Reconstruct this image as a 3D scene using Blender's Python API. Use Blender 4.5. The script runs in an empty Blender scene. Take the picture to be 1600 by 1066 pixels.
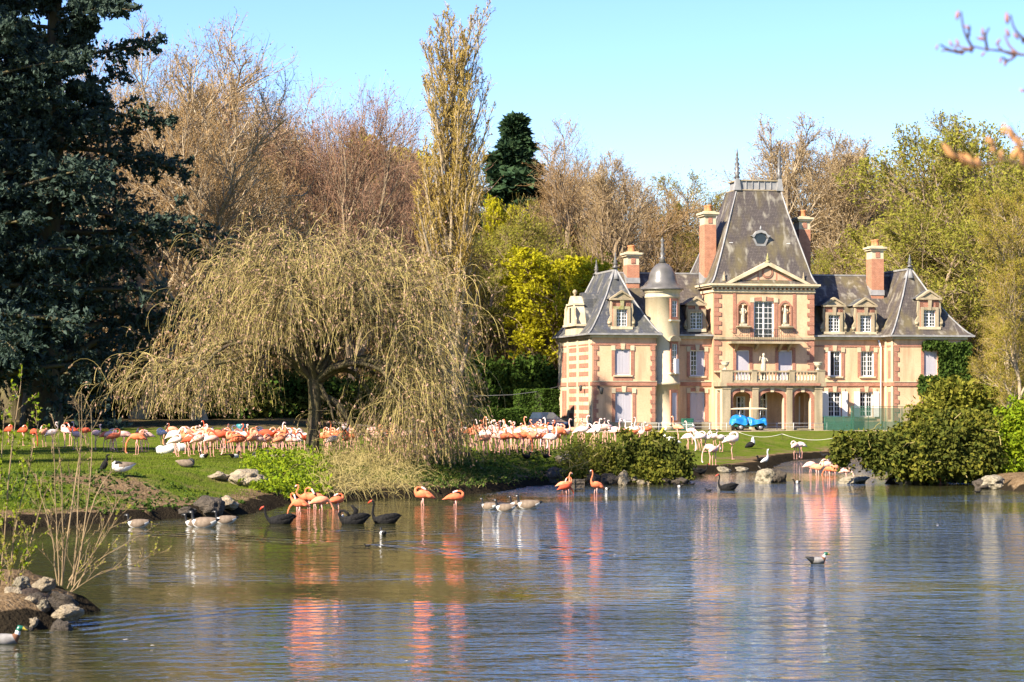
import bpy, math, random
import numpy as np
from mathutils import Vector, Matrix, noise as mnoise
R = math.radians
C = bpy.context.scene.collection
S = bpy.context.scene
# ------------------------------------------------------------------ camera, sky, sun, exposure
F, HZ, CZ = 3600.0, 625.0, 3.6           # focal length in photo pixels, horizon row, eye height
cd = bpy.data.cameras.new('camera'); cam = bpy.data.objects.new('camera', cd); C.objects.link(cam)
cam.location = (0, 0, CZ); cam.rotation_euler = (R(90), 0, 0)
cd.sensor_width = 36; cd.lens = 36 * F / 1600; cd.shift_y = (HZ - 533) / 1600
cd.clip_start = 0.3; cd.clip_end = 6000
cd.dof.use_dof = True; cd.dof.focus_distance = 118; cd.dof.aperture_fstop = 5.0
S.camera = cam
SUN_AZ, SUN_EL = 46.0, 37.0              # degrees left of the direction behind the camera; height
sd = Vector((-math.sin(R(SUN_AZ)) * math.cos(R(SUN_EL)), -math.cos(R(SUN_AZ)) * math.cos(R(SUN_EL)), math.sin(R(SUN_EL))))
sl = bpy.data.lights.new('sun', 'SUN'); so = bpy.data.objects.new('sun', sl); C.objects.link(so)
sl.energy = 5.0; sl.angle = R(0.53); sl.color = (1.0, 0.90, 0.74)
so.rotation_euler = sd.to_track_quat('Z', 'Y').to_euler(); so.location = (-60, -40, 60)
w = bpy.data.worlds.new('World'); S.world = w; w.use_nodes = True
nt = w.node_tree; bg = nt.nodes['Background']
sk = nt.nodes.new('ShaderNodeTexSky'); sk.sky_type = 'NISHITA'; sk.sun_disc = False
sk.sun_elevation = R(SUN_EL); sk.sun_rotation = math.atan2(sd.x, sd.y)
sk.air_density = 1.0; sk.dust_density = 0.25; sk.ozone_density = 4.0; sk.altitude = 100
hs = nt.nodes.new('ShaderNodeHueSaturation'); hs.inputs['Saturation'].default_value = 1.2; hs.inputs['Hue'].default_value = 0.518
nt.links.new(sk.outputs[0], hs.inputs['Color']); nt.links.new(hs.outputs[0], bg.inputs[0])
bg.inputs[1].default_value = 0.088
S.view_settings.view_transform = 'Standard'; S.view_settings.look = 'None'
S.view_settings.exposure = 1.62; S.view_settings.gamma = 1.0
S.render.engine = 'CYCLES'
S.cycles.use_denoising = True
S.cycles.max_bounces = 6; S.cycles.diffuse_bounces = 3; S.cycles.glossy_bounces = 3; S.cycles.transmission_bounces = 3
S.cycles.transparent_max_bounces = 4; S.cycles.caustics_reflective = False; S.cycles.caustics_refractive = False

# ------------------------------------------------------------------ helpers
def at(px, py, Y):
    return Vector(((px - 800) * Y / F, Y, CZ + (HZ - py) * Y / F))
def X_at(px, Y): return (px - 800) * Y / F

MATS = {}
def M(name, col, col2=None, scale=4.0, rough=0.85, bump=0.0, bscale=None, island=False, transl=0.0, spec=0.3, stretch=(1, 1, 1), metal=0.0, detail=4):
    if name in MATS: return MATS[name]
    m = bpy.data.materials.new(name); m.use_nodes = True; MATS[name] = m
    n = m.node_tree.nodes; l = m.node_tree.links; b = n['Principled BSDF']
    b.inputs['Base Color'].default_value = (*col, 1); b.inputs['Roughness'].default_value = rough
    b.inputs['Specular IOR Level'].default_value = min(spec, 0.04) if island else spec; b.inputs['Metallic'].default_value = metal
    cs = None
    if col2 is not None or bump:
        tc = n.new('ShaderNodeTexCoord'); mp = n.new('ShaderNodeMapping'); mp.inputs['Scale'].default_value = stretch
        l.new(tc.outputs['Object'], mp.inputs[0])
        nz = n.new('ShaderNodeTexNoise'); nz.inputs['Scale'].default_value = scale; nz.inputs['Detail'].default_value = detail
        l.new(mp.outputs[0], nz.inputs['Vector'])
    if col2 is not None:
        mx = n.new('ShaderNodeMix'); mx.data_type = 'RGBA'
        mx.inputs[6].default_value = (*col, 1); mx.inputs[7].default_value = (*col2, 1)
        if island:
            g = n.new('ShaderNodeNewGeometry'); l.new(g.outputs['Random Per Island'], mx.inputs[0])
        else:
            cr = n.new('ShaderNodeMapRange'); cr.inputs[1].default_value = 0.33; cr.inputs[2].default_value = 0.67
            l.new(nz.outputs[0], cr.inputs[0]); l.new(cr.outputs[0], mx.inputs[0])
        l.new(mx.outputs[2], b.inputs['Base Color']); cs = mx.outputs[2]
    if bump:
        n2 = n.new('ShaderNodeTexNoise'); n2.inputs['Scale'].default_value = bscale or scale * 3; n2.inputs['Detail'].default_value = 5
        l.new(mp.outputs[0], n2.inputs['Vector'])
        bp = n.new('ShaderNodeBump'); bp.inputs['Strength'].default_value = bump; bp.inputs['Distance'].default_value = 0.1
        l.new(n2.outputs[0], bp.inputs['Height']); l.new(bp.outputs[0], b.inputs['Normal'])
    if transl:
        t = n.new('ShaderNodeBsdfTranslucent'); ms = n.new('ShaderNodeMixShader'); ms.inputs[0].default_value = transl
        t.inputs[0].default_value = (*col, 1)
        if cs: l.new(cs, t.inputs[0])
        l.new(b.outputs[0], ms.inputs[1]); l.new(t.outputs[0], ms.inputs[2]); l.new(ms.outputs[0], n['Material Output'].inputs[0])
    return m

def tag(o, label=None, cat=None, group=None, kind=None):
    if label: o['label'] = label
    if cat: o['category'] = cat
    if group: o['group'] = group
    if kind: o['kind'] = kind
    return o
def empty(name, loc=(0, 0, 0), rz=0.0, parent=None):
    o = bpy.data.objects.new(name, None); C.objects.link(o); o.location = loc; o.rotation_euler = (0, 0, rz); o.parent = parent
    o.empty_display_size = 0.3
    return o
def link(name, me, parent=None):
    o = bpy.data.objects.new(name, me); C.objects.link(o); o.parent = parent
    return o
def np_mesh(name, V, polys, mats, smooth=False):
    """polys: list of (faces array (n,k), material index or array)"""
    me = bpy.data.meshes.new(name)
    V = np.asarray(V, dtype=np.float32).reshape(-1, 3)
    me.vertices.add(len(V)); me.vertices.foreach_set('co', V.ravel())
    polys = [(np.asarray(f, dtype=np.int32), m) for f, m in polys if len(f)]
    li = np.concatenate([f.ravel() for f, m in polys])
    tot = np.concatenate([np.full(len(f), f.shape[1], dtype=np.int32) for f, m in polys])
    st = np.concatenate([[0], np.cumsum(tot)[:-1]]).astype(np.int32)
    mi = np.concatenate([np.broadcast_to(np.asarray(m, dtype=np.int32), (len(f),)) for f, m in polys])
    me.loops.add(len(li)); me.loops.foreach_set('vertex_index', li)
    me.polygons.add(len(tot)); me.polygons.foreach_set('loop_start', st); me.polygons.foreach_set('loop_total', tot)
    for m in (mats if isinstance(mats, (list, tuple)) else [mats]): me.materials.append(m)
    me.polygons.foreach_set('material_index', mi)
    if smooth: me.polygons.foreach_set('use_smooth', np.ones(len(tot), dtype=bool))
    me.update(calc_edges=True); me.validate()
    return me

class MB:
    """collects boxes, prisms, tubes, lathes; build() links them as ONE mesh object"""
    def __init__(s): s.v = []; s.f = []; s.m = []; s.i = 0; s.sm = []
    def mat(s, i): s.i = i; return s
    def add(s, vs, fs, smooth=False):
        k = len(s.v); s.v += [tuple(p) for p in vs]
        for f in fs: s.f.append([k + a for a in f]); s.m.append(s.i); s.sm.append(smooth)
        return s
    def box(s, x0, x1, y0, y1, z0, z1):
        return s.add([(x0, y0, z0), (x1, y0, z0), (x1, y1, z0), (x0, y1, z0), (x0, y0, z1), (x1, y0, z1), (x1, y1, z1), (x0, y1, z1)],
                     [(0, 3, 2, 1), (4, 5, 6, 7), (0, 1, 5, 4), (1, 2, 6, 5), (2, 3, 7, 6), (3, 0, 4, 7)])
    def cbox(s, c, d): return s.box(c[0] - d[0] / 2, c[0] + d[0] / 2, c[1] - d[1] / 2, c[1] + d[1] / 2, c[2] - d[2] / 2, c[2] + d[2] / 2)
    def prism(s, poly, y0, y1):
        """poly of (x, z), extruded along y"""
        n = len(poly)
        vs = [(x, y0, z) for x, z in poly] + [(x, y1, z) for x, z in poly]
        return s.add(vs, [tuple(range(n)), tuple(range(2 * n - 1, n - 1, -1))] + [(i, i + n, (i + 1) % n + n, (i + 1) % n) for i in range(n)])
    def prismx(s, poly, x0, x1):
        n = len(poly)
        vs = [(x0, y, z) for y, z in poly] + [(x1, y, z) for y, z in poly]
        return s.add(vs, [tuple(range(n)), tuple(range(2 * n - 1, n - 1, -1))] + [(i, i + n, (i + 1) % n + n, (i + 1) % n) for i in range(n)])
    def lathe(s, prof, c=(0, 0, 0), n=12):
        vs = []; fs = []
        for r, z in prof:
            for k in range(n):
                a = 2 * math.pi * k / n; vs.append((c[0] + r * math.cos(a), c[1] + r * math.sin(a), c[2] + z))
        for i in range(len(prof) - 1):
            for k in range(n): fs.append((i * n + k, i * n + (k + 1) % n, (i + 1) * n + (k + 1) % n, (i + 1) * n + k))
        fs.append(tuple(range(n - 1, -1, -1))); fs.append(tuple((len(prof) - 1) * n + k for k in range(n)))
        return s.add(vs, fs, True)
    def tube(s, pts, rad, n=6):
        pts = [Vector(p) for p in pts]; rad = rad if isinstance(rad, (list, tuple)) else [rad] * len(pts)
        vs = []; fs = []
        for i, p in enumerate(pts):
            t = (pts[min(i + 1, len(pts) - 1)] - pts[max(i - 1, 0)]).normalized()
            ref = Vector((0, 0, 1)) if abs(t.z) < 0.9 else Vector((1, 0, 0))
            a = t.cross(ref).normalized(); b = t.cross(a)
            for k in range(n):
                q = 2 * math.pi * k / n; vs.append(p + (a * math.cos(q) + b * math.sin(q)) * rad[i])
        for i in range(len(pts) - 1):
            for k in range(n): fs.append((i * n + k, i * n + (k + 1) % n, (i + 1) * n + (k + 1) % n, (i + 1) * n + k))
        fs.append(tuple(range(n - 1, -1, -1))); fs.append(tuple((len(pts) - 1) * n + k for k in range(n)))
        return s.add(vs, fs, True)
    def loft(s, rings, n=10, mats=None, wmat=None):
        """rings (x, y, z, ry, rz): ellipses along a path that stays near the x-z plane; one continuous skin"""
        P = [Vector(r[:3]) for r in rings]; vs = []; k0 = len(s.v)
        for i, r in enumerate(rings):
            t = (P[min(i + 1, len(P) - 1)] - P[max(i - 1, 0)]).normalized()
            sd_ = Vector((0, 1, 0)); nr = sd_.cross(t).normalized() * -1; sd2 = nr.cross(t).normalized()
            for k in range(n):
                a = 2 * math.pi * k / n; vs.append(P[i] + sd2 * (math.cos(a) * r[3]) + nr * (math.sin(a) * r[4]))
        fs = []; ms = []
        for i in range(len(rings) - 1):
            for k in range(n):
                fs.append((i * n + k, i * n + (k + 1) % n, (i + 1) * n + (k + 1) % n, (i + 1) * n + k)); ms.append((mats(i, math.sin(2 * math.pi * (k + .5) / n)) if callable(mats) else mats[i]) if mats else s.i)
        fs.append(tuple(range(n - 1, -1, -1))); ms.append((mats(0, 1) if callable(mats) else mats[0]) if mats else s.i)
        fs.append(tuple((len(rings) - 1) * n + k for k in range(n))); ms.append((mats(len(rings) - 2, 1) if callable(mats) else mats[-1]) if mats else s.i)
        s.v += [tuple(p) for p in vs]
        for f, m in zip(fs, ms): s.f.append([k0 + a for a in f]); s.m.append(m); s.sm.append(True)
        return s
    def mesh(s, name, mats):
        me = bpy.data.meshes.new(name); me.from_pydata(s.v, [], s.f)
        for m in (mats if isinstance(mats, (list, tuple)) else [mats]): me.materials.append(m)
        me.polygons.foreach_set('material_index', s.m); me.polygons.foreach_set('use_smooth', s.sm); me.update()
        return me
    def build(s, name, mats, parent=None): return link(name, s.mesh(name, mats), parent)

def copy_tree(o, parent=None):
    c = o.copy(); C.objects.link(c); c.parent = parent
    for ch in list(o.children): copy_tree(ch, c)
    return c

def fix_normals(me):
    import bmesh
    bm = bmesh.new(); bm.from_mesh(me); bmesh.ops.recalc_face_normals(bm, faces=bm.faces); bm.to_mesh(me); bm.free()

# ------------------------------------------------------------------ ground
def shore_pt(px, py): 
    Y = CZ * F / (py - HZ); return (X_at(px, Y), Y)
SHORE = [(-60, 34), (-34, 50)] + [shore_pt(*p) for p in [(-120, 838), (0, 832), (70, 824), (130, 820), (200, 817), (260, 811), (330, 807), (385, 803), (425, 796), (442, 787), (490, 785), (540, 783), (590, 779), (640, 776), (700, 775),
        (745, 771), (790, 766), (830, 760), (868, 756), (905, 757), (960, 757), (1020, 757), (1066, 756), (1080, 748), (1090, 741), (1115, 738), (1150, 738), (1180, 736), (1205, 731), (1215, 724), (1240, 719), (1280, 716), (1320, 714), (1360, 713), (1500, 714), (1700, 716)]] + [(70, 140), (78, 40)]
LAKE = SHORE + [(70, 12), (-60, 12)]
ISLE = [shore_pt(*p) for p in [(1392, 757), (1440, 757), (1470, 753), (1530, 755), (1556, 764), (1600, 768), (1720, 772), (1760, 752), (1720, 738), (1560, 735), (1440, 735), (1400, 742)]]
ROOT = [shore_pt(*p) for p in [(-70, 985), (-10, 990), (60, 985), (100, 975), (112, 955), (104, 938), (60, 930), (-20, 925), (-90, 940)]]
def poly_sd(x, y, poly):
    """signed distance, + inside"""
    d = np.full(x.shape, 1e9); ins = np.zeros(x.shape, bool); n = len(poly)
    for i in range(n):
        ax, ay = poly[i]; bx, by = poly[(i + 1) % n]
        ex, ey = bx - ax, by - ay; L = ex * ex + ey * ey + 1e-12
        t = np.clip(((x - ax) * ex + (y - ay) * ey) / L, 0, 1)
        d = np.minimum(d, np.hypot(x - ax - t * ex, y - ay - t * ey))
        if ay != by:
            c = ((ay > y) != (by > y)) & (x < (bx - ax) * (y - ay) / (by - ay) + ax)
            ins ^= c
    return np.where(ins, d, -d)
def sm(t): t = np.clip(t, 0, 1); return t * t * (3 - 2 * t)
def wav(x, y, f, ph=0.0):
    return (np.sin(x * f + ph + 1.3 * np.sin(y * f * 0.7 + ph)) + np.sin(y * f * 1.13 + 2.1 * ph + 1.7 * np.sin(x * f * 0.61))) * 0.5
def lawn_z(x, y):
    z = np.interp(y, [0, 20, 60, 80, 125, 175, 204, 214, 230, 270, 320, 400, 550, 900], [1.9, 1.6, 1.0, 1.2, 1.2, 1.1, 1.12, 2.2, 4.4, 8.7, 14, 24, 36, 44])
    z = z + sm((y - 112) / 55) * sm((-x - 6) / 12) * 1.0
    z = z + 0.28 * np.exp(-(((x + 12.3) / 3.2) ** 2 + ((y - 73) / 2.2) ** 2))
    z = z - 0.62 * sm((x - 4) / 6) * sm((150 - y) / 25) * sm((y - 70) / 20)
    return z + 0.05 * wav(x, y, 0.55) + 0.03 * wav(x, y, 1.7, 2)
def ground_parts(x, y):
    x = np.asarray(x, float); y = np.asarray(y, float)
    jx = x + 0.25 * wav(x, y, 2.3, 1) + 0.12 * wav(x, y, 6.1, 3); jy = y + 0.3 * wav(y, x, 2.1, 4) + 0.14 * wav(y, x, 5.3, 2)
    dl = -poly_sd(jx, jy, LAKE)                      # + on land
    di = np.maximum(poly_sd(jx, jy, ISLE), poly_sd(jx, jy, ROOT))
    return dl, di
def ground(x, y, full=False):
    dl, di = ground_parts(x, y); x = np.asarray(x, float); y = np.asarray(y, float)
    zl = lawn_z(x, y); steep = np.where(x > 7, 8.0, 5.0)
    z1 = 0.30 * sm((dl + 0.12) / 0.4) + (zl - 0.30) * sm(dl / steep)
    z2 = 0.35 * sm((di + 0.1) / 0.35) + 0.2 * sm(di / 1.0)
    bed = -1.2 * sm(-np.maximum(dl, di) / 5.0) - 0.12
    z = np.where(dl > -0.12, z1, np.where(di > -0.1, z2, bed))
    return (z, dl, di) if full else z
def gz(x, y): return float(ground(np.array([x]), np.array([y]))[0])

def axis(segs):
    out = []
    for a, b, st in segs: out += list(np.arange(a, b, st))
    return np.array(out + [segs[-1][1]])
gx = axis([(-900, -300, 60), (-300, -100, 14), (-100, -44, 3.5), (-44, -24, 1.0), (-24, 36, 0.38), (36, 60, 1.2), (60, 120, 4), (120, 320, 14), (320, 900, 60)])
gy = axis([(-60, 12, 6), (12, 28, 1.2), (28, 42, 0.4), (42, 56, 1.2), (56, 100, 0.38), (100, 150, 0.7), (150, 225, 2.0), (225, 420, 5), (420, 1500, 45)])
GX, GY = np.meshgrid(gx, gy); gZ, gDL, gDI = ground(GX.ravel(), GY.ravel(), True)
nx, ny = len(gx), len(gy)
ii = (np.arange(ny - 1)[:, None] * nx + np.arange(nx - 1)[None, :]).ravel()
# every cell stays: the pond bed under the water belongs to the same sheet
gm = bpy.data.materials.new('lawn_soil_and_litter'); gm.use_nodes = True
n = gm.node_tree.nodes; l = gm.node_tree.links; b = n['Principled BSDF']; b.inputs['Roughness'].default_value = 1.0; b.inputs['Specular IOR Level'].default_value = 0.0
tc = n.new('ShaderNodeTexCoord')
def tex(scale, detail=5, st=(1, 1, 1)):
    mp = n.new('ShaderNodeMapping'); mp.inputs['Scale'].default_value = st; l.new(tc.outputs['Object'], mp.inputs[0])
    z = n.new('ShaderNodeTexNoise'); z.inputs['Scale'].default_value = scale; z.inputs['Detail'].default_value = detail; l.new(mp.outputs[0], z.inputs['Vector']); return z.outputs[0]
def mixc(f, a, bb):
    m = n.new('ShaderNodeMix'); m.data_type = 'RGBA'; l.new(f, m.inputs[0])
    for i, q in ((6, a), (7, bb)):
        if isinstance(q, tuple): m.inputs[i].default_value = (*q, 1)
        else: l.new(q, m.inputs[i])
    return m.outputs[2]
def rng_(v, a, bb):
    m = n.new('ShaderNodeMapRange'); l.new(v, m.inputs[0]); m.inputs[1].default_value = a; m.inputs[2].default_value = bb; return m.outputs[0]
def addm(a, bb, op='ADD'):
    m = n.new('ShaderNodeMath'); m.operation = op
    for i, q in ((0, a), (1, bb)):
        if isinstance(q, (int, float)): m.inputs[i].default_value = q
        else: l.new(q, m.inputs[i])
    return m.outputs[0]
at_m = n.new('ShaderNodeAttribute'); at_m.attribute_name = 'mud'; at_w = n.new('ShaderNodeAttribute'); at_w.attribute_name = 'wood'
grass = mixc(rng_(tex(0.35), 0.35, 0.65), (0.078, 0.112, 0.010), (0.118, 0.138, 0.018))
grass = mixc(rng_(tex(7.0, 6), 0.45, 0.75), grass, (0.036, 0.070, 0.010))
grass = mixc(rng_(tex(1.3, 6), 0.50, 0.74), grass, (0.135, 0.115, 0.04))
grass = mixc(rng_(tex(0.22, 5), 0.54, 0.66), grass, (0.115, 0.12, 0.025))
mud = mixc(rng_(tex(1.8), 0.35, 0.7), (0.175, 0.115, 0.060), (0.085, 0.055, 0.030))
mud = mixc(rng_(tex(9.0), 0.5, 0.8), mud, (0.26, 0.19, 0.115))
lit = mixc(rng_(tex(0.6), 0.35, 0.7), (0.13, 0.085, 0.045), (0.07, 0.075, 0.025))
f1 = rng_(addm(at_m.outputs['Fac'], addm(tex(1.1), addm(tex(4.0), 0.35, 'MULTIPLY'))), 0.95, 1.15)
f2 = rng_(addm(at_w.outputs['Fac'], addm(tex(0.5), 0.7, 'MULTIPLY')), 0.75, 0.95)
at_e = n.new('ShaderNodeAttribute'); at_e.attribute_name = 'wet'
f3 = rng_(addm(at_e.outputs['Fac'], addm(tex(2.6, 5), 0.8, 'MULTIPLY')), 0.82, 1.0)
l.new(mixc(f3, mixc(f1, mixc(f2, grass, lit), mud), (0.022, 0.017, 0.011)), b.inputs['Base Color'])
bp = n.new('ShaderNodeBump'); bp.inputs['Strength'].default_value = 0.7; bp.inputs['Distance'].default_value = 0.12
l.new(addm(tex(14, 6), tex(3.0, 4)), bp.inputs['Height']); l.new(bp.outputs[0], b.inputs['Normal'])
me = np_mesh('ground', np.stack([GX.ravel(), GY.ravel(), gZ], 1), [(np.stack([ii, ii + 1, ii + nx + 1, ii + nx], 1), 0)], [gm], True)
gxr, gyr = GX.ravel(), GY.ravel()
dmax = np.maximum(gDL, gDI)
mudv = 0.9 - sm((dmax - 0.9) / 1.0) * 0.9
mudv = np.maximum(mudv, 0.75 * np.exp(-(((gxr + 12.4) / 2.6) ** 2 + ((gyr - 71.9) / 1.5) ** 2)))
mudv = np.maximum(mudv, 0.55 * np.exp(-(((gxr - 13.8) / 3.5) ** 2 + ((gyr - 128) / 5.0) ** 2)))
mudv = np.maximum(mudv, 0.9 * (gDI > -0.3))
mudv = np.maximum(mudv, 0.33 * np.exp(-((gyr - 107) / 9.0) ** 2) * (gxr < 8) * (0.6 + 0.4 * wav(gxr, gyr, 0.9)))
mudv = np.maximum(mudv, 0.42 * np.exp(-((dmax - 2.0) / 1.4) ** 2) * (0.5 + 0.5 * wav(gxr, gyr, 1.3, 5)))
woodv = np.maximum(sm((gyr - 196) / 14), sm((gyr - 138) / 12) * sm((-gxr - 9) / 6) * (0.75))
wetv = np.where(gZ < 0.33, 1.0, 0.0) * (dmax < 1.0)
for nm, arr in (('mud', mudv), ('wood', woodv), ('wet', wetv)):
    a = me.attributes.new(nm, 'FLOAT', 'POINT'); a.data.foreach_set('value', arr.astype(np.float32))
tag(link('ground', me), 'grassy lawn with muddy banks rising to a wooded slope', kind='structure')

# ------------------------------------------------------------------ water
wm = bpy.data.materials.new('pond_water'); wm.use_nodes = True
n = wm.node_tree.nodes; l = wm.node_tree.links; b = n['Principled BSDF']
b.inputs['Base Color'].default_value = (0.036, 0.036, 0.013, 1); b.inputs['Roughness'].default_value = 0.03; b.inputs['IOR'].default_value = 2.0
b.inputs['Specular IOR Level'].default_value = 0.5
tc = n.new('ShaderNodeTexCoord')
rip = addm(addm(tex(0.9, 3, (0.6, 1.35, 1)), 0.32, 'MULTIPLY'), addm(addm(tex(2.6, 3, (0.7, 1.3, 1)), 0.17, 'MULTIPLY'), addm(tex(7.5, 2, (0.8, 1.3, 1)), 0.045, 'MULTIPLY')))
amp = addm(addm(rng_(tex(0.050, 3, (0.5, 1.0, 1)), 0.42, 0.60), 1.15, 'MULTIPLY'), 0.20)
bp = n.new('ShaderNodeBump'); bp.inputs['Strength'].default_value = 1.0
l.new(rip, bp.inputs['Height']); ruf = n.new('ShaderNodeAttribute'); ruf.attribute_name = 'ruffle'
l.new(addm(addm(amp, ruf.outputs['Fac'], 'MULTIPLY'), 0.50, 'MULTIPLY'), bp.inputs['Distance']); l.new(bp.outputs[0], b.inputs['Normal'])
wx = axis([(-90, -24, 6), (-24, 28, 0.26), (28, 110, 8)]); wy = axis([(8, 26, 3), (26, 60, 0.24), (60, 104, 0.45), (104, 160, 7)])
WXg, WYg = np.meshgrid(wx, wy); wxr, wyr = WXg.ravel(), WYg.ravel()
wk = np.zeros(len(wxr)); calm = np.zeros(len(wxr))
def wake_line(pts, wid, amp_, lam):
    """ripples that run along both sides of a swimmer's track, pts in photo pixels on the water"""
    global wk, calm
    P_ = [((px - 800) * (CZ * F / (py - HZ)) / F, CZ * F / (py - HZ)) for px, py in pts]
    for (ax, ay), (bx, by) in zip(P_, P_[1:]):
        ex, ey = bx - ax, by - ay; L = math.hypot(ex, ey); t = ((wxr - ax) * ex + (wyr - ay) * ey) / L; s_ = ((wxr - ax) * -ey + (wyr - ay) * ex) / L
        m = np.exp(-(s_ / wid) ** 2) * (t > -0.3) * (t < L + 0.3)
        wk += m * amp_ * np.sin(s_ * 6.283 / lam); calm = np.maximum(calm, m)
wake_line([(600, 852), (760, 868), (900, 872), (1080, 874), (1180, 880), (1270, 883)], 0.9, 0.030, 0.75); wake_line([(620, 846), (760, 850), (880, 856), (1000, 872)], 0.8, 0.028, 0.7)
wake_line([(1600, 1052), (1480, 1008), (1360, 970), (1220, 948), (1060, 940)], 0.7, 0.022, 0.6); wake_line([(120, 985), (260, 968), (400, 955), (640, 948), (760, 952)], 0.8, 0.022, 0.6)
wake_line([(480, 848), (330, 838), (215, 832)], 0.8, 0.020, 0.7); wake_line([(860, 800), (960, 806), (1140, 810), (1420, 812)], 1.2, 0.030, 1.0); wake_line([(440, 824), (540, 830), (700, 834)], 0.9, 0.022, 0.7)
wake_line([(860, 790), (780, 800), (700, 804)], 0.9, 0.022, 0.7); wake_line([(1140, 768), (1230, 771), (1330, 772)], 1.1, 0.026, 0.9)
jj = (np.arange(len(wy) - 1)[:, None] * len(wx) + np.arange(len(wx) - 1)[None, :]).ravel()
wme = np_mesh('water', np.stack([wxr, wyr, np.zeros(len(wxr))], 1), [(np.stack([jj, jj + 1, jj + len(wx) + 1, jj + len(wx)], 1), 0)], [wm], True)
# breeze: ruffled towards the open middle, lee of the left bank calm
ruffle = 0.46 + 0.95 * sm((wxr + 2.0 + 0.10 * (wyr - 60)) / 9) * (0.55 + 0.45 * sm((104 - wyr) / 20)) + 0.55 * np.exp(-((wyr - 37.5) / 2.6) ** 2) * sm((wxr + 7) / 3) + 0.18 * wav(wxr, wyr, 0.30) + 0.10 * wav(wxr, wyr, 0.8, 2)
ar_ = wme.attributes.new('ruffle', 'FLOAT', 'POINT'); ar_.data.foreach_set('value', np.clip(ruffle, 0.15, 1.5).astype(np.float32))
at_ = wme.attributes.new('wake', 'FLOAT', 'POINT'); at_.data.foreach_set('value', wk.astype(np.float32))
wa = n.new('ShaderNodeAttribute'); wa.attribute_name = 'wake'; b2 = n.new('ShaderNodeBump'); b2.inputs['Distance'].default_value = 1.0
l.new(wa.outputs['Fac'], b2.inputs['Height']); l.new(bp.outputs[0], b2.inputs['Normal']); l.new(b2.outputs[0], b.inputs['Normal'])
tag(link('water', wme), 'rippled green brown pond water reflecting sky and trees', kind='structure')
# ------------------------------------------------------------------ plants: vectorised branches and leaves
def unit(v): return v / (np.linalg.norm(v, axis=-1, keepdims=True) + 1e-9)
def grow(rng, P, Rr, nch, t0, t1, ang, ln, k, up=0.0, wig=0.15, rr=0.5, tip=0.25, lenshape=0.5, angj=0.25, droop=0.0, expl=None):
    """children of the branches P (m, K, 3): nch each, born between t0 and t1 of the parent"""
    m, K, _ = P.shape
    pl = np.linalg.norm(np.diff(P, axis=1), axis=2).sum(1)
    t = t0 + (t1 - t0) * (np.arange(nch)[None, :] + rng.random((m, nch))) / nch
    fi = t * (K - 1); i0 = np.clip(fi.astype(int), 0, K - 2); fr = (fi - i0)[..., None]
    pi = np.arange(m)[:, None]
    a = P[pi, i0]; bb = P[pi, i0 + 1]
    pos = (a * (1 - fr) + bb * fr).reshape(-1, 3); tan = unit(bb - a).reshape(-1, 3)
    r = (Rr[pi, i0] * (1 - fr[..., 0]) + Rr[pi, i0 + 1] * fr[..., 0]).reshape(-1)
    N = len(pos)
    ref = unit(rng.normal(size=(N, 3))); per = unit(np.cross(tan, ref))
    if m == 1 or nch > 5:                                      # golden angle round thick parents
        az = (np.arange(nch)[None, :] * 2.4 + rng.random((m, 1)) * 6.28 + rng.normal(size=(m, nch)) * 0.35).reshape(-1)
        z = np.where(np.abs(tan[:, 2:3]) > 0.9, np.array([[1., 0, 0]]), np.array([[0., 0, 1]]))
        e1 = unit(np.cross(tan, z)); e2 = np.cross(tan, e1)
        per = e1 * np.cos(az)[:, None] + e2 * np.sin(az)[:, None]
    A = ang * (1 + angj * rng.normal(size=N))
    d = unit(tan * np.cos(A)[:, None] + per * np.sin(A)[:, None])
    tt = (t.reshape(-1) - t0) / max(t1 - t0, 1e-6)
    L = (expl if expl is not None else np.repeat(pl, nch) * ln) * (1 - lenshape * tt) * (0.7 + 0.6 * rng.random(N))
    out = np.zeros((N, k, 3)); out[:, 0] = pos; p = pos.copy()
    for i in range(1, k):
        d = unit(d + np.array([0, 0, 1.0]) * (up / k) + rng.normal(size=(N, 3)) * wig - np.array([0, 0, 1.0]) * (droop * i / k / k))
        p = p + d * (L / (k - 1))[:, None]; out[:, i] = p
    r0 = np.maximum(r * rr, 0.004)
    RR = r0[:, None] * np.linspace(1, tip, k)[None, :]
    return out, RR
def tubes(P, Rr, sides, off=0):
    n, k, _ = P.shape
    T = unit(np.gradient(P, axis=1))
    ref = np.where(np.abs(T[:, :1, 2:3]) > 0.85, np.array([1., 0, 0]), np.array([0., 0, 1.]))
    A = unit(np.cross(T, np.broadcast_to(ref, T.shape))); B = np.cross(T, A)
    q = 2 * np.pi * np.arange(sides) / sides
    V = P[:, :, None, :] + (A[:, :, None, :] * np.cos(q)[None, None, :, None] + B[:, :, None, :] * np.sin(q)[None, None, :, None]) * Rr[:, :, None, None]
    base = (np.arange(n)[:, None, None] * k + np.arange(k - 1)[None, :, None]) * sides
    j = np.arange(sides)[None, None, :]; j2 = (j + 1) % sides
    Fc = np.stack([base + j, base + j2, base + sides + j2, base + sides + j], -1).reshape(-1, 4) + off
    return V.reshape(-1, 3), Fc
def ribbons(rng, P, Rr, off=0):
    """flat twigs: a strip along each path, turned at random"""
    n, k, _ = P.shape
    T = unit(np.gradient(P, axis=1)); A = unit(np.cross(T, unit(rng.normal(size=(n, 1, 3)))))
    V = np.stack([P - A * Rr[..., None], P + A * Rr[..., None]], 2).reshape(-1, 3)
    base = (np.arange(n)[:, None] * k + np.arange(k - 1)[None, :]) * 2
    return V, np.stack([base, base + 1, base + 3, base + 2], -1).reshape(-1, 4) + off
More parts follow.
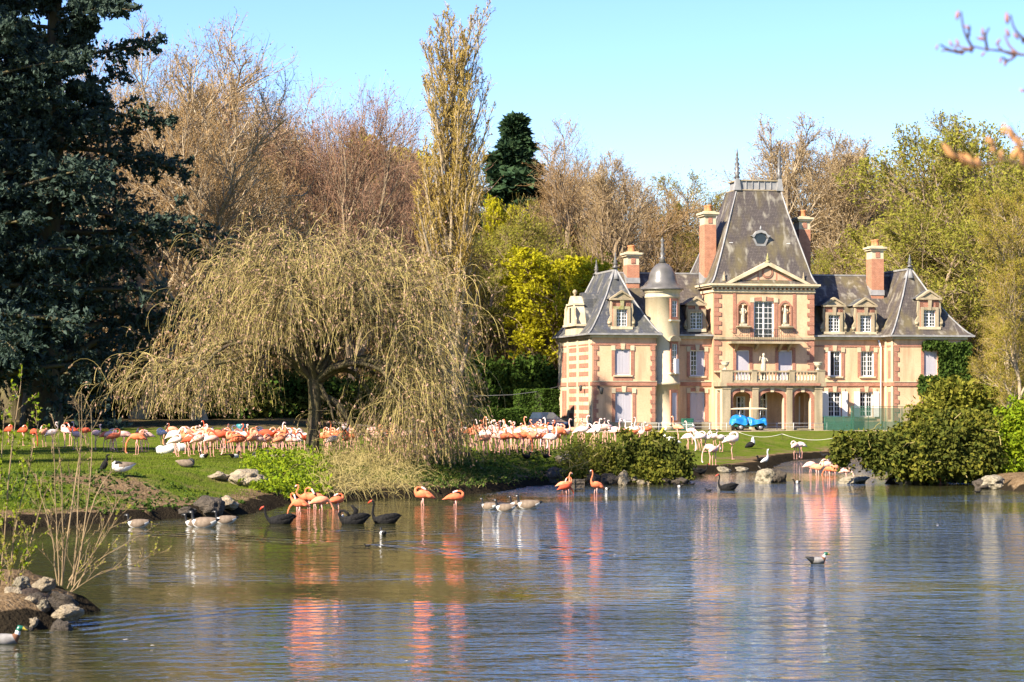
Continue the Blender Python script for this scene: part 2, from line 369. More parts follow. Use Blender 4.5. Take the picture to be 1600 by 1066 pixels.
def leaves(rng, pos, size, off=0, flat=0.0, aspect=1.6, droop=0.0):
    n = len(pos); d = unit(rng.normal(size=(n, 3)) - np.array([0, 0, droop])); u = unit(np.cross(d, rng.normal(size=(n, 3)) + np.array([0, 0, flat])))
    s = size * (0.6 + 0.8 * rng.random((n, 1)))
    a = d * s * aspect / 2; bb = u * s / 2
    V = np.stack([pos - a, pos + bb, pos + a, pos - bb], 1).reshape(-1, 3)
    return V, (np.arange(n)[:, None] * 4 + np.arange(4)[None, :]) + off
class PB:
    """plant builder: parts as (V, F, material)"""
    def __init__(s): s.V = []; s.P = []; s.n = 0
    def put(s, V, Fc, m=0): s.V.append(V); s.P.append((Fc + s.n, m)); s.n += len(V); return s
    def mesh(s, name, mats, smooth=False): return np_mesh(name, np.concatenate(s.V), s.P, mats, smooth)
def along(P, rng, per, t0=0.2):
    n, k, _ = P.shape; t = t0 + (1 - t0) * rng.random((n, per)); fi = t * (k - 1); i = np.clip(fi.astype(int), 0, k - 2); fr = (fi - i)[..., None]
    pi = np.arange(n)[:, None]
    return (P[pi, i] * (1 - fr) + P[pi, i + 1] * fr).reshape(-1, 3)
def trunk_path(rng, h, k, lean=0.02, wig=0.03, x=0.0):
    z = np.linspace(0, h, k); P = np.zeros((1, k, 3)); P[0, :, 2] = z
    P[0, :, :2] += np.cumsum(rng.normal(size=(k, 2)) * wig * h / k, 0) + np.outer(z, rng.normal(size=2) * lean); P[0, 0, :2] = 0
    return P

BARK = M('grey_tan_bark', (0.31, 0.225, 0.14), (0.18, 0.13, 0.08), scale=3, stretch=(1, 1, 0.25), bump=0.5)
BARKP = M('pale_plane_bark', (0.40, 0.315, 0.205), (0.24, 0.18, 0.115), scale=2, bump=0.3)
BARKD = M('dark_mossy_bark', (0.070, 0.050, 0.032), (0.10, 0.085, 0.03), scale=3, stretch=(1, 1, 0.3), bump=0.7)
def twigmat(name, a, b_): return M(name, a, b_, island=True, rough=0.9, spec=0.1)
TW = {'tan': twigmat('tan_twigs', (0.33, 0.205, 0.09), (0.19, 0.118, 0.052)), 'red': twigmat('reddish_beech_twigs', (0.34, 0.205, 0.13), (0.22, 0.125, 0.08)),
      'grey': twigmat('grey_tan_twigs', (0.34, 0.235, 0.12), (0.21, 0.145, 0.072)), 'olive': twigmat('olive_twigs', (0.29, 0.23, 0.075), (0.19, 0.15, 0.045)),
      'gold': twigmat('golden_poplar_twigs', (0.42, 0.30, 0.085), (0.29, 0.20, 0.055))}
LF = {'tan': M('tan_buds', (0.38, 0.25, 0.115), (0.26, 0.17, 0.07), island=True, transl=0.25), 'red': M('rust_buds', (0.28, 0.15, 0.08), (0.20, 0.10, 0.06), island=True, transl=0.25),
      'grey': M('straw_buds', (0.40, 0.30, 0.16), (0.28, 0.20, 0.10), island=True, transl=0.25),
      'olive': M('olive_young_leaves', (0.28, 0.25, 0.04), (0.20, 0.165, 0.035), island=True, transl=0.35),
      'gold': M('golden_poplar_buds', (0.36, 0.26, 0.05), (0.26, 0.17, 0.035), island=True, transl=0.3),
      'lime': M('yellow_green_young_leaves', (0.54, 0.48, 0.022), (0.40, 0.38, 0.020), island=True, transl=0.45),
      'fresh': M('fresh_green_young_leaves', (0.225, 0.235, 0.03), (0.29, 0.26, 0.045), island=True, transl=0.4),
      'bright': M('bright_green_shrub_leaves', (0.16, 0.24, 0.012), (0.24, 0.28, 0.015), island=True, transl=0.35),
      'yew': M('yew_needles', (0.062, 0.078, 0.010), (0.155, 0.14, 0.020), island=True, transl=0.15),
      'yewd': M('dark_yew_needles', (0.04, 0.055, 0.010), (0.105, 0.105, 0.018), island=True, transl=0.15),
      'ivy': M('ivy_leaves', (0.035, 0.065, 0.012), (0.07, 0.105, 0.018), island=True, transl=0.15),
      'hedge': M('clipped_hedge_leaves', (0.030, 0.060, 0.010), (0.060, 0.095, 0.015), island=True, transl=0.15),
      'cedar': M('blue_cedar_needles', (0.022, 0.038, 0.026), (0.066, 0.092, 0.072), island=True, transl=0.1),
      'fir': M('dark_fir_needles', (0.022, 0.045, 0.022), (0.045, 0.075, 0.03), island=True, transl=0.1),
      'catkin': M('catkin_yellow_green_leaves', (0.32, 0.26, 0.035), (0.22, 0.21, 0.03), island=True, transl=0.4)}

def bare_tree(seed, h=20.0, clear=0.22, spread=0.8, kind='tan', bark=BARK, nl1=13, buds=1, budsize=0.06, up=0.5, tw=0.0105, ang=0.75, fork=True, n4=5, leafmat=None, ll=0.5, n3=7, n5=2, lb=1.0, a2=0.62, r0f=0.021, twig=0.22):
    """trunk mesh and crown mesh of a leafless (or budding) broadleaf tree, 20 m tall"""
    rng = np.random.default_rng(seed)
    T = trunk_path(rng, h * (0.72 if fork else 0.97), 12, 0.015, twig)
    r0 = h * r0f; Rt = (r0 * np.linspace(1, 0.30, 12))[None, :]; Rt[0, 0] *= 1.5
    l1, r1 = grow(rng, T, Rt, nl1, clear, 0.98, ang, 0.0, 8, up=up, wig=0.12, rr=0.68, tip=0.3, lenshape=ll, expl=h * 0.5 * spread)
    l2, r2 = grow(rng, l1, r1, 8, 0.2, 1.0, a2, 0.52 * lb, 6, up=0.4, wig=0.13, rr=0.65, tip=0.35, lenshape=0.5)
    l3, r3 = grow(rng, l2, r2, n3, 0.08, 1.0, a2, 0.72 * lb, 5, up=0.35, wig=0.15, rr=0.65, tip=0.4, lenshape=0.45)
    l4, r4 = grow(rng, l3, r3, n4, 0.06, 1.0, 0.6, 0.85, 4, up=0.3, wig=0.14, lenshape=0.45)
    l5, r5 = grow(rng, l4, r4, n5, 0.1, 1.0, 0.6, 0.6, 2, up=0.2, lenshape=0.3)
    pb = PB(); V, Fc = tubes(T, Rt, 9); pb.put(V, Fc); V, Fc = tubes(l1, r1, 6); pb.put(V, Fc)
    tm = pb.mesh('trunk', [bark], True)
    pb = PB(); V, Fc = tubes(l2, np.maximum(r2, 0.034), 4); pb.put(V, Fc, 0); V, Fc = tubes(l3, np.maximum(r3, 0.019), 3); pb.put(V, Fc, 0)
    V, Fc = ribbons(rng, l4, np.full(l4.shape[:2], tw) * np.linspace(1, 0.5, 4)[None, :]); pb.put(V, Fc, 1)
    V, Fc = ribbons(rng, l5, np.full(l5.shape[:2], tw * 0.6)); pb.put(V, Fc, 1)
    if buds:
        V, Fc = leaves(rng, along(l5, rng, buds) + rng.normal(size=(len(l5) * buds, 3)) * 0.06, budsize, aspect=2.0); pb.put(V, Fc, 2)
    return tm, pb.mesh('crown', [bark, TW[kind], LF[leafmat or kind]])

def mesh_top(meshes):
    me = meshes[1]; v = np.empty(len(me.vertices) * 3, np.float32); me.vertices.foreach_get('co', v); return float(np.percentile(v[2::3], 99.7))
def put_tree(name, meshes, x, y, scale, rz, label, group=None, cat='tree', sz=None, z=None):
    e = empty(name, (x, y, (gz(x, y) if z is None else z) - 0.1), rz); e.scale = (scale, scale, sz or scale)
    tag(e, label, cat, group)
    for nm, me in zip(('trunk', 'crown'), meshes): link(nm, me, e)
    return e

def poplar(seed, h=36.0):
    rng = np.random.default_rng(seed)
    T = trunk_path(rng, h * 0.97, 14, 0.004, 0.05); Rt = (0.62 * np.linspace(1, 0.06, 14))[None, :]; Rt[0, 0] *= 1.4
    l1, r1 = grow(rng, T, Rt, 78, 0.05, 0.90, 0.34, 0.0, 10, up=1.1, wig=0.02, rr=0.5, tip=0.15, lenshape=0.42, expl=h * 0.30)
    l2, r2 = grow(rng, l1, r1, 10, 0.1, 1.0, 0.32, 0.30, 6, up=1.0, wig=0.06, rr=0.5, tip=0.3, lenshape=0.5)
    l3, r3 = grow(rng, l2, r2, 8, 0.1, 1.0, 0.38, 0.5, 4, up=0.8, wig=0.14, rr=0.5, lenshape=0.4)
    l4, r4 = grow(rng, l3, r3, 4, 0.1, 1.0, 0.5, 0.6, 3, up=0.6, wig=0.2, rr=0.6, lenshape=0.4)
    pb = PB(); V, Fc = tubes(T, Rt, 10); pb.put(V, Fc); V, Fc = tubes(l1, r1, 5); pb.put(V, Fc); tm = pb.mesh('trunk', [BARKP], True)
    pb = PB(); V, Fc = tubes(l2, np.maximum(r2, 0.022), 3); pb.put(V, Fc, 0); V, Fc = ribbons(rng, l3, np.full(l3.shape[:2], 0.017)); pb.put(V, Fc, 1)
    V, Fc = ribbons(rng, l4, np.full(l4.shape[:2], 0.010)); pb.put(V, Fc, 1)
    c = along(l4, rng, 1); c = c[(c[:, 2] < h * 0.62) | (rng.random(len(c)) < 0.5)]
    V, Fc = leaves(rng, c, 0.085, aspect=2.0); pb.put(V, Fc, 2)
    return tm, pb.mesh('crown', [BARKP, TW['gold'], LF['gold']])

def conifer(seed, h, rad, mat, boughs=90, clear=0.06, needle=0.30, per=10, n2=16, droop=0.5, shape=0.8, layered=0.0, rise=0.0, jit=0.25, n3=5):
    rng = np.random.default_rng(seed)
    T = trunk_path(rng, h * 0.99, 12, 0.005, 0.05); Rt = (h * 0.026 * np.linspace(1, 0.05, 12))[None, :]; Rt[0, 0] *= 1.35
    l1, r1 = grow(rng, T, Rt, boughs, clear, 0.985, 1.40 - rise, 0.0, 9, up=0.1, wig=0.05, rr=0.32, tip=0.2, lenshape=0.0, droop=droop, angj=0.10, expl=rad * np.maximum(0.05, (1 - np.linspace(clear, 1, boughs) ** (1 / shape))) * np.clip(1 + jit * rng.normal(size=boughs), 0.35, 1.3))
    l2, r2 = grow(rng, l1, r1, n2, 0.12, 1.0, 0.95, 0.0, 5, up=0.0, wig=0.08, rr=0.5, tip=0.4, lenshape=0.45, angj=0.2, droop=droop * 0.8, expl=np.repeat(np.linalg.norm(np.diff(l1, axis=1), axis=2).sum(1), n2) * 0.36)
    l2[:, :, 2] = l2[:, :1, 2] + (l2[:, :, 2] - l2[:, :1, 2]) * (1 - layered)      # flat plates of foliage
    l3, r3 = grow(rng, l2, r2, n3, 0.15, 1.0, 0.8, 0.5, 3, wig=0.1, lenshape=0.4, droop=droop * 0.3)
    pb = PB(); V, Fc = tubes(T, Rt, 9); pb.put(V, Fc); tm = pb.mesh('trunk', [BARKD], True)
    pb = PB(); V, Fc = tubes(l1, np.maximum(r1, 0.02), 4); pb.put(V, Fc, 0); V, Fc = ribbons(rng, l2, np.full(l2.shape[:2], 0.02)); pb.put(V, Fc, 0)
    q = np.concatenate([along(l3, rng, per, 0.0), along(l2, rng, 3, 0.5)]); q = q + rng.normal(size=q.shape) * needle * 0.25
    V, Fc = leaves(rng, q, needle, aspect=2.6, flat=2.0 * layered); pb.put(V, Fc, 1)
    return tm, pb.mesh('crown', [BARKD, mat])

def blob_points(rng, n, c, r, lump=0.35, f=3.0, hollow=0.5, zmin=-9e9, seedv=0):
    """points in the lumpy shell of an ellipsoid"""
    d = unit(rng.normal(size=(n, 3)))
    k = 1 + lump * (np.sin(d[:, 0] * f * 1.9 + seedv) * np.sin(d[:, 1] * f * 2.3 + 1 + seedv) + 0.6 * np.sin(d[:, 2] * f * 3.1 + seedv * 2 + d[:, 0] * f * 2))
    k *= hollow + (1 - hollow) * rng.random(n) ** 0.45
    p = np.array(c) + d * k[:, None] * np.array(r)
    return p[p[:, 2] > zmin]
def clumped(rng, pts, per, spread): return (pts[:, None, :] + rng.normal(size=(len(pts), per, 3)) * spread).reshape(-1, 3)
def skeleton(rng, roots, targets, r0, k=7, wob=0.12, sag=0.0):
    """crooked stems from roots to targets"""
    t = np.linspace(0, 1, k)[None, :, None]
    P = roots[:, None, :] * (1 - t) + targets[:, None, :] * t
    L = np.linalg.norm(targets - roots, axis=1)[:, None, None]
    P = P + np.cumsum(rng.normal(size=P.shape), 1) * wob * L / k * np.sin(np.pi * np.minimum(t, .999))
    P[:, :, 2] += (np.sin(np.pi * t) * L * sag)[:, :, 0]
    return P, r0 * np.linspace(1, 0.25, k)[None, :] * np.ones((len(roots), 1))
# ------------------------------------------------------------------ the trees behind the lawn
rnd = random.Random(7)
B = [bare_tree(11, kind='tan', spread=0.85), bare_tree(12, kind='grey', spread=0.75, ang=0.62, up=0.8),
     bare_tree(13, kind='tan', spread=0.95, clear=0.3, ang=0.85, bark=BARKP), bare_tree(14, kind='olive', spread=0.85, buds=2, budsize=0.08),
     bare_tree(15, kind='grey', spread=0.72, ang=0.5, up=1.0, nl1=10, n4=6, bark=BARKP)]
BEECH = bare_tree(21, kind='red', spread=1.15, clear=0.12, ang=0.55, up=0.75, nl1=15, n4=6, ll=0.25, a2=0.5, tw=0.012, budsize=0.07)
PLANE = bare_tree(22, kind='tan', spread=1.0, clear=0.10, ang=0.8, up=0.35, nl1=18, bark=BARKP, ll=0.35, tw=0.012)
LIME = bare_tree(23, kind='olive', spread=0.75, clear=0.12, ang=0.75, nl1=14, n4=5, buds=6, budsize=0.15, leafmat='lime', tw=0.01)
FRESH = bare_tree(24, kind='olive', spread=0.85, clear=0.1, ang=0.85, nl1=16, n4=6, buds=2, budsize=0.10, leafmat='fresh', tw=0.012)
CATK = bare_tree(25, kind='gold', spread=0.62, clear=0.08, ang=0.7, up=0.2, nl1=18, n4=6, n5=3, buds=2, budsize=0.07, leafmat='catkin', tw=0.010, bark=BARKP, ll=0.3, r0f=0.010, twig=0.08, fork=False)

def tree_at(meshes, px, Y, ytop, label, group=None, name='bare_tree', wide=1.0, h0=20.0, cat='tree'):
    x = X_at(px, Y); z = gz(x, Y); h = (HZ - ytop) * Y / F + CZ - z
    sc = h / mesh_top(meshes)
    return put_tree(name, meshes, x, Y, sc * wide, rnd.random() * 6.28, label, group, cat, sz=sc)

# cedars at the left edge of the lawn
CED = conifer(31, 43, 11.0, LF['cedar'], boughs=150, clear=0.06, needle=0.16, per=8, n2=15, n3=9, droop=0.75, shape=1.1, layered=0.5, jit=0.42)
ce = put_tree('cedar_tree', CED, X_at(66, 150), 150, 1.0, 0.4, 'towering blue green cedar with drooping tiers, its trunk dark above the lawn', 'cedars at the edge of the lawn')
put_tree('cedar_tree', CED, X_at(-75, 143), 143, 0.96, 2.9, 'blue green cedar cut off by the picture edge, reaching above the flooded lawn corner'.replace('flooded ', ''), 'cedars at the edge of the lawn')
put_tree('cedar_tree', CED, X_at(20, 172), 172, 0.80, 4.9, 'smaller dark cedar standing close behind the towering cedar', 'cedars at the edge of the lawn')
# trees off to the left whose long shadows lie across the lawn
for k, (x, y, s_) in enumerate([(-35, 76, .95), (-42, 92, 1.1), (-31, 97, .75)]):
    put_tree('bare_tree', B[k % 4], x, y, s_, k * 1.7, 'bare parkland tree beyond the frame that throws long shadows on the lawn', 'trees that shade the lawn')
for k, (x, y, s_) in enumerate([(-48, 85, 1.0), (-38, 71, .55), (-37, 81, .42)]):
    put_tree('cedar_tree', CED, x, y, s_, k * 1.7, 'evergreen beyond the frame that throws long shadows on the lawn', 'evergreens that shade the lawn', sz=s_)

tree_at(PLANE, 215, 178, 18, 'tall bare plane tree with pale limbs rising behind the blue cedar', name='plane_tree')
tree_at(PLANE, 312, 165, 128, 'broad leafless plane tree whose pale flared trunk shows beneath the weeping branches', name='plane_tree', wide=0.95)
tree_at(PLANE, 120, 192, 40, 'brown bare plane tree half hidden by the cedar top', name='plane_tree', wide=0.9)
tree_at(B[4], 345, 200, 70, 'slender grey bare tree rising at the shoulder of the plane tree')
tree_at(B[1], 425, 212, 158, 'thin bare tree with open branches between plane tree and domed beech')
tree_at(BEECH, 552, 200, 128, 'domed leafless beech with reddish twigs and several dark stems', name='beech_tree', wide=0.86)
tree_at(BEECH, 640, 226, 196, 'reddish bare beech crowding up against the poplar', name='beech_tree', wide=0.8)
tree_at(BEECH, 470, 228, 190, 'low rust coloured beech filling the gap beside the domed beech', name='beech_tree', wide=0.9)
POP = poplar(41)
x, y = X_at(714, 190), 190; h = (HZ - 8) * 190 / F + CZ - gz(x, y)
kp = h / mesh_top(POP); put_tree('poplar_tree', POP, x, y, kp * 1.3, 0.3, 'very tall golden column shaped poplar with many upright pale stems', sz=kp)
FIR = conifer(51, 20, 5.4, LF['fir'], boughs=70, clear=0.05, needle=0.42, per=9, n2=12, droop=0.4, shape=1.0, layered=0.1, rise=0.2)
tree_at(FIR, 814, 262, 184, 'dark green fir standing above the bare wood beside the poplar', name='fir_tree', wide=1.5)
tree_at(FIR, 566, 300, 205, 'small dark fir peeping through the beech branches', name='fir_tree', wide=0.5)
tree_at(LIME, 862, 206, 394, 'bright yellow green tree in young leaf beside the mansion', name='leafy_tree', wide=1.25)
tree_at(LIME, 786, 240, 314, 'small yellow green treetop below the dark fir', name='leafy_tree', wide=0.5)
tree_at(FRESH, 800, 222, 345, 'olive green budding tree between poplar and yellow green tree', name='leafy_tree', wide=1.15)
tree_at(FRESH, 765, 212, 420, 'low olive green tree at the foot of the poplar', name='leafy_tree', wide=1.3)
tree_at(LIME, 592, 285, 222, 'yellow green treetop glimpsed through the domed beech', name='leafy_tree', wide=0.9)
tree_at(LIME, 412, 262, 225, 'yellow green treetop between plane tree and thin bare tree', name='leafy_tree', wide=0.6)
tree_at(B[1], 945, 222, 236, 'pale trunked bare tree standing free of the others above the slate dome', wide=0.95)
tree_at(B[2], 850, 275, 188, 'wide bare tree behind the dark fir', wide=0.9)
tree_at(B[0], 905, 250, 222, 'tan bare tree over the crown of the yellow green tree')
tree_at(B[0], 1010, 238, 255, 'tan bare tree above the small brick chimney of the slate roof')
tree_at(B[3], 1065, 246, 268, 'olive tinted bare tree against the tall pavilion roof', wide=1.1)
tree_at(B[4], 1240, 236, 178, 'tall airy bare tree just clear of the pavilion roof', wide=0.95)
tree_at(B[1], 1300, 244, 202, 'grey bare tree second along from the pavilion roof')
tree_at(B[4], 1345, 238, 212, 'straight stemmed bare tree above the roof ridge')
tree_at(B[0], 1395, 250, 236, 'tan bare tree behind the far brick chimney')
tree_at(FRESH, 1262, 222, 384, 'yellow green tree tucked behind the chimney of the tall pavilion', name='leafy_tree', wide=0.6)
tree_at(FRESH, 1450, 226, 212, 'rounded olive green tree in young leaf above the ivy clad wing', name='leafy_tree', wide=1.0)
tree_at(FRESH, 1522, 216, 190, 'tallest olive green tree on the slope beyond the ivy clad wing', name='leafy_tree', wide=1.0)
tree_at(B[3], 1575, 230, 178, 'olive bare tree overtopping the leafy slope', wide=1.1)
tree_at(FRESH, 1610, 205, 235, 'olive green tree cut by the picture edge', name='leafy_tree', wide=1.1)
tree_at(FRESH, 1490, 205, 330, 'low olive green tree directly behind the ivy', name='leafy_tree', wide=1.2)
tree_at(CATK, 1592, 150, 292, 'yellow catkin laden birch with slim pale stem beside the pond', name='birch_tree', wide=0.95)
tree_at(CATK, 1580, 172, 440, 'smaller yellow green birch next to the pale stemmed birch', name='birch_tree', wide=1.0)

SKY = [(-80, 60), (110, 60), (250, 60), (330, 100), (385, 180), (470, 190), (560, 200), (640, 215), (700, 215), (780, 205), (850, 205), (900, 235), (960, 255), (1050, 275), (1110, 285), (1170, 225), (1240, 225), (1330, 225), (1400, 245), (1450, 215), (1520, 200), (1600, 195), (1700, 190)]
def zone_of(px):
    for lim, z in ((300, 'behind the blue cedar'), (480, 'behind the weeping tree'), (660, 'behind the domed beech'), (800, 'behind the poplar'), (960, 'above the yellow green tree'), (1110, 'above the slate dome roof'),
                   (1270, 'behind the tall pavilion roof'), (1420, 'above the roof ridge with brick chimneys')):
        if px < lim: return z
    return 'on the slope above the ivy'
rows = [(222, 0.56, 'lowest rank'), (238, 0.72, 'middle rank'), (262, 0.88, 'upper rank')]
for Y, fr, rw in rows:
    px = -60 + rnd.random() * 40
    while px < 1680:
        k = rnd.choice([0, 1, 2, 3, 4] if px < 1420 else [3, 3, 0]); v = B[k]
        if 380 < px < 680 and rnd.random() < 0.5: v = BEECH; k = 5
        top = np.interp(px, *zip(*SKY)); base = HZ - (gz(X_at(px, Y), Y) - CZ) * F / Y
        yt = base - (base - top) * (fr + rnd.uniform(-0.08, 0.03))
        word = ['tan', 'grey', 'broad tan', 'olive tinted', 'slender grey', 'reddish'][k]
        tree_at(v, px, Y + rnd.uniform(-5, 5), yt, f'{word} bare tree in the {rw} {zone_of(px)}', 'bare woodland trees on the slope', wide=rnd.uniform(1.0, 1.35))
        px += rnd.uniform(70, 120)
# brushwood between the woodland trees: nobody could count its stems
rng = np.random.default_rng(77)
nb = 5600; Yb = 205 + 75 * rng.random(nb) ** 1.3; pxb = rng.uniform(-120, 1720, nb); xb = (pxb - 800) * Yb / F
zb = ground(xb, Yb)
roots = np.stack([xb, Yb, zb - 0.1], 1); tip = roots + np.stack([rng.normal(size=nb) * 1.0, rng.normal(size=nb) * 1.0, 2.0 + 4.5 * rng.random(nb)], 1)
P, r = skeleton(rng, roots, tip, 0.05, 5, 0.25)
c1, s1 = grow(rng, P, r, 6, 0.2, 1.0, 0.6, 0.45, 3, up=0.3, wig=0.2, lenshape=0.4)
pb = PB(); V, Fc = ribbons(rng, P, np.full(P.shape[:2], 0.035)); pb.put(V, Fc, 0); V, Fc = ribbons(rng, c1, np.full(c1.shape[:2], 0.024)); pb.put(V, Fc, 0)
cl = along(c1, rng, 1); V, Fc = leaves(rng, cl, 0.28, aspect=2.0); hue = rng.random(len(cl)) < np.interp((cl[:, 0] / cl[:, 1] * F + 800), [700, 800, 1350, 1480], [0.15, 0.6, 0.2, 0.7])
pb.put(V, Fc, np.where(hue, 2, 1))
tag(link('undergrowth', pb.mesh('undergrowth', [TW['tan'], LF['tan'], LF['fresh']])), 'brown and olive brushwood filling the wood under the bare trees', kind='stuff')

# dark laurels and clipped hedges beside the mansion
def leafy_mass(name, label, c, r, n, mat, size, seed, zmin, stems=8, cat='shrub', group=None, lump=0.3, per=5, spread=0.18, hollow=0.6, aspect=1.6, f=3.0, extra=None, twig=None, ntw=0, flat=0.0):
    rng = np.random.default_rng(seed); e = empty(name, (c[0], c[1], zmin)); tag(e, label, cat, group)
    pts = blob_points(rng, n, (0, 0, c[2] - zmin), r, lump, f, hollow, 0.05, seed)
    pb = PB(); q = clumped(rng, pts, per, spread); q = q[q[:, 2] > 0.03]
    V, Fc = leaves(rng, q, size, aspect=aspect, flat=flat)
    mats = mat if isinstance(mat, list) else [mat]
    ml = np.repeat((np.sin(pts[:, 0] * 2.1 + seed) + np.sin(pts[:, 1] * 1.7) + np.sin(pts[:, 2] * 2.6 + 1) + rng.normal(size=len(pts)) * 0.7 > 0).astype(int), per)[:0] if len(mats) == 1 else None
    if ml is None or len(mats) > 1:
        v = np.sin(q[:, 0] * 1.9 + seed) + np.sin(q[:, 1] * 1.7) + np.sin(q[:, 2] * 2.6 + 1) + rng.normal(size=len(q)) * 0.7
        pb.put(V, Fc, (v > 0.3).astype(int))
    else: pb.put(V, Fc, 0)
    link('foliage', pb.mesh('foliage', mats), e)
    tg = pts[rng.choice(len(pts), min(stems + ntw, len(pts)), replace=False)]
    rt = np.stack([rng.normal(size=len(tg)) * r[0] * 0.22, rng.normal(size=len(tg)) * r[1] * 0.22, np.full(len(tg), -0.15)], 1)
    P, rr_ = skeleton(rng, rt, tg, 0.07, 8, 0.2)
    pb = PB(); V, Fc = tubes(P, rr_, 5); pb.put(V, Fc); link('stem', pb.mesh('stem', [twig or BARKD], True), e)
    return e
def hedge(name, label, p0, p1, depth, h, seed, n, group='clipped hedges beside the mansion', size=0.13):
    """a clipped block: leaves in the skin of a box, a dark twiggy core inside"""
    rng = np.random.default_rng(seed); a = Vector((p0[0], p0[1], 0)); d = Vector((p1[0] - p0[0], p1[1] - p0[1], 0)); Lh = d.length
    e = empty(name, (p0[0], p0[1], gz(*p0)), math.atan2(d.y, d.x)); tag(e, label, 'hedge', group)
    q = rng.random((n, 3)) * np.array([Lh, depth, h]); side = rng.integers(0, 5, n); ins = 0.12 * rng.random(n) ** 2
    q[:, 1] = np.where(side < 2, ins, np.where(side == 4, depth - ins, q[:, 1])); q[:, 2] = np.where(side == 2, h - ins, q[:, 2]); q[:, 0] = np.where(side == 3, np.where(rng.random(n) < .5, ins, Lh - ins), q[:, 0])
    q += 0.05 * np.sin(q[:, [1, 2, 0]] * 3.1) + rng.normal(size=q.shape) * 0.03
    pb = PB(); V, Fc = leaves(rng, q, size, aspect=1.5); pb.put(V, Fc); link('foliage', pb.mesh('foliage', [LF['hedge']]), e)
    MB().box(0.12, Lh - 0.12, 0.12, depth - 0.12, -0.1, h - 0.14).build('twig_core', M('hedge_core_twigs', (0.03, 0.035, 0.012)), e)
def gp(px, Y): return (X_at(px, Y), Y)
hedge('clipped_hedge', 'long low hedge clipped flat behind the raised flamingo necks', gp(718, 186), gp(832, 186.5), 2.2, 1.75, 61, 9000)
hedge('clipped_hedge', 'tall dark hedge block between the low hedge and the mansion', gp(812, 191), gp(848, 191.5), 1.8, 3.3, 62, 6000)
hedge('clipped_hedge', 'square hedge block close against the corner of the mansion', gp(848, 189), gp(874, 189.6), 2.0, 3.3, 63, 6000)
hedge('clipped_hedge', 'shaded hedge block beside the poplar foot', gp(735, 192), gp(771, 192), 2.0, 3.4, 64, 5000)
for k, (px, Y, wx, hh, lab) in enumerate([(775, 199, 3.2, 5.6, 'dark laurel thicket above the low hedge'), (735, 200, 2.6, 5.2, 'dark laurel thicket near the poplar foot'), (830, 201, 3.2, 5.6, 'dark laurel thicket under the yellow green tree'), (868, 202, 2.2, 4.6, 'dark laurel thicket behind the corner of the mansion')]):
    x, y = gp(px, Y); z = gz(x, y); leafy_mass('laurel_bush', lab, (x, y, z + hh * 0.42), (wx, 2.0, hh * 0.58), 1500, LF['hedge'], 0.28, 70 + k, z, group='laurels behind the hedges', spread=0.3, per=6)
for k, (px, Y, wx, hh) in enumerate([(20, 176, 4.5, 3.4), (130, 182, 4.5, 3.8), (250, 184, 4.2, 3.8), (345, 180, 4.0, 3.2), (440, 190, 5.0, 3.6), (540, 192, 5.0, 3.4), (640, 192, 4.5, 3.8)]):
    x, y = gp(px, Y); z = gz(x, y)
    leafy_mass('evergreen_bush', ['evergreen bush in deep shade under the cedar', 'evergreen bush just past the cedar trunk', 'evergreen bush left of the pale flared trunk', 'evergreen bush past the pale flared trunk', 'evergreen bush seen under the middle of the weeping tree', 'evergreen bush seen past the weeping tree trunk', 'evergreen bush beside the poplar behind the hanging strands'][k],
               (x, y, z + hh * 0.4), (wx, 1.8, hh * 0.6), 1500, [LF['yewd'], LF['hedge']], 0.26, 90 + k, z, group='evergreen bushes along the back of the lawn', spread=0.3)

# ------------------------------------------------------------------ the weeping tree
def ctrl(pts, k):
    """smooth curve through control points"""
    pts = np.array(pts, float); t = np.linspace(0, len(pts) - 1, k); out = []
    for tt in t:
        i = min(int(tt), len(pts) - 2); f = tt - i
        p0 = pts[max(i - 1, 0)]; p1 = pts[i]; p2 = pts[i + 1]; p3 = pts[min(i + 2, len(pts) - 1)]
        out.append(0.5 * ((2 * p1) + (-p0 + p2) * f + (2 * p0 - 5 * p1 + 4 * p2 - p3) * f * f + (-p0 + 3 * p1 - 3 * p2 + p3) * f ** 3))
    return np.array(out)
WX, WY = X_at(490, 92), 92.0; WZ = gz(WX, WY)
rng = np.random.default_rng(5)
we = empty('weeping_tree', (WX, WY, WZ - 0.1)); tag(we, 'wide umbrella shaped weeping tree with hanging bare strands on the pond bank', 'tree')
T = ctrl([(0, 0, -0.1), (-0.06, 0, 0.5), (0.02, 0.05, 1.6), (0.05, 0, 2.8), (-0.05, 0, 3.9)], 12)[None]; Rt = np.array([[.42, .34, .30, .28, .27, .26, .26, .25, .25, .26, .26, .24]])
limbs = []; rad = []
def limb(pts, r0, k=12, crook=0.10):
    p = ctrl(pts, k); p[1:] += np.cumsum(rng.normal(size=(k - 1, 3)), 0) * crook * 0.6; limbs.append(p); rad.append(r0 * np.linspace(1, 0.22, k))
for i in range(30):                                           # the dome
    a = i * 2.399 + rng.normal() * 0.15; ca, sa = math.cos(a), math.sin(a)
    reach = (5.0 + 0.9 * max(ca, 0) + 0.1 * max(-ca, 0)) * (0.80 + 0.2 * rng.random()) if i < 18 else rng.uniform(2.0, 4.2)
    zt = (7.5 if i < 18 else 8.4) + rng.normal() * 0.25; ze = 5.9 + 0.4 * rng.normal() if i < 18 else 7.9
    st = 3.1 + 0.8 * rng.random()
    limb([(0, 0, st), (reach * .16 * ca, reach * .16 * sa, st + 1.3), (reach * .38 * ca, reach * .38 * sa, st + 2.7), (reach * .70 * ca, reach * .70 * sa, zt - .25), (reach * ca, reach * sa, ze)], 0.115)
nd = len(limbs)
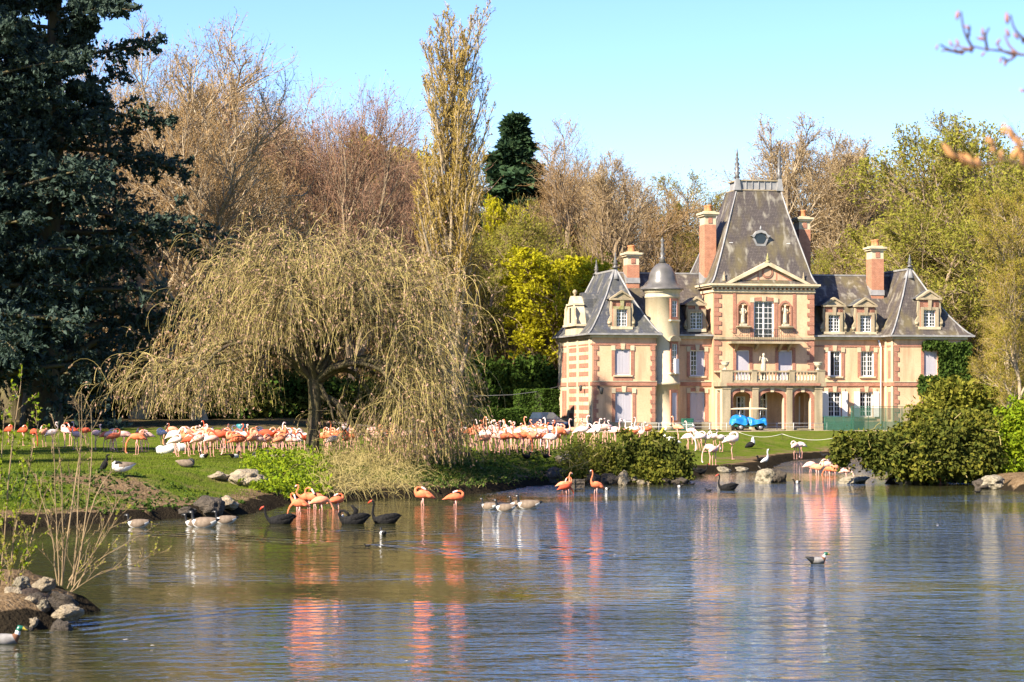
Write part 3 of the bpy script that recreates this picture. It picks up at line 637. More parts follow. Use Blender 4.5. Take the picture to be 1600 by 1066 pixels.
for i in range(9):                                            # long low limbs towards the left
    a = math.pi + (i - 4) * 0.20; ca, sa = math.cos(a), math.sin(a); rc = 8.0 - 1.5 * abs(i - 4) / 4 + 0.4 * rng.normal()
    limb([(0, 0, 3.2), (rc * .22 * ca, rc * .22 * sa, 4.4), (rc * .6 * ca, rc * .6 * sa, 4.35 + .25 * rng.normal()), (rc * .85 * ca, rc * .85 * sa, 3.5), (rc * ca, rc * sa, 2.7)], 0.11)
nl = len(limbs)
for i in range(11):                                           # low limbs towards the right and the water
    a = (i - 5.5) * 0.13; ca, sa = math.cos(a), math.sin(a); rc = 5.0 + 0.4 * rng.normal()
    limb([(0, 0, 3.1), (rc * .28 * ca, rc * .28 * sa, 4.0), (rc * .6 * ca, rc * .6 * sa, 3.8 + .2 * rng.normal()), (rc * .86 * ca, rc * .86 * sa, 2.8), (rc * ca, rc * sa, 1.9)], 0.11)
nr = len(limbs)
for i in range(7):                                            # middle storey on the water side
    a = (i - 3.4) * 0.20; ca, sa = math.cos(a), math.sin(a); rc = 5.0 + 0.4 * rng.normal()
    limb([(0, 0, 3.5), (rc * .25 * ca, rc * .25 * sa, 5.0), (rc * .6 * ca, rc * .6 * sa, 5.9 + .3 * rng.normal()), (rc * .86 * ca, rc * .86 * sa, 5.2), (rc * ca, rc * sa, 4.0)], 0.10)
nm = len(limbs)
limb([(0.1, 0, 2.7), (1.0, -.3, 2.2), (1.9, -.6, 1.3), (3.0, -.9, 0.9), (4.6, -1.3, 0.15)], 0.17)
limb([(0.0, 0, 2.6), (0.5, .2, 3.6), (1.4, .3, 3.9), (2.2, 0, 3.0), (2.6, -.5, 1.7), (3.5, -.9, 1.0)], 0.15)
limb([(0.3, -.1, 3.1), (0.62, -.3, 2.3), (0.75, -.4, 1.6), (1.2, -.5, 0.9)], 0.09)
limbs = np.array(limbs); rad = np.array(rad)
pb = PB(); V, Fc = tubes(T, Rt, 12); pb.put(V, Fc); link('trunk', pb.mesh('trunk', [BARKD], True), we)
pb = PB(); V, Fc = tubes(limbs, rad, 7); pb.put(V, Fc); link('limb', pb.mesh('limb', [BARKD], True), we)
WS = M('weeping_strands', (0.40, 0.315, 0.115), (0.13, 0.105, 0.038), island=True, rough=0.8)
WB = M('weeping_tree_buds', (0.44, 0.27, 0.20), (0.20, 0.14, 0.07), island=True, transl=0.2)
def strands(L, Rr_, n2, len2, n3, len3, t0, hem, n4=2, up=0.25):
    l2, r2 = grow(rng, L, Rr_, n2, t0, 1.0, 0.95, 0, 7, up=up, wig=0.16, rr=0.35, tip=0.3, lenshape=0.3, droop=1.0, expl=np.full(len(L) * n2, len2))
    l3, r3 = grow(rng, l2, r2, n3, 0.1, 1.0, 0.8, 0, 9, up=0.35, wig=0.07, lenshape=0.1, droop=7.0, expl=np.full(len(l2) * n3, len3), angj=0.4)
    l4, r4 = grow(rng, l3, r3, n4, 0.2, 0.95, 0.5, 0, 5, up=0.0, wig=0.12, lenshape=0.3, droop=3.5, expl=np.full(len(l3) * n4, len3 * 0.38))
    ok = l3[:, :, 2].min(1) > hem + 0.7 * rng.random(len(l3)); ok4 = l4[:, :, 2].min(1) > hem
    return l2, np.maximum(r2, 0.014), l3[ok], l4[ok4]
pbS = PB(); pbB = PB(); pbL = PB()
for L_, R_, a in ((limbs[:nd], rad[:nd], dict(n2=11, len2=1.7, n3=8, len3=2.3, t0=0.42, hem=3.9)), (limbs[nd:nl], rad[nd:nl], dict(n2=12, len2=1.6, n3=8, len3=1.9, t0=0.25, hem=1.7)),
                  (limbs[nl:nr], rad[nl:nr], dict(n2=10, len2=1.25, n3=8, len3=2.6, t0=0.58, hem=-0.2)), (limbs[nr:nm], rad[nr:nm], dict(n2=9, len2=1.1, n3=6, len3=2.9, t0=0.62, hem=0.9)), (limbs[nm:], rad[nm:], dict(n2=12, len2=1.2, n3=6, len3=1.2, t0=0.35, hem=-0.1))):
    l2, r2, l3, l4 = strands(L_, R_, **a)
    V, Fc = tubes(l2, r2, 3); pbL.put(V, Fc)
    V, Fc = ribbons(rng, l3, np.full(l3.shape[:2], 0.0078)); pbS.put(V, Fc)
    V, Fc = ribbons(rng, l4, np.full(l4.shape[:2], 0.006)); pbS.put(V, Fc)
    q = along(l4, rng, 2); V, Fc = leaves(rng, q, 0.050, aspect=2.4, droop=1.5); pbB.put(V, Fc)
    q = along(l3, rng, 3); V, Fc = leaves(rng, q, 0.050, aspect=2.4, droop=1.5); pbB.put(V, Fc)
tag(link('branch', pbL.mesh('branch', [BARKD]), we), kind='stuff'); link('hanging_foliage', pbS.mesh('hanging_foliage', [WS]), we); link('buds_foliage', pbB.mesh('buds_foliage', [WB]), we)
# dry stems and green weeds under the weeping tree, down to the water
def weeds(name, label, box, n, h, mat, seed, lean=0.5, wdt=0.008, leafm=None, leafn=0, leafs=0.06, kind='stuff', cat=None, shore=0.0):
    rng = np.random.default_rng(seed)
    px = rng.uniform(box[0], box[1], n); Y = rng.uniform(box[2], box[3], n); x = (px - 800) * Y / F
    z, dl, di = ground(x, Y, True); k = np.maximum(dl, di) > shore; x, Y, z = x[k], Y[k], z[k]; n = len(x)
    P = np.zeros((n, 6, 3)); d = unit(np.stack([rng.normal(size=n) * lean, rng.normal(size=n) * lean, np.ones(n)], 1)); p = np.stack([x, Y, z - 0.03], 1); P[:, 0] = p; L = h * (0.4 + 0.8 * rng.random(n))
    for i in range(1, 6):
        d = unit(d + rng.normal(size=(n, 3)) * 0.16 - np.array([0, 0, 0.16 * i])); p = p + d * (L / 5)[:, None]; P[:, i] = p
    pb = PB(); V, Fc = ribbons(rng, P, wdt * np.linspace(1, .4, 6)[None, :] * np.ones((n, 1))); pb.put(V, Fc, 0)
    mats = [mat]
    if leafn:
        V, Fc = leaves(rng, along(P, rng, leafn, 0.15), leafs, aspect=1.7); pb.put(V, Fc, 1); mats.append(leafm)
    o = link(name, pb.mesh(name, mats)); tag(o, label, cat, kind=kind); return o
DRY = M('dry_stems', (0.36, 0.28, 0.12), (0.22, 0.18, 0.06), island=True)
weeds('dry_weeds', 'tangle of dry straw stems under the weeping tree', (490, 650, 81.5, 92), 2600, 1.5, DRY, 8, 0.8, 0.009)
weeds('green_weeds', 'leafy green weeds on the bank beside the weeping tree trunk', (392, 505, 80, 90), 1500, 0.9, M('weed_stems', (0.10, 0.13, 0.03)), 9, 0.4, 0.006, LF['bright'], 7, 0.085)
weeds('bank_weeds', 'low green weeds along the muddy edge of the pond', (-60, 420, 67, 74), 1500, 0.22, M('weed_stems', (0.10, 0.13, 0.03)), 10, 0.5, 0.006, LF['ivy'], 5, 0.07, shore=0.25)
weeds('shore_weeds', 'green and dry weeds along the edge beyond the weeping tree', (640, 880, 86, 104), 2600, 0.45, DRY, 16, 0.6, 0.008, LF['ivy'], 4, 0.08, shore=0.15)
# grass blades on the near banks
GR = M('grass_blades', (0.080, 0.120, 0.010), (0.14, 0.16, 0.022), island=True, transl=0.3)
rng = np.random.default_rng(4)
n = 80000; Y = 66 + 50 * rng.random(n) ** 1.7; px = rng.uniform(-60, 1180, n); x = (px - 800) * Y / F
z, dl, di = ground(x, Y, True)
k = (dl > 0.5 + 0.8 * rng.random(n)) & (0.75 * np.exp(-(((x + 12.4) / 2.6) ** 2 + ((Y - 71.9) / 1.5) ** 2)) + 0.3 * rng.random(n) < 0.5); x, Y, z = x[k], Y[k], z[k]; n = len(x)
p = np.stack([x, Y, z - 0.01], 1); d = unit(np.stack([rng.normal(size=n) * .45, rng.normal(size=n) * .45, np.ones(n)], 1)); s_ = unit(np.stack([rng.normal(size=n), rng.normal(size=n), np.zeros(n)], 1)) * 0.012
hh = (0.06 + 0.10 * rng.random(n) ** 2)[:, None]
V = np.stack([p - s_, p + s_, p + d * hh], 1).reshape(-1, 3)
tag(link('grass', np_mesh('grass', V, [(np.arange(n * 3).reshape(-1, 3), 0)], [GR])), 'short green grass on the pond banks', kind='stuff')
# ------------------------------------------------------------------ the mansion
TH = R(12.0); tc_, ts_ = math.cos(TH), math.sin(TH)
MX, MY = X_at(925, 185), 185.0; MZ = CZ + (HZ - 672) * MY / F
def U(px, v=0.0):
    t = (px - 800) / F; return (t * (MY + v * tc_) - MX + v * ts_) / (tc_ - t * ts_)
def Vv(px, u=0.0):                       # depth on a side wall standing at u
    t = (px - 800) / F; return (MX + u * tc_ - t * (MY + u * ts_)) / (ts_ + t * tc_)
def Wh(py, u, v=0.0): return CZ + (HZ - py) * (MY + u * ts_ + v * tc_) / F - MZ
man = empty('mansion', (MX, MY, MZ), TH)
tag(man, 'cream and brick mansion with slate pavilion roofs, round turret and arcaded porch', 'mansion')

def wall_mat(name, c1, c2, c3):
    m = bpy.data.materials.new(name); m.use_nodes = True; n = m.node_tree.nodes; l = m.node_tree.links; b = n['Principled BSDF']; b.inputs['Roughness'].default_value = 0.9; b.inputs['Specular IOR Level'].default_value = 0.15
    tc = n.new('ShaderNodeTexCoord')
    def nz(s, st, d=5):
        mp = n.new('ShaderNodeMapping'); mp.inputs['Scale'].default_value = st; l.new(tc.outputs['Object'], mp.inputs[0]); z = n.new('ShaderNodeTexNoise'); z.inputs['Scale'].default_value = s; z.inputs['Detail'].default_value = d; l.new(mp.outputs[0], z.inputs['Vector']); return z.outputs[0]
    def mr(v, a, bb, hi=1.0):
        q = n.new('ShaderNodeMapRange'); l.new(v, q.inputs[0]); q.inputs[1].default_value = a; q.inputs[2].default_value = bb; q.inputs[4].default_value = hi; return q.outputs[0]
    def mx(f, a, bb):
        q = n.new('ShaderNodeMix'); q.data_type = 'RGBA'; l.new(f, q.inputs[0])
        for i, k in ((6, a), (7, bb)):
            if isinstance(k, tuple): q.inputs[i].default_value = (*k, 1)
            else: l.new(k, q.inputs[i])
        return q.outputs[2]
    c = mx(mr(nz(0.5, (1, 1, 1)), 0.35, 0.65), c1, c2)
    c = mx(mr(nz(1.6, (1, 1, 0.14)), 0.46, 0.70, 0.8), c, c3)
    c = mx(mr(nz(9, (1, 1, 1)), 0.48, 0.75, 0.45), c, c3)
    l.new(c, b.inputs['Base Color'])
    bp = n.new('ShaderNodeBump'); bp.inputs['Strength'].default_value = 0.25; bp.inputs['Distance'].default_value = 0.03; l.new(nz(22, (1, 1, 1)), bp.inputs['Height']); l.new(bp.outputs[0], b.inputs['Normal'])
    return m
STUC = wall_mat('ochre_stucco', (0.59, 0.36, 0.21), (0.66, 0.425, 0.26), (0.38, 0.23, 0.135))
CREAM = wall_mat('cream_limestone', (0.56, 0.47, 0.32), (0.50, 0.41, 0.27), (0.36, 0.29, 0.18))
STONE = wall_mat('weathered_limestone', (0.40, 0.32, 0.21), (0.32, 0.25, 0.16), (0.16, 0.14, 0.085))
PLIN = wall_mat('grey_plinth_stone', (0.27, 0.225, 0.155), (0.20, 0.165, 0.115), (0.12, 0.105, 0.07))
def brick_mat(name, c1, c2, mort, s=1.0):
    m = bpy.data.materials.new(name); m.use_nodes = True; n = m.node_tree.nodes; l = m.node_tree.links; b = n['Principled BSDF']; b.inputs['Roughness'].default_value = 0.9; b.inputs['Specular IOR Level'].default_value = 0.15
    tc = n.new('ShaderNodeTexCoord'); sx = n.new('ShaderNodeSeparateXYZ'); l.new(tc.outputs['Object'], sx.inputs[0])
    ad = n.new('ShaderNodeMath'); l.new(sx.outputs[0], ad.inputs[0]); l.new(sx.outputs[1], ad.inputs[1]); cb = n.new('ShaderNodeCombineXYZ'); l.new(ad.outputs[0], cb.inputs[0]); l.new(sx.outputs[2], cb.inputs[1])
    bt = n.new('ShaderNodeTexBrick'); l.new(cb.outputs[0], bt.inputs['Vector']); bt.inputs['Scale'].default_value = 1.0 * s; bt.inputs['Brick Width'].default_value = 0.24; bt.inputs['Row Height'].default_value = 0.075; bt.inputs['Mortar Size'].default_value = 0.008
    bt.inputs['Color1'].default_value = (*c1, 1); bt.inputs['Color2'].default_value = (*c2, 1); bt.inputs['Mortar'].default_value = (*mort, 1)
    nz = n.new('ShaderNodeTexNoise'); nz.inputs['Scale'].default_value = 2.5; nz.inputs['Detail'].default_value = 5; l.new(tc.outputs['Object'], nz.inputs['Vector'])
    mr = n.new('ShaderNodeMapRange'); l.new(nz.outputs[0], mr.inputs[0]); mr.inputs[1].default_value = 0.45; mr.inputs[2].default_value = 0.8; mr.inputs[4].default_value = 0.55
    mx = n.new('ShaderNodeMix'); mx.data_type = 'RGBA'; l.new(mr.outputs[0], mx.inputs[0]); l.new(bt.outputs[0], mx.inputs[6]); mx.inputs[7].default_value = (c2[0] * .6, c2[1] * .65, c2[2] * .7, 1)
    l.new(mx.outputs[2], b.inputs['Base Color']); return m
BRICK = brick_mat('red_brick', (0.36, 0.135, 0.085), (0.27, 0.10, 0.065), (0.42, 0.30, 0.21))
BRICKO = brick_mat('orange_chimney_brick', (0.42, 0.17, 0.095), (0.34, 0.13, 0.075), (0.42, 0.29, 0.19))
def slate_mat(name, c1, c2, moss):
    m = bpy.data.materials.new(name); m.use_nodes = True; n = m.node_tree.nodes; l = m.node_tree.links; b = n['Principled BSDF']; b.inputs['Roughness'].default_value = 0.55; b.inputs['Specular IOR Level'].default_value = 0.22
    tc = n.new('ShaderNodeTexCoord'); sx = n.new('ShaderNodeSeparateXYZ'); l.new(tc.outputs['Object'], sx.inputs[0])
    ad = n.new('ShaderNodeMath'); l.new(sx.outputs[0], ad.inputs[0]); l.new(sx.outputs[1], ad.inputs[1]); cb = n.new('ShaderNodeCombineXYZ'); l.new(ad.outputs[0], cb.inputs[0]); l.new(sx.outputs[2], cb.inputs[1])
    bt = n.new('ShaderNodeTexBrick'); l.new(cb.outputs[0], bt.inputs['Vector']); bt.inputs['Scale'].default_value = 1.0; bt.inputs['Brick Width'].default_value = 0.22; bt.inputs['Row Height'].default_value = 0.13; bt.inputs['Mortar Size'].default_value = 0.012
    bt.inputs['Color1'].default_value = (*c1, 1); bt.inputs['Color2'].default_value = (*c2, 1); bt.inputs['Mortar'].default_value = (c2[0] * .45, c2[1] * .45, c2[2] * .45, 1)
    def nz(s, st):
        mp = n.new('ShaderNodeMapping'); mp.inputs['Scale'].default_value = st; l.new(tc.outputs['Object'], mp.inputs[0]); z = n.new('ShaderNodeTexNoise'); z.inputs['Scale'].default_value = s; z.inputs['Detail'].default_value = 5; l.new(mp.outputs[0], z.inputs['Vector']); return z.outputs[0]
    def mx(v, a, bb, hi, c, d):
        q = n.new('ShaderNodeMapRange'); l.new(v, q.inputs[0]); q.inputs[1].default_value = a; q.inputs[2].default_value = bb; q.inputs[4].default_value = hi
        k = n.new('ShaderNodeMix'); k.data_type = 'RGBA'; l.new(q.outputs[0], k.inputs[0]); l.new(c, k.inputs[6]); k.inputs[7].default_value = (*d, 1); return k.outputs[2]
    c = mx(nz(0.8, (1.2, 1.2, 0.16)), 0.44, 0.66, 0.9, bt.outputs[0], moss)
    c = mx(nz(1.5, (1.5, 1.5, 0.10)), 0.54, 0.72, 0.75, c, (0.30, 0.27, 0.21))
    c = mx(nz(3.0, (1, 1, 1)), 0.5, 0.85, 0.5, c, (c1[0] * .5, c1[1] * .5, c1[2] * .5))
    l.new(c, b.inputs['Base Color'])
    bp = n.new('ShaderNodeBump'); bp.inputs['Strength'].default_value = 0.4; bp.inputs['Distance'].default_value = 0.03; l.new(bt.outputs['Fac'], bp.inputs['Height']); bp.invert = True; l.new(bp.outputs[0], b.inputs['Normal'])
    return m
SLATE = slate_mat('brown_grey_slate', (0.105, 0.086, 0.076), (0.075, 0.062, 0.056), (0.125, 0.10, 0.05))
SLATEB = slate_mat('blue_grey_slate', (0.080, 0.083, 0.098), (0.060, 0.063, 0.076), (0.08, 0.078, 0.06))
LEAD = M('grey_lead', (0.30, 0.29, 0.28), (0.19, 0.185, 0.18), scale=2, rough=0.5, bump=0.1)
LEADD = M('dark_lead_dome', (0.12, 0.11, 0.10), (0.075, 0.07, 0.06), scale=1.5, rough=0.38, bump=0.1, spec=0.6)
IRON = M('dark_iron', (0.03, 0.03, 0.03), rough=0.6)
TERRA = M('terracotta_pot', (0.55, 0.22, 0.09), (0.42, 0.16, 0.07), scale=6)
WHITE = M('white_window_paint', (0.74, 0.72, 0.70), rough=0.5)
SHUT = M('pale_lilac_shutter_paint', (0.44, 0.41, 0.44), (0.37, 0.35, 0.38), scale=1.5, stretch=(1, 1, .2), rough=0.6)
GLASS = M('dark_window_glass', (0.012, 0.014, 0.018), rough=0.06, spec=0.7)
PINK = wall_mat('pink_pediment_plaster', (0.54, 0.36, 0.24), (0.48, 0.31, 0.20), (0.36, 0.24, 0.15))
DARK = M('painted_room_shade', (0.05, 0.045, 0.04))  # shade of the unlit room, put into the colour of a panel
STAT = M('statue_limestone', (0.55, 0.48, 0.36), (0.36, 0.31, 0.21), scale=6, bump=0.4)
MOSSY = M('mossy_stone', (0.34, 0.29, 0.17), (0.20, 0.20, 0.06), scale=2.5, bump=0.3)

def wall_front(mb, u0, u1, w0, w1, v, ops, depth=0.32, mi=0, ri=0):
    """a wall face at depth v with real openings and reveals; ops: (u0, u1, w0, w1)"""
    us = sorted({u0, u1, *[o[0] for o in ops], *[o[1] for o in ops]}); ws = sorted({w0, w1, *[o[2] for o in ops], *[o[3] for o in ops]})
    us = [x for x in us if u0 <= x <= u1]; ws = [x for x in ws if w0 <= x <= w1]
    for a, b_ in zip(us, us[1:]):
        for c, d in zip(ws, ws[1:]):
            if any(o[0] <= a and b_ <= o[1] and o[2] <= c and d <= o[3] for o in ops): continue
            mb.mat(mi).add([(a, v, c), (b_, v, c), (b_, v, d), (a, v, d)], [(0, 1, 2, 3)])
    for a, b_, c, d in ops:
        mb.mat(ri).add([(a, v, c), (a, v + depth, c), (a, v + depth, d), (a, v, d)], [(0, 1, 2, 3)])
        mb.add([(b_, v, c), (b_, v, d), (b_, v + depth, d), (b_, v + depth, c)], [(0, 1, 2, 3)])
        mb.add([(a, v, d), (a, v + depth, d), (b_, v + depth, d), (b_, v, d)], [(0, 1, 2, 3)])
        mb.add([(a, v, c), (b_, v, c), (b_, v + depth, c), (a, v + depth, c)], [(0, 1, 2, 3)])
def part(name, mb, mats, parent=man): return mb.build(name, mats, parent)

def xf(pos, rz, fn):
    """build in a local frame then carry the vertices to pos, turned by rz"""
    mb = MB(); fn(mb); c, s = math.cos(rz), math.sin(rz)
    mb.v = [(pos[0] + x * c - y * s, pos[1] + x * s + y * c, pos[2] + z) for x, y, z in mb.v]; return mb
def window(uc, w0, w1, wd, v, style, surround=True, sill=True, cols=4, rows=5, rz=0.0, arch=0.0, key=True, parent=man, sw=0.26, brickw=BRICK, nm='window'):
    """a window in an opening uc +- wd/2, w0..w1 of a wall face at v. style: glass, shut, left, open, dormer"""
    h = w1 - w0; pos = (uc, v, w0); a = wd / 2
    fr = xf(pos, rz, lambda m: [m.box(-a + .002, -a + .07, .12, .20, .002, h - .002), m.box(a - .07, a - .002, .12, .20, .002, h - .002), m.box(-a + .07, a - .07, .12, .20, h - .09, h - .002), m.box(-a + .07, a - .07, .12, .20, .002, .09)])
    p = part(nm, fr, [WHITE], parent)
    def leaf(m, x0, x1, cc):
        m.box(x0, x0 + .06, .13, .18, .092, h - .092); m.box(x1 - .06, x1, .13, .18, .092, h - .092)
        for k in range(1, cc): x = x0 + (x1 - x0) * k / cc; m.box(x - .016, x + .016, .14, .17, .092, h - .092)
        for k in range(1, rows): z = .09 + (h - .18) * k / rows; m.box(x0 + .06, x1 - .06, .138, .172, z - .018, z + .018)
    if style in ('glass', 'left', 'dormer', 'flanked'):
        sp = [(-a + .07, 0), (0, a - .07)] if style != 'left' else [(-a + .07, 0)]
        for x0, x1 in sp: part('casement', xf(pos, rz, lambda m: leaf(m, x0 + .004, x1 - .004, cols // 2)), [WHITE], p)
        part('glazing', xf(pos, rz, lambda m: m.box(-a + .07, a - .07 if style != 'left' else 0, .153, .160, .09, h - .09)), [GLASS], p)
    def shl(m, x0, x1, y, zz=.09):
        m.box(x0, x1, y, y + .045, zz, h - zz)
        for k in range(5): x = x0 + (x1 - x0) * (k + .5) / 5; m.box(x - (x1 - x0) * .085, x + (x1 - x0) * .085, y - .012, y, zz + .06, h - zz - .06)
    if style == 'shut':
        for x0, x1 in ((-a + .072, -.006), (.006, a - .072)): part('shutter', xf(pos, rz, lambda m: shl(m, x0, x1, .10)), [SHUT], p)
    if style == 'left':
        part('shutter', xf(pos, rz, lambda m: shl(m, .006, a - .072, .10)), [SHUT], p)
    if style == 'open':                                        # a casement swung inwards on one side, a dark panel painted as the room's shade on the other
        part('casement', xf(pos, rz, lambda m: leaf(m, .0, a - .074, 2)), [WHITE], p); part('glazing', xf(pos, rz, lambda m: m.box(0, a - .07, .153, .160, .09, h - .09)), [GLASS], p)
        part('room_shade_panel', xf(pos, rz, lambda m: m.box(-a + .07, -.002, .30, .31, .09, h - .09)), [DARK], p)
        part('shutter', xf(pos, rz, lambda m: m.box(-a - .02, -a + .05, -.5, -.012, .05, h - .05)), [SHUT], p)
    if style == 'flanked':
        for sg in (-1, 1): part('shutter', xf(pos, rz, lambda m: shl(m, sg * (a + .27) - .24, sg * (a + .27) + .24, -.115, .0)), [WHITE], p)
    if surround:
        pr = .05
        def sur(m):
            m.box(-a - sw, -a, -pr, -.002, -.05, h); m.box(a, a + sw, -pr, -.002, -.05, h)
            m.prism([(-a - sw, h), (a + sw, h), (a + sw, h + .22), (a * .5, h + .30), (0, h + .33), (-a * .5, h + .30), (-a - sw, h + .22)], -pr, -.002)
        part('brick_surround', xf(pos, rz, sur), [brickw], p)
        if key:
            part('keystone', xf(pos, rz, lambda m: m.prism([(-.13, h - .04), (.13, h - .04), (.19, h + .44), (-.19, h + .44)], -.10, -.053)), [CREAM], p)
            for sg in (-1, 1): part('springer_stone', xf(pos, rz, lambda m: m.box(sg * (a + sw * .5) - sw * .62, sg * (a + sw * .5) + sw * .62, -.085, -.053, h - .12, h + .28)), [CREAM], p)
    if sill: part('sill', xf(pos, rz, lambda m: m.box(-a - .12, a + .12, -.14, .10, -.13, -.002)), [CREAM], p)
    return p
def quoin(u, v, w0, w1, rz=0.0, flip=1, wide=.42, mat=BRICK, step=.36):
    """toothed brick corner: long and short blocks, each a piece"""
    base = part('quoin', xf((u, v, 0), rz, lambda m: m.box(min(0, flip * wide * .62), max(0, flip * wide * .62), -.04, -.003, w0, w1)), [mat])
    n = int((w1 - w0) / step); st = (w1 - w0) / n
    me = None
    for k in range(n):
        if k % 2: continue
        if me is None: me = xf((u, v, 0), rz, lambda m: m.box(min(0, flip * wide), max(0, flip * wide), -.065, -.042, w0 + .02, w0 + st - .02)).mesh('quoin_block', mat)
        o = link('quoin_block', me, base); o.location.z = k * st
def band(name, u0, u1, v, w0, w1, pr, mat, d=.0): return part(name, MB().box(u0, u1, v - pr, v - .004 + d, w0, w1), [mat])

# levels
WE, WB_, WP, WF = 7.70, 3.72, 0.62, 6.90      # eave, belt course, plinth, frieze line
VM, VC, VP = 2.2, 1.5, -0.35                  # main front, centre front, porch front
LU1 = U(1025); DEP = 11.8
CU0, CU1 = U(1115.5, VC), U(1272, VC); RU0, RU1 = U(1397), U(1508)
UW = lambda px, v=0.0: U(px, v)
def opn(px0, px1, w0, w1, v): return (U(px0, v), U(px1, v), w0, w1)
# --- left wing
opsL = [opn(960.5, 985.5, 4.42, 6.52, 0), opn(961, 988, .62, 3.08, 0)]
m = MB(); wall_front(m, 0, LU1, WP, WE, 0, opsL); m.mat(0).box(.01, LU1, .32, DEP, WP, WE)
part('wall', m, [STUC])
# --- main body, both sides of the pavilion
opsM = [opn(1078, 1101, 4.37, 6.5, VM), opn(1078, 1101, .62, 3.1, VM)]
m = MB(); wall_front(m, LU1 - .3, CU0 + .3, WP, WE, VM, opsM); m.box(LU1 - .3, CU0 + .3, VM + .32, DEP - 1, WP, WE); part('wall', m, [STUC])
opsR = [opn(1293.5, 1314.5, 4.37, 6.5, VM), opn(1344.5, 1365.5, 4.37, 6.5, VM), opn(1293.5, 1314.5, 1.0, 3.1, VM), opn(1343, 1364, 1.0, 3.1, VM)]
m = MB(); wall_front(m, CU1 - .3, RU0 + .2, WP, WE, VM, opsR); m.box(CU1 - .3, RU0 + .2, VM + .32, DEP - 1, WP, WE); part('wall', m, [STUC])
# --- right wing
opsW = [opn(1443.5, 1464.5, 4.42, 6.52, 0), opn(1443.5, 1464.5, .62, 3.1, 0)]
m = MB(); wall_front(m, RU0, RU1, WP, WE, 0, opsW); m.box(RU0, RU1 - .01, .32, DEP, WP, WE); part('wall', m, [STUC])
# plinth
m = MB(); m.box(-.08, LU1 + .08, -.08, DEP, -.3, WP); m.box(LU1 + .08, CU0, VM - .08, DEP - 1, -.3, WP); m.box(CU1, RU0 - .08, VM - .08, DEP - 1, -.3, WP); m.box(RU0 - .08, RU1 + .08, -.08, DEP, -.3, WP)
part('plinth', m, [PLIN])
# belts, friezes, eaves
for u0, u1, v in ((-.05, LU1 + .05, 0), (LU1 + .05, CU0, VM), (CU1, RU0 - .05, VM), (RU0 - .05, RU1 + .05, 0)):
    band('belt_course', u0, u1, v, WB_ - .16, WB_ + .16, .09, BRICK); band('belt_ledge', u0, u1, v, WB_ + .163, WB_ + .22, .13, CREAM)
    band('frieze_line', u0, u1, v, WF - .08, WF + .05, .05, BRICK); band('cornice', u0 - .1, u1 + .1, v, WE - .28, WE - .02, .22, CREAM)
# side belts
for u in (-.09, RU0 - .09):
    d = DEP if u < 1 else VM
    part('belt_course', MB().box(u, u + .086, 0, d, WB_ - .16, WB_ + .16), [BRICK]); part('cornice', MB().box(u - .13, u + .086, -.22, d, WE - .28, WE - .02), [CREAM]); part('frieze_line', MB().box(u + .04, u + .086, 0, d, WF - .08, WF + .05), [BRICK])
for u, v, fl in ((.10, 0, 1), (LU1 - .08, 0, -1), (RU0, 0, 1)):
    quoin(u, v, WP + .02, WB_ - .17, flip=fl); quoin(u, v, WB_ + .23, WF - .09, flip=fl)
# --- banded end wall of the left wing: cream courses with brick panels
m = MB(); vL = lambda px: Vv(px)
m.box(-.03, .005, -.02, DEP, WP, WE - .29); part('end_wall', m, [CREAM])
rowz = [.95, 1.62, 2.30, 2.97, 4.35, 5.03, 5.70, 6.35]
cols_ = [(1.05, 4.25), (4.9, 7.75)]
pm = None
for z in rowz:
    for k, (a, b_) in enumerate(cols_):
        o = part('brick_panel', MB().box(-.055, -.032, a, b_, z, z + .36), [BRICK])
for a, b_ in ((8.35, 9.3), (9.45, 10.3)):
    for z0, z1 in ((.9, 3.2), (4.3, 6.4)): part('brick_panel', MB().box(-.055, -.032, a, b_, z0, z1), [BRICK])
for a in (.35, 4.45, 7.95, 10.9): part('stone_pilaster', MB().box(-.10, -.032, a, a + .42, WP, WE - .29), [CREAM])
part('wall_lantern', MB().box(-.12, -.034, 1.9, 2.1, 3.6, 3.64).box(-.45, -.12, 1.98, 2.02, 3.6, 3.64).lathe([(.02, .40), (.14, .36), (.10, -.02), (.04, -.08)], (-.45, 2.0, 3.2), 6), [IRON])
part('wall_lantern', MB().box(.52, .56, -.95, -.07, 3.42, 3.46).box(.45, .63, -.07, -.004, 3.3, 3.6).lathe([(.02, .42), (.20, .34), (.13, -.10), (.04, -.16)], (.54, -.95, 3.02), 6), [IRON])
# left return of the right wing: pilaster strips and tall brick slots
for z0, z1 in ((4.2, 6.5), (.8, 3.1)): part('brick_panel', MB().box(RU0 - .02, RU0 - .004, .75, 1.35, z0, z1), [BRICK])
for a in (.15, 1.55): part('stone_pilaster', MB().box(RU0 - .07, RU0 - .004, a, a + .4, WP, WE - .29), [CREAM])
part('downpipe', MB().tube([(RU0 - .55, VM - .12, WE - .3), (RU0 - .35, VM - .12, WE - .9), (RU0 - .35, VM - .12, .1)], .07, 8), [WHITE])
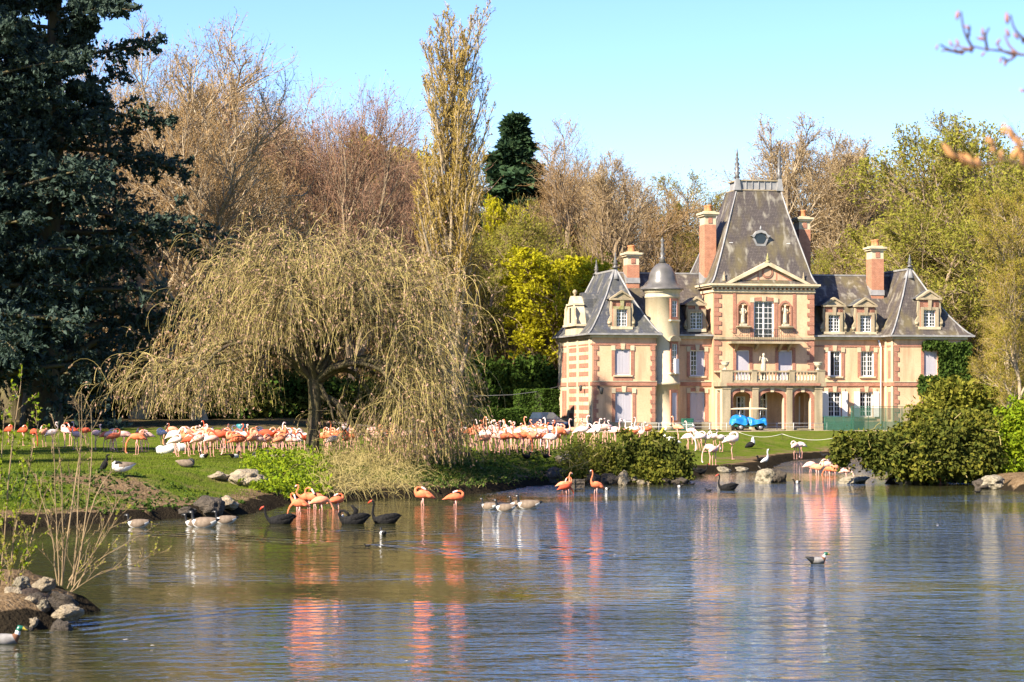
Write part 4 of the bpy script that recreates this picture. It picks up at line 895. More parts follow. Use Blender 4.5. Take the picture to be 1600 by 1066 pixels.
# windows of the plain fronts
def wn(px0, px1, w0, w1, v, style, **k): return window((U(px0, v) + U(px1, v)) / 2, w0, w1, U(px1, v) - U(px0, v), v, style, **k)
wn(960.5, 985.5, 4.42, 6.52, 0, 'shut'); wn(961, 988, .62, 3.08, 0, 'shut', sill=False)
wn(1078, 1101, 4.37, 6.5, VM, 'left'); wn(1078, 1101, .62, 3.1, VM, 'shut', sill=False)
wn(1293.5, 1314.5, 4.37, 6.5, VM, 'open'); wn(1344.5, 1365.5, 4.37, 6.5, VM, 'glass'); wn(1293.5, 1314.5, 1.0, 3.1, VM, 'flanked'); wn(1343, 1364, 1.0, 3.1, VM, 'flanked')
wn(1443.5, 1464.5, 4.42, 6.52, 0, 'shut', key=False); wn(1443.5, 1464.5, .62, 3.1, 0, 'shut', key=False, sill=False)
for w0, w1 in ((4.42, 6.52), (.62, 3.08)):                     # apron bricks under the upper left window
    pass
band('brick_apron', U(958), U(988), 0, 3.96, 4.28, .04, BRICK)
# --- roofs
def ring_roof(name, u0, u1, v0, v1, w0, w1, top, prof, mat, parent=man, lip=True):
    """slate roof as stacked rectangles from eave to (possibly degenerate) top rectangle"""
    mb = MB(); rs = []
    for fh, fi in prof:
        a0 = u0 + (top[0] - u0) * fi; a1 = u1 + (top[1] - u1) * fi; b0 = v0 + (top[2] - v0) * fi; b1 = v1 + (top[3] - v1) * fi; z = w0 + (w1 - w0) * fh
        rs += [(a0, b0, z), (a1, b0, z), (a1, b1, z), (a0, b1, z)]
    fs = [(3, 2, 1, 0)]
    for i in range(len(prof) - 1):
        for k in range(4): fs.append((i * 4 + k, i * 4 + (k + 1) % 4, i * 4 + 4 + (k + 1) % 4, i * 4 + 4 + k))
    fs.append(tuple(len(prof) * 4 - 4 + k for k in range(4)))
    mb.add(rs, fs); p = part(name, mb, [mat], parent)
    n = len(prof)
    for k in range(4): part('hip_flashing', MB().tube([(rs[i * 4 + k][0], rs[i * 4 + k][1], rs[i * 4 + k][2] + .02) for i in range(n)], .075, 5), [LEAD], p)
    if lip: part('gutter', MB().box(u0 - .05, u1 + .05, v0 - .09, v0 - .002, w0 - .06, w0 + .08).box(u0 - .09, u0 - .002, v0, v1, w0 - .06, w0 + .08), [LEAD], p)
    return p
PW = [(0, 0), (.05, .10), (.14, .22), (.30, .40), (.60, .69), (1, 1)]
HR = 13.0
rl = ring_roof('wing_roof', -.42, LU1 + .42, -.42, DEP + .3, WE, HR, (2.55, 2.75, 2.7, 9.2), PW, SLATEB)
part('ridge_flashing', MB().box(2.5, 2.8, 2.6, 9.3, HR - .05, HR + .10), [LEAD], rl)
part('lead_cap', MB().lathe([(.62, -.75), (.30, -.2), (.08, .35)], (2.65, 2.75, HR), 4), [LEAD], rl)
rr2 = ring_roof('wing_roof', RU0 - .42, RU1 + .62, -.42, DEP + .3, WE, HR + .35, (RU0 + 2.2, RU0 + 2.5, 2.4, 9.0), PW, SLATE)
part('ridge_flashing', MB().box(RU0 + 2.1, RU0 + 2.6, 2.3, 9.1, HR + .3, HR + .45), [LEAD], rr2)
part('lead_cap', MB().lathe([(.62, -.75), (.30, -.2), (.08, .35)], (RU0 + 2.35, 2.45, HR + .35), 4), [LEAD], rr2)
def gable_roof(u0, u1, nm='main_roof'):
    prof = [(VM - .42, WE), (VM + .02, WE + .27), (VM + .55, WE + .75), (VM + 1.3, WE + 1.65), (VM + 2.6, WE + 3.3), (VM + 4.3, HR), (VM + 4.7, HR), (VM + 9.2, WE)]
    p = part(nm, MB().prismx(prof, u0, u1), [SLATE]); part('ridge_flashing', MB().box(u0, u1, VM + 4.22, VM + 4.78, HR - .04, HR + .09), [LEAD], p)
    part('gutter', MB().box(u0 + .5, u1 - .5, VM - .52, VM - .422, WE - .06, WE + .08), [LEAD], p); return p
gable_roof(2.7, CU0 + 1.0); gable_roof(CU1 - 1.0, RU0 + 2.3)
def finial(u, v, w, h, mat=LEADD, parent=man, r=.16):
    return part('finial', MB().lathe([(r * 1.5, 0), (r * .7, h * .10), (r * .5, h * .22), (r, h * .30), (r * .45, h * .38), (r * .8, h * .46), (r * .35, h * .54), (r * .55, h * .62), (r * .22, h * .72), (r * .30, h * .8), (.015, h)], (u, v, w), 8), [mat], parent)
finial(2.65, 2.75, HR + .2, 1.3, r=.24); finial(2.65, 9.1, HR, 1.3, r=.24); finial(RU0 + 2.35, 2.45, HR + .55, 1.1, r=.24); finial(RU0 + 2.35, 9.0, HR + .3, 1.1, r=.24)
def skylight(u, v, w):
    part('roof_vent', MB().box(u - .16, u + .16, v - .10, v + .3, w - .05, w + .22).box(u - .13, u + .13, v - .14, v - .10, w - .5, w - .05), [WHITE])

# --- dormers
def dormer(uc, v, w0, wd, h, depth, rz=0.0, winw=.9, winh=1.4, moss=False, side='slate'):
    pos = (uc, v, w0); a = wd / 2; hp = h * .78; ww = winw / 2; base = .28
    d = part('dormer', xf(pos, rz, lambda m: [m.mat(1).box(-a * .80, a * .80, .32, depth, 0, hp - .05), m.mat(0).box(-a * .80, -ww - .001, 0, .32, base, hp - .3), m.box(ww + .001, a * .80, 0, .32, base, hp - .3), m.box(-a * .80, a * .80, 0, .32, base + winh, hp - .06)]), [BRICK, SLATE])
    part('dormer_sill', xf(pos, rz, lambda m: m.box(-a * .92, a * .92, -.14, .30, .05, base - .002)), [CREAM], d)
    part('pediment', xf(pos, rz, lambda m: [m.box(-a, a, -.16, .34, hp - .055, hp + .10), m.prism([(-a * .86, hp + .102), (a * .86, hp + .102), (0, h - .12)], -.06, .30), m.prism([(-a, hp + .102), (-a * .80, hp + .102), (0, h - .13), (a * .80, hp + .102), (a, hp + .102), (0, h + .06)], -.17, .34)]), [STONE], d)
    part('dormer_roof', xf(pos, rz, lambda m: m.prism([(-a * .98, hp + .06), (a * .98, hp + .06), (0, h + .03)], .345, depth + .5)), [SLATEB], d)
    for sg in (-1, 1):
        part('console', xf(pos, rz, lambda m: [m.prism([(sg * a * .80, base), (sg * a * 1.10, base), (sg * a * 1.14, base + .5), (sg * a * .92, base + winh * .62), (sg * a * 1.0, base + winh * .9), (sg * a * .92, hp - .16), (sg * a * .80, hp - .06)], .02, .26), m.lathe([(.02, -.13), (.17, -.11), (.17, .11), (.02, .13)], (sg * a * 1.02, .1, base + .28), 10)]), [STONE], d)
        part('pilaster', xf(pos, rz, lambda m: m.box(sg * (ww + .13) - .12, sg * (ww + .13) + .12, -.09, -.003, base, base + winh)), [STONE], d)
    part('lintel', xf(pos, rz, lambda m: [m.box(-ww - .25, ww + .25, -.08, -.003, base + winh + .003, base + winh + .22), m.prism([(-.12, base + winh - .02), (.12, base + winh - .02), (.17, hp - .1), (-.17, hp - .1)], -.13, -.083)]), [STONE if not moss else MOSSY], d)
    def fr(m):
        m.box(-ww + .002, -ww + .06, .10, .17, base, base + winh); m.box(ww - .06, ww - .002, .10, .17, base, base + winh); m.box(-.045, .045, .10, .17, base + .06, base + winh - .06); m.box(-ww + .06, ww - .06, .10, .17, base, base + .06); m.box(-ww + .06, ww - .06, .10, .17, base + winh - .06, base + winh)
        for k in (-1, 1): m.box(k * ww * .52 - .016, k * ww * .52 + .016, .12, .16, base + .06, base + winh - .06)
        for k in range(1, 5): z = base + winh * k / 5; m.box(-ww + .06, -.045, .118, .162, z - .018, z + .018); m.box(.045, ww - .06, .118, .162, z - .018, z + .018)
    part('casement', xf(pos, rz, fr), [WHITE], d); part('glazing', xf(pos, rz, lambda m: m.box(-ww, ww, .138, .146, base, base + winh)), [GLASS], d)
    return d
dormer(U(972), .10, 8.05, 1.95, 3.15, 2.6, moss=True)
dormer(U(1088.5, VM), VM + .05, 7.95, 1.75, 2.9, 2.6, winw=1.05)
dormer(U(1303.5, VM), VM + .05, 7.80, 2.0, 3.1, 2.6, winw=1.0); dormer(U(1353, VM), VM + .05, 7.80, 2.0, 3.1, 2.6, winw=1.0)
dormer(U(1453), .10, 8.20, 2.1, 3.3, 2.6, winw=1.05)
# great stone gable on the end wall: scrolled front, two-tier slate hood
e0 = 5.2
def eg(m): m.prismx([(e0 - 2.0, 7.75), (e0 + 2.0, 7.75), (e0 + 1.95, 8.5), (e0 + 1.75, 8.7), (e0 + 1.45, 9.5), (e0 + 1.05, 10.2), (e0 + .8, 10.5), (e0 + .45, 10.85), (e0, 10.98), (e0 - .45, 10.85), (e0 - .8, 10.5), (e0 - 1.05, 10.2), (e0 - 1.45, 9.5), (e0 - 1.75, 8.7), (e0 - 1.95, 8.5)], -.12, .35)
m = MB(); eg(m); m.v = [(x - .38 if x < 0 else x, y, z) for x, y, z in m.v]; gd = part('scrolled_gable', m, [CREAM])
part('gable_ledge', MB().box(-.70, .34, e0 - 2.1, e0 + 2.1, 8.45, 8.62).box(-.62, .34, e0 - 1.2, e0 + 1.2, 10.2, 10.34), [CREAM], gd)
part('gable_window', MB().box(-.51, -.502, e0 - .45, e0 + .45, 8.75, 10.0), [GLASS], gd)
part('gable_frame', MB().box(-.58, -.502, e0 - .62, e0 - .452, 8.64, 10.1).box(-.58, -.502, e0 + .452, e0 + .62, 8.64, 10.1), [CREAM], gd)
part('gable_hood', MB().prismx([(e0 - 1.9, 8.6), (e0 + 1.9, 8.6), (e0 + 1.75, 9.2), (e0 + 1.1, 10.0), (e0 - 1.1, 10.0), (e0 - 1.75, 9.2)], .36, 2.4).prismx([(e0 - 1.0, 10.0), (e0 + 1.0, 10.0), (e0 + .9, 10.7), (e0 + .4, 11.25), (e0 - .4, 11.25), (e0 - .9, 10.7)], .36, 2.9), [SLATEB], gd)
part('gable_ball', MB().lathe([(.05, 0), (.14, .06), (.07, .15), (.17, .26), (.2, .36), (.17, .46), (.05, .56)], (-.15, e0, 10.95), 10), [STONE], gd)
for sg in (-1, 1): part('gable_scroll', MB().prismx([(e0 + sg * 1.5, 8.62), (e0 + sg * 2.05, 8.62), (e0 + sg * 2.1, 9.0), (e0 + sg * 1.8, 9.3), (e0 + sg * 1.75, 9.9), (e0 + sg * 1.3, 10.2)], -.62, -.502), [CREAM], gd)

# --- round turret
TU, TV, TR = U(1035, 1.75), 1.75, 1.40
tur = part('turret', MB().lathe([(TR + .06, -.3), (TR + .06, WP), (TR, WP + .05), (TR, WB_ - .1), (TR + .06, WB_ - .1), (TR + .06, WB_ + .12), (TR, WB_ + .14), (TR, 10.7), (TR + .05, 10.72), (TR + .05, 10.85), (TR + .02, 10.9), (TR + .02, 11.15), (TR + .22, 11.3), (TR + .22, 11.38), (TR * .6, 11.4)], (TU, TV, 0), 40), [CREAM])
part('turret_dome', MB().lathe([(TR + .38, 11.38), (TR + .36, 11.48), (TR + .12, 11.62), (TR - .16, 11.9), (TR - .26, 12.25), (TR - .34, 12.7), (TR - .55, 13.1), (TR - .85, 13.42), (TR - 1.12, 13.58), (.10, 13.68)], (TU, TV, 0), 40), [LEADD], tur)
part('finial', MB().lathe([(.34, 0), (.2, .25), (.30, .38), (.12, .5), (.24, .72), (.10, .9), (.22, 1.1), (.09, 1.3), (.16, 1.5), (.08, 1.62), (.2, 1.8), (.08, 1.95), (.02, 2.1)], (TU, TV, 13.62), 8), [LEADD], tur)
for z0, z1, hood in ((9.15, 10.45, False), (4.85, 6.95, True), (.75, 3.0, False)):
    a = -0.46; px_, pv_ = TU + math.sin(-a) * TR, TV - math.cos(a) * TR
    pp = part('turret_window', xf((px_, pv_, z0), -a, lambda m: [m.mat(0).box(-.42, -.27, -.08, .2, 0, z1 - z0), m.box(.27, .42, -.08, .2, 0, z1 - z0), m.box(-.42, .42, -.08, .2, -.22, -.002), m.mat(0).box(-.42, .42, -.08, .2, z1 - z0 + .002, z1 - z0 + .2)]), [BRICK], tur)
    part('turret_casement', xf((px_, pv_, z0), -a, lambda m: [m.box(-.27, -.21, -.03, .03, 0, z1 - z0), m.box(.21, .27, -.03, .03, 0, z1 - z0), m.box(-.025, .025, -.03, .03, 0, z1 - z0)] + [m.box(-.21, .21, -.03, .03, (z1 - z0) * k / 4 - .02, (z1 - z0) * k / 4 + .02) for k in range(5)]), [WHITE], tur)
    part('turret_pane' if z0 > 1 else 'turret_shutter', xf((px_, pv_, z0), -a, lambda m: m.box(-.26, .26, .0 if z0 > 1 else -.045, .01, 0.0, z1 - z0)), [GLASS if z0 > 1 else SHUT], tur)
    part('turret_sill', xf((px_, pv_, z0), -a, lambda m: m.box(-.5, .5, -.2, .1, -.36, -.225)), [CREAM], tur)
    if hood: part('turret_hood', xf((px_, pv_, z1 + .2), -a, lambda m: m.prism([(-.62, .02), (.62, .02), (.58, .25), (.3, .45), (0, .5), (-.3, .45), (-.58, .25)], -.22, .3)), [STONE], tur)
part('wall_lantern', xf((TU + .75, TV - 1.25, 4.9), .6, lambda m: m.box(-.2, .2, -.2, .05, -.35, .85)), [WHITE], tur)

# --- centre pavilion
CW = 11.55
fw = opn(1177.5, 1209.5, 7.30, 10.55, VC); md1 = opn(1150, 1171, 3.95, 6.5, VC); md2 = opn(1216, 1238, 3.95, 6.5, VC)
n1 = opn(1153.5, 1168.5, 8.6, 10.2, VC); n2 = opn(1219, 1234.5, 8.6, 10.2, VC)
ar = [opn(1145, 1174, 0.05, 3.1, VP), opn(1187.5, 1225, .05, 3.1, VP), opn(1241, 1267, .05, 3.1, VP)]
CD = VC + 8.4
m = MB(); wall_front(m, CU0, CU1, 3.9, CW, VC, [fw, md1, md2, n1, n2]); m.box(CU0 + .01, CU1 - .01, VC + .32, CD, 3.9, CW)
m.box(CU0, CU0 + .9, VC, CD, 0, 3.9).box(CU1 - .9, CU1, VC, CD, 0, 3.9).box(CU0 + .9, CU1 - .9, VC + 1.0, VC + 1.2, 0, 3.9)
part('wall', m, [STUC])
for u, fl in ((CU0, 1), (CU1, -1)):
    quoin(u, VC, WE + .1, CW - .45, flip=fl, wide=.62); quoin(u, VC, WB_ + .9, WE - .1, flip=fl, wide=.62)
window((fw[0] + fw[1]) / 2, 7.30, 10.55, fw[1] - fw[0], VC, 'glass', cols=4, rows=7, sw=.30, sill=False)
window((md1[0] + md1[1]) / 2, 3.95, 6.5, md1[1] - md1[0], VC, 'shut', sill=False, key=False); window((md2[0] + md2[1]) / 2, 3.95, 6.5, md2[1] - md2[0], VC, 'shut', sill=False, key=False)
for px in (1147.5, 1241): band('brick_strip', U(px, VC) - .13, U(px, VC) + .13, VC, WE + .2, CW - .35, .05, BRICK)
for px in (1161, 1226.8):                                      # statue niches: curved heads and ledges
    u = U(px, VC); part('niche_frame', MB().prism([(u - .42, 8.5), (u - .55, 8.5), (u - .55, 10.2), (u - .3, 10.5), (u, 10.62), (u + .3, 10.5), (u + .55, 10.2), (u + .55, 8.5), (u + .42, 8.5), (u + .42, 10.1), (u + .2, 10.36), (u, 10.42), (u - .2, 10.36), (u - .42, 10.1)], VC - .07, VC - .003), [BRICK])
    part('niche_ledge', MB().box(u - .6, u + .6, VC - .35, VC + .1, 8.38, 8.5), [STONE])
band('string_course', CU0 - .05, CU1 + .05, VC, WE - .32, WE - .12, .12, STONE)
# entablature, dentils, pediment
co = part('cornice', MB().box(CU0 - .08, CU1 + .08, VC - .12, CD, CW - .30, CW - .08).box(CU0 - .30, CU1 + .30, VC - .34, CD + .2, CW + .10, CW + .24).box(CU0 - .42, CU1 + .42, VC - .46, CD + .3, CW + .24, CW + .40), [CREAM])
part('brick_frieze', MB().box(CU0 - .05, CU1 + .05, VC - .10, CD, CW - .078, CW + .098), [BRICK], co)
dm = MB().box(0, .16, -.16, 0, 0, .15).mesh('dentil', CREAM); k = 0
while CU0 - .2 + k * .36 < CU1 + .1:
    o = link('dentil', dm, co); o.location = (CU0 - .2 + k * .36, VC - .10, CW - .06); k += 1
pa, pb_ = U(1134, VC), U(1262, VC); pc = (pa + pb_) / 2; PT = 13.75; z0 = CW + .42
ped = part('pediment', MB().prism([(pa + .25, z0), (pb_ - .25, z0), (pc, PT - .35)], VC - .10, VC + 1.2), [PINK])
part('raking_cornice', MB().prism([(pa - .15, z0), (pa + .35, z0), (pc, PT - .30), (pb_ - .35, z0), (pb_ + .15, z0), (pc, PT + .05)], VC - .42, VC + 1.4), [CREAM], ped)
part('tympanum_ring', MB().prism([(pc + .48 * math.cos(q) , z0 + .92 + .48 * math.sin(q)) for q in np.linspace(0, 2 * math.pi, 20, endpoint=False)], VC - .16, VC - .103), [BRICK], ped)
part('tympanum_disc', MB().prism([(pc + .33 * math.cos(q) , z0 + .92 + .33 * math.sin(q)) for q in np.linspace(0, 2 * math.pi, 20, endpoint=False)], VC - .19, VC - .163), [PINK], ped)
for sg in (-1, 1):
    tri = [(pc + sg * .75, z0 + .18), (pc + sg * 2.3, z0 + .18), (pc + sg * .75, z0 + 1.05)]
    part('tympanum_triangle', MB().prism(tri, VC - .15, VC - .103), [BRICK], ped)
    part('tympanum_inset', MB().prism([(pc + sg * .88, z0 + .28), (pc + sg * 1.85, z0 + .28), (pc + sg * .88, z0 + .82)], VC - .18, VC - .153), [PINK], ped)
L_ = math.hypot(pc - pa, PT - z0); nd_ = 14
for sg, ua in ((1, pa), (-1, pb_)):
    for k in range(1, nd_):
        f = k / nd_; o = link('dentil', dm, ped); o.location = (ua + (pc - ua) * f * .93 + sg * .25, VC - .14, z0 - .12 + (PT - z0) * f * .93)
for px in (1131, 1255): finial(U(px, VC), VC - .1, CW + .40, 1.0, STONE, r=.2)
finial(pc, VC - .2, PT, .75, MOSSY, r=.2)
# tall roof
TB0, TB1 = CU0 - .30, CU1 + .12; tz = 19.9; ta, tb = U(1142, VC + 4.4), U(1211, VC + 4.4)
tr = ring_roof('pavilion_roof', TB0, TB1, VC - .40, CD + .3, CW + .40, tz, (ta, tb, VC + 2.9, VC + 5.6), [(0, 0), (.03, .07), (.08, .14), (.25, .31), (.5, .55), (.75, .79), (1, 1)], SLATE, lip=False)
part('crest', MB().box(ta + .25, tb - .25, VC + 2.95, VC + 5.5, tz, tz + .80), [LEAD], tr)
part('crest_rail', MB().box(ta - .02, tb + .02, VC + 2.84, VC + 5.66, tz + .002, tz + .08).box(ta + .1, tb - .1, VC + 2.85, VC + 5.6, tz + .80, tz + .90), [STONE], tr)
for k in range(7): part('crest_rib', MB().box(ta + .3 + k * (tb - ta - .66) / 6, ta + .36 + k * (tb - ta - .66) / 6, VC + 2.88, VC + 2.947, tz + .12, tz + .80), [LEAD], tr)
for u in (ta + .1, tb - .1):
    part('crest_buttress', MB().prism([(u - .3, tz), (u + .3, tz), (u + .12, tz + 1.1), (u - .12, tz + 1.1)], VC + 2.75, VC + 3.2), [LEAD], tr)
    part('crest_finial', MB().lathe([(.30, 0), (.16, .2), (.30, .42), (.12, .55), (.27, .8), (.11, .95), (.23, 1.15), (.09, 1.35), (.18, 1.55), (.07, 1.75), (.12, 1.9), (.02, 2.45)], (u, VC + 3.0, tz + 1.05), 8), [LEADD], tr)
# round window in the roof
ou = U(1186, VC + 1.6); oz = 15.75; ov = VC + 1.15
oc = part('oculus', MB().prism([(ou + .62 * math.cos(q), oz + .52 * math.sin(q)) for q in np.linspace(0, 2 * math.pi, 18, endpoint=False)], ov + .06, ov + 1.6), [LEADD])
part('oculus_frame', MB().prism([(ou - .85, oz + .25), (ou - .6, oz + .35), (ou - .4, oz + .62), (ou, oz + .75), (ou + .4, oz + .62), (ou + .6, oz + .35), (ou + .85, oz + .25), (ou + .62, oz + .08), (ou + .42, oz + .4), (ou, oz + .52), (ou - .42, oz + .4), (ou - .62, oz + .08)], ov - .1, ov + .3).prism([(ou - .66, oz + .05), (ou - .52, oz), (ou - .3, oz - .42), (ou + .3, oz - .42), (ou + .52, oz), (ou + .66, oz + .05), (ou + .4, oz - .6), (ou - .4, oz - .6)], ov - .06, ov + .3), [LEAD], oc)
part('oculus_glass', MB().prism([(ou + .48 * math.cos(q), oz + .40 * math.sin(q)) for q in np.linspace(0, 2 * math.pi, 18, endpoint=False)], ov + .02, ov + .055), [GLASS], oc)
part('oculus_tip', MB().lathe([(.08, 0), (.1, .12), (.02, .35)], (ou, ov, oz + .74), 6), [LEAD], oc)
skylight(U(1140, VC + 1.6), VC + 1.3, 15.2); skylight(U(1230.5, VC + 1.4), VC + 1.3, 15.2)

# --- chimneys
def chimney(px, pyt, pyb, wpx, v, dep, mat=BRICKO, pots=2):
    u = U(px, v); w1 = Wh(pyt, u, v); w0 = Wh(pyb, u, v) - 1.2; a = (U(px + wpx / 2, v) - U(px - wpx / 2, v)) / 2
    c = part('chimney', MB().box(u - a, u + a, v, v + dep, w0, w1 - .95), [mat])
    part('chimney_neck', MB().box(u - a + .02, u + a - .02, v + .02, v + dep - .02, w1 - .95, w1 - .25), [CREAM], c)
    part('chimney_panel', MB().box(u - a * .35, u + a * .35, v - .02, v + .018, w1 - .85, w1 - .35), [BRICK], c)
    part('chimney_cap', MB().box(u - a - .12, u + a + .12, v - .12, v + dep + .12, w1 - .25, w1 - .10).box(u - a - .22, u + a + .22, v - .22, v + dep + .22, w1 - .10, w1 + .06).box(u - a * .9, u + a * .9, v + .05, v + dep - .05, w1 + .06, w1 + .16), [CREAM], c)
    for k in range(pots):
        q = v + dep * (k + .5) / pots; part('chimney_pot', MB().lathe([(.24, 0), (.22, .1), (.2, .42), (.24, .46), (.24, .54), (.15, .55)], (u, q, w1 + .15), 10), [TERRA], c)
    part('flashing', MB().prismx([(v - .05, w0 + .9), (v + .0, w0 + 1.35), (v + dep, w0 + 1.9), (v + dep, w0 + .9)], u - a - .05, u + a + .05), [LEAD], c)
chimney(1110, 333, 437, 18, VC + 2.4, 1.5); chimney(1257.5, 341, 428, 18, VC + 3.6, 1.5)
chimney(989.5, 396, 437, 19, VM + 3.2, 1.3); chimney(1371.5, 387, 456, 19, VM + 2.6, 1.3)
for px, v, w in ((1120, VM + 3.4, 12.0), (985, VM + 3.6, 12.1), (1020, VM + 3.4, 12.0), (1352, VM + 3.6, 12.1), (1316, VM + 3.5, 12.0)): pass

# --- iron balcony
bu0, bu1 = U(1145, VC - 1.0), U(1244, VC - 1.0)
bal = part('balcony', MB().box(bu0 - .1, bu1 + .5, VC - 1.15, VC - .003, 7.02, 7.20), [STONE])
for u in (bu0 + .5, pc - 1.0, pc + 1.0, bu1 - .4): part('balcony_bracket', MB().prismx([(VC - 1.0, 7.02), (VC - .123, 7.02), (VC - .123, 6.4)], u - .1, u + .1), [STONE], bal)
def rail(mb):
    for z in (7.28, 7.62, 8.18): mb.box(bu0, bu1, VC - 1.08, VC - 1.04, z, z + .035)
    k = 0
    while bu0 + k * .165 < bu1:
        mb.box(bu0 + k * .165, bu0 + k * .165 + .022, VC - 1.07, VC - 1.05, 7.2, 8.18); k += 1
    for u in (bu0, bu1 - .03):
        for z in (7.28, 8.18): mb.box(u, u + .03, VC - 1.04, VC - .13, z, z + .035)
m = MB(); rail(m); part('iron_railing', m, [IRON], bal)
def railx(mb):
    for k in range(1, 8):
        u = bu0 + (bu1 - bu0) * k / 8
        mb.tube([(u - .16, VC - 1.06, 7.66), (u, VC - 1.06, 7.9), (u + .16, VC - 1.06, 8.14)], .015, 4).tube([(u - .16, VC - 1.06, 8.14), (u, VC - 1.06, 7.9), (u + .16, VC - 1.06, 7.66)], .015, 4)
m = MB(); railx(m); part('iron_scrollwork', m, [IRON], bal)

# --- arcaded porch with balustrade
pu0, pu1 = U(1128, VP), U(1285, VP)
m = MB(); wall_front(m, pu0, pu1, 0, 3.52, VP, ar, depth=.55)
m.box(pu0, ar[0][0] - .002, VP + .003, VP + .55, 0, 3.5).box(ar[0][1] + .002, ar[1][0] - .002, VP + .003, VP + .55, 0, 3.5).box(ar[1][1] + .002, ar[2][0] - .002, VP + .003, VP + .55, 0, 3.5).box(ar[2][1] + .002, pu1 - .003, VP + .003, VP + .55, 0, 3.5).box(pu0 + .003, pu1 - .003, VP + .55, VC + 1.0, 3.2, 3.5).box(pu0 + .01, pu0 + .5, VP + 1.4, VC, 0, 3.2).box(pu1 - .5, pu1 - .01, VP + 1.4, VC, 0, 3.2)
po = part('porch', m, [CREAM])
for k, o in enumerate(ar):                                     # brick arch faces and rounded heads
    a, b_ = o[0], o[1]; c = (a + b_) / 2; hw = (b_ - a) / 2; sp = 2.55
    arcp = [(c + hw * math.cos(q), sp + (3.1 - sp) * math.sin(q)) for q in np.linspace(0, math.pi, 11)]
    part('arch_head', MB().prism([(b_, 3.1)] + arcp + [(a, 3.1)][:1], VP + .02, VP + .5), [BRICK], po)
    out = [(c + (hw + .27) * math.cos(q), sp + (3.1 - sp + .27) * math.sin(q)) for q in np.linspace(math.pi, 0, 11)]
    part('brick_arch', MB().prism(arcp + out, VP - .05, VP - .003), [BRICK], po)
    for sg, x in ((-1, a), (1, b_)): part('arch_pier', MB().box(min(x, x + sg * .27), max(x, x + sg * .27), VP - .05, VP - .003, .05, sp), [BRICK], po)
    part('keystone', MB().prism([(c - .13, 3.05), (c + .13, 3.05), (c + .2, 3.48), (c - .2, 3.48)], VP - .11, VP - .053), [CREAM], po)
for px0, px1 in ((1128.5, 1141), (1175.6, 1184.5), (1229, 1237.5), (1273, 1284.5)):
    a, b_ = U(px0, VP - .1), U(px1, VP - .1); part('pier', MB().box(a, b_, VP - .20, VP - .053, .02, 3.3).box(a - .05, b_ + .05, VP - .25, VP - .053, -.2, .5).box(a - .04, b_ + .04, VP - .24, VP - .053, 3.3, 3.5), [STONE], po)
part('porch_niche', MB().box(pu0 - .012, pu0 - .002, VP + .55, VP + 1.25, .3, 3.0), [BRICK], po)
en = part('entablature', MB().box(pu0 - .22, pu1 + .22, VP - .34, VC - .003, 3.52, 3.86), [STONE])
part('entablature_brick', MB().box(pu0 + .3, pu1 - .3, VP - .38, VP - .343, 3.58, 3.78), [BRICK], en)
bs = part('balustrade', MB().box(pu0 - .1, pu1 + .1, VP - .26, VP + .02, 3.862, 4.0).box(pu0 - .14, pu1 + .14, VP - .30, VP + .06, 4.66, 4.80).box(pu0 - .1, pu0 + .18, VP + .02, VC - .01, 3.862, 4.0).box(pu0 - .14, pu0 + .2, VP + .06, VC - .01, 4.66, 4.80), [STONE])
bm_ = MB().lathe([(.10, 0), (.10, .06), (.055, .1), (.10, .24), (.085, .32), (.05, .45), (.06, .54), (.10, .58), (.10, .66)], (0, 0, 0), 8).mesh('baluster', STAT)
posts = [(pu0 - .12, U(1143, VP)), (U(1173, VP), U(1181, VP)), (U(1232, VP), U(1240, VP)), (U(1275, VP), pu1 + .12)]
for a, b_ in posts: part('pedestal_post', MB().box(a, b_, VP - .32, VP + .08, 3.864, 4.655).box(a - .03, b_ + .03, VP - .35, VP + .11, 4.803, 4.87), [STONE], bs)
for (a0, a1), (b0, b1) in zip(posts, posts[1:]):
    nbl = int((b0 - a1) / .27)
    for k in range(nbl):
        o = link('baluster', bm_, bs); o.location = (a1 + (b0 - a1) * (k + .5) / nbl, VP - .12, 4.0)
# back wall of the porch: glazed door and two narrow openings
window(pc + .0 - .35, .08, 3.0, 1.35, VC + 0.80, 'glass', surround=False, sill=False, cols=4, rows=6, nm='porch_door')
for px in (1158, 1256): window(U(px, VC + .8), .3, 2.7, .75, VC + .80, 'glass', surround=False, sill=False, cols=2, rows=5, nm='porch_window')

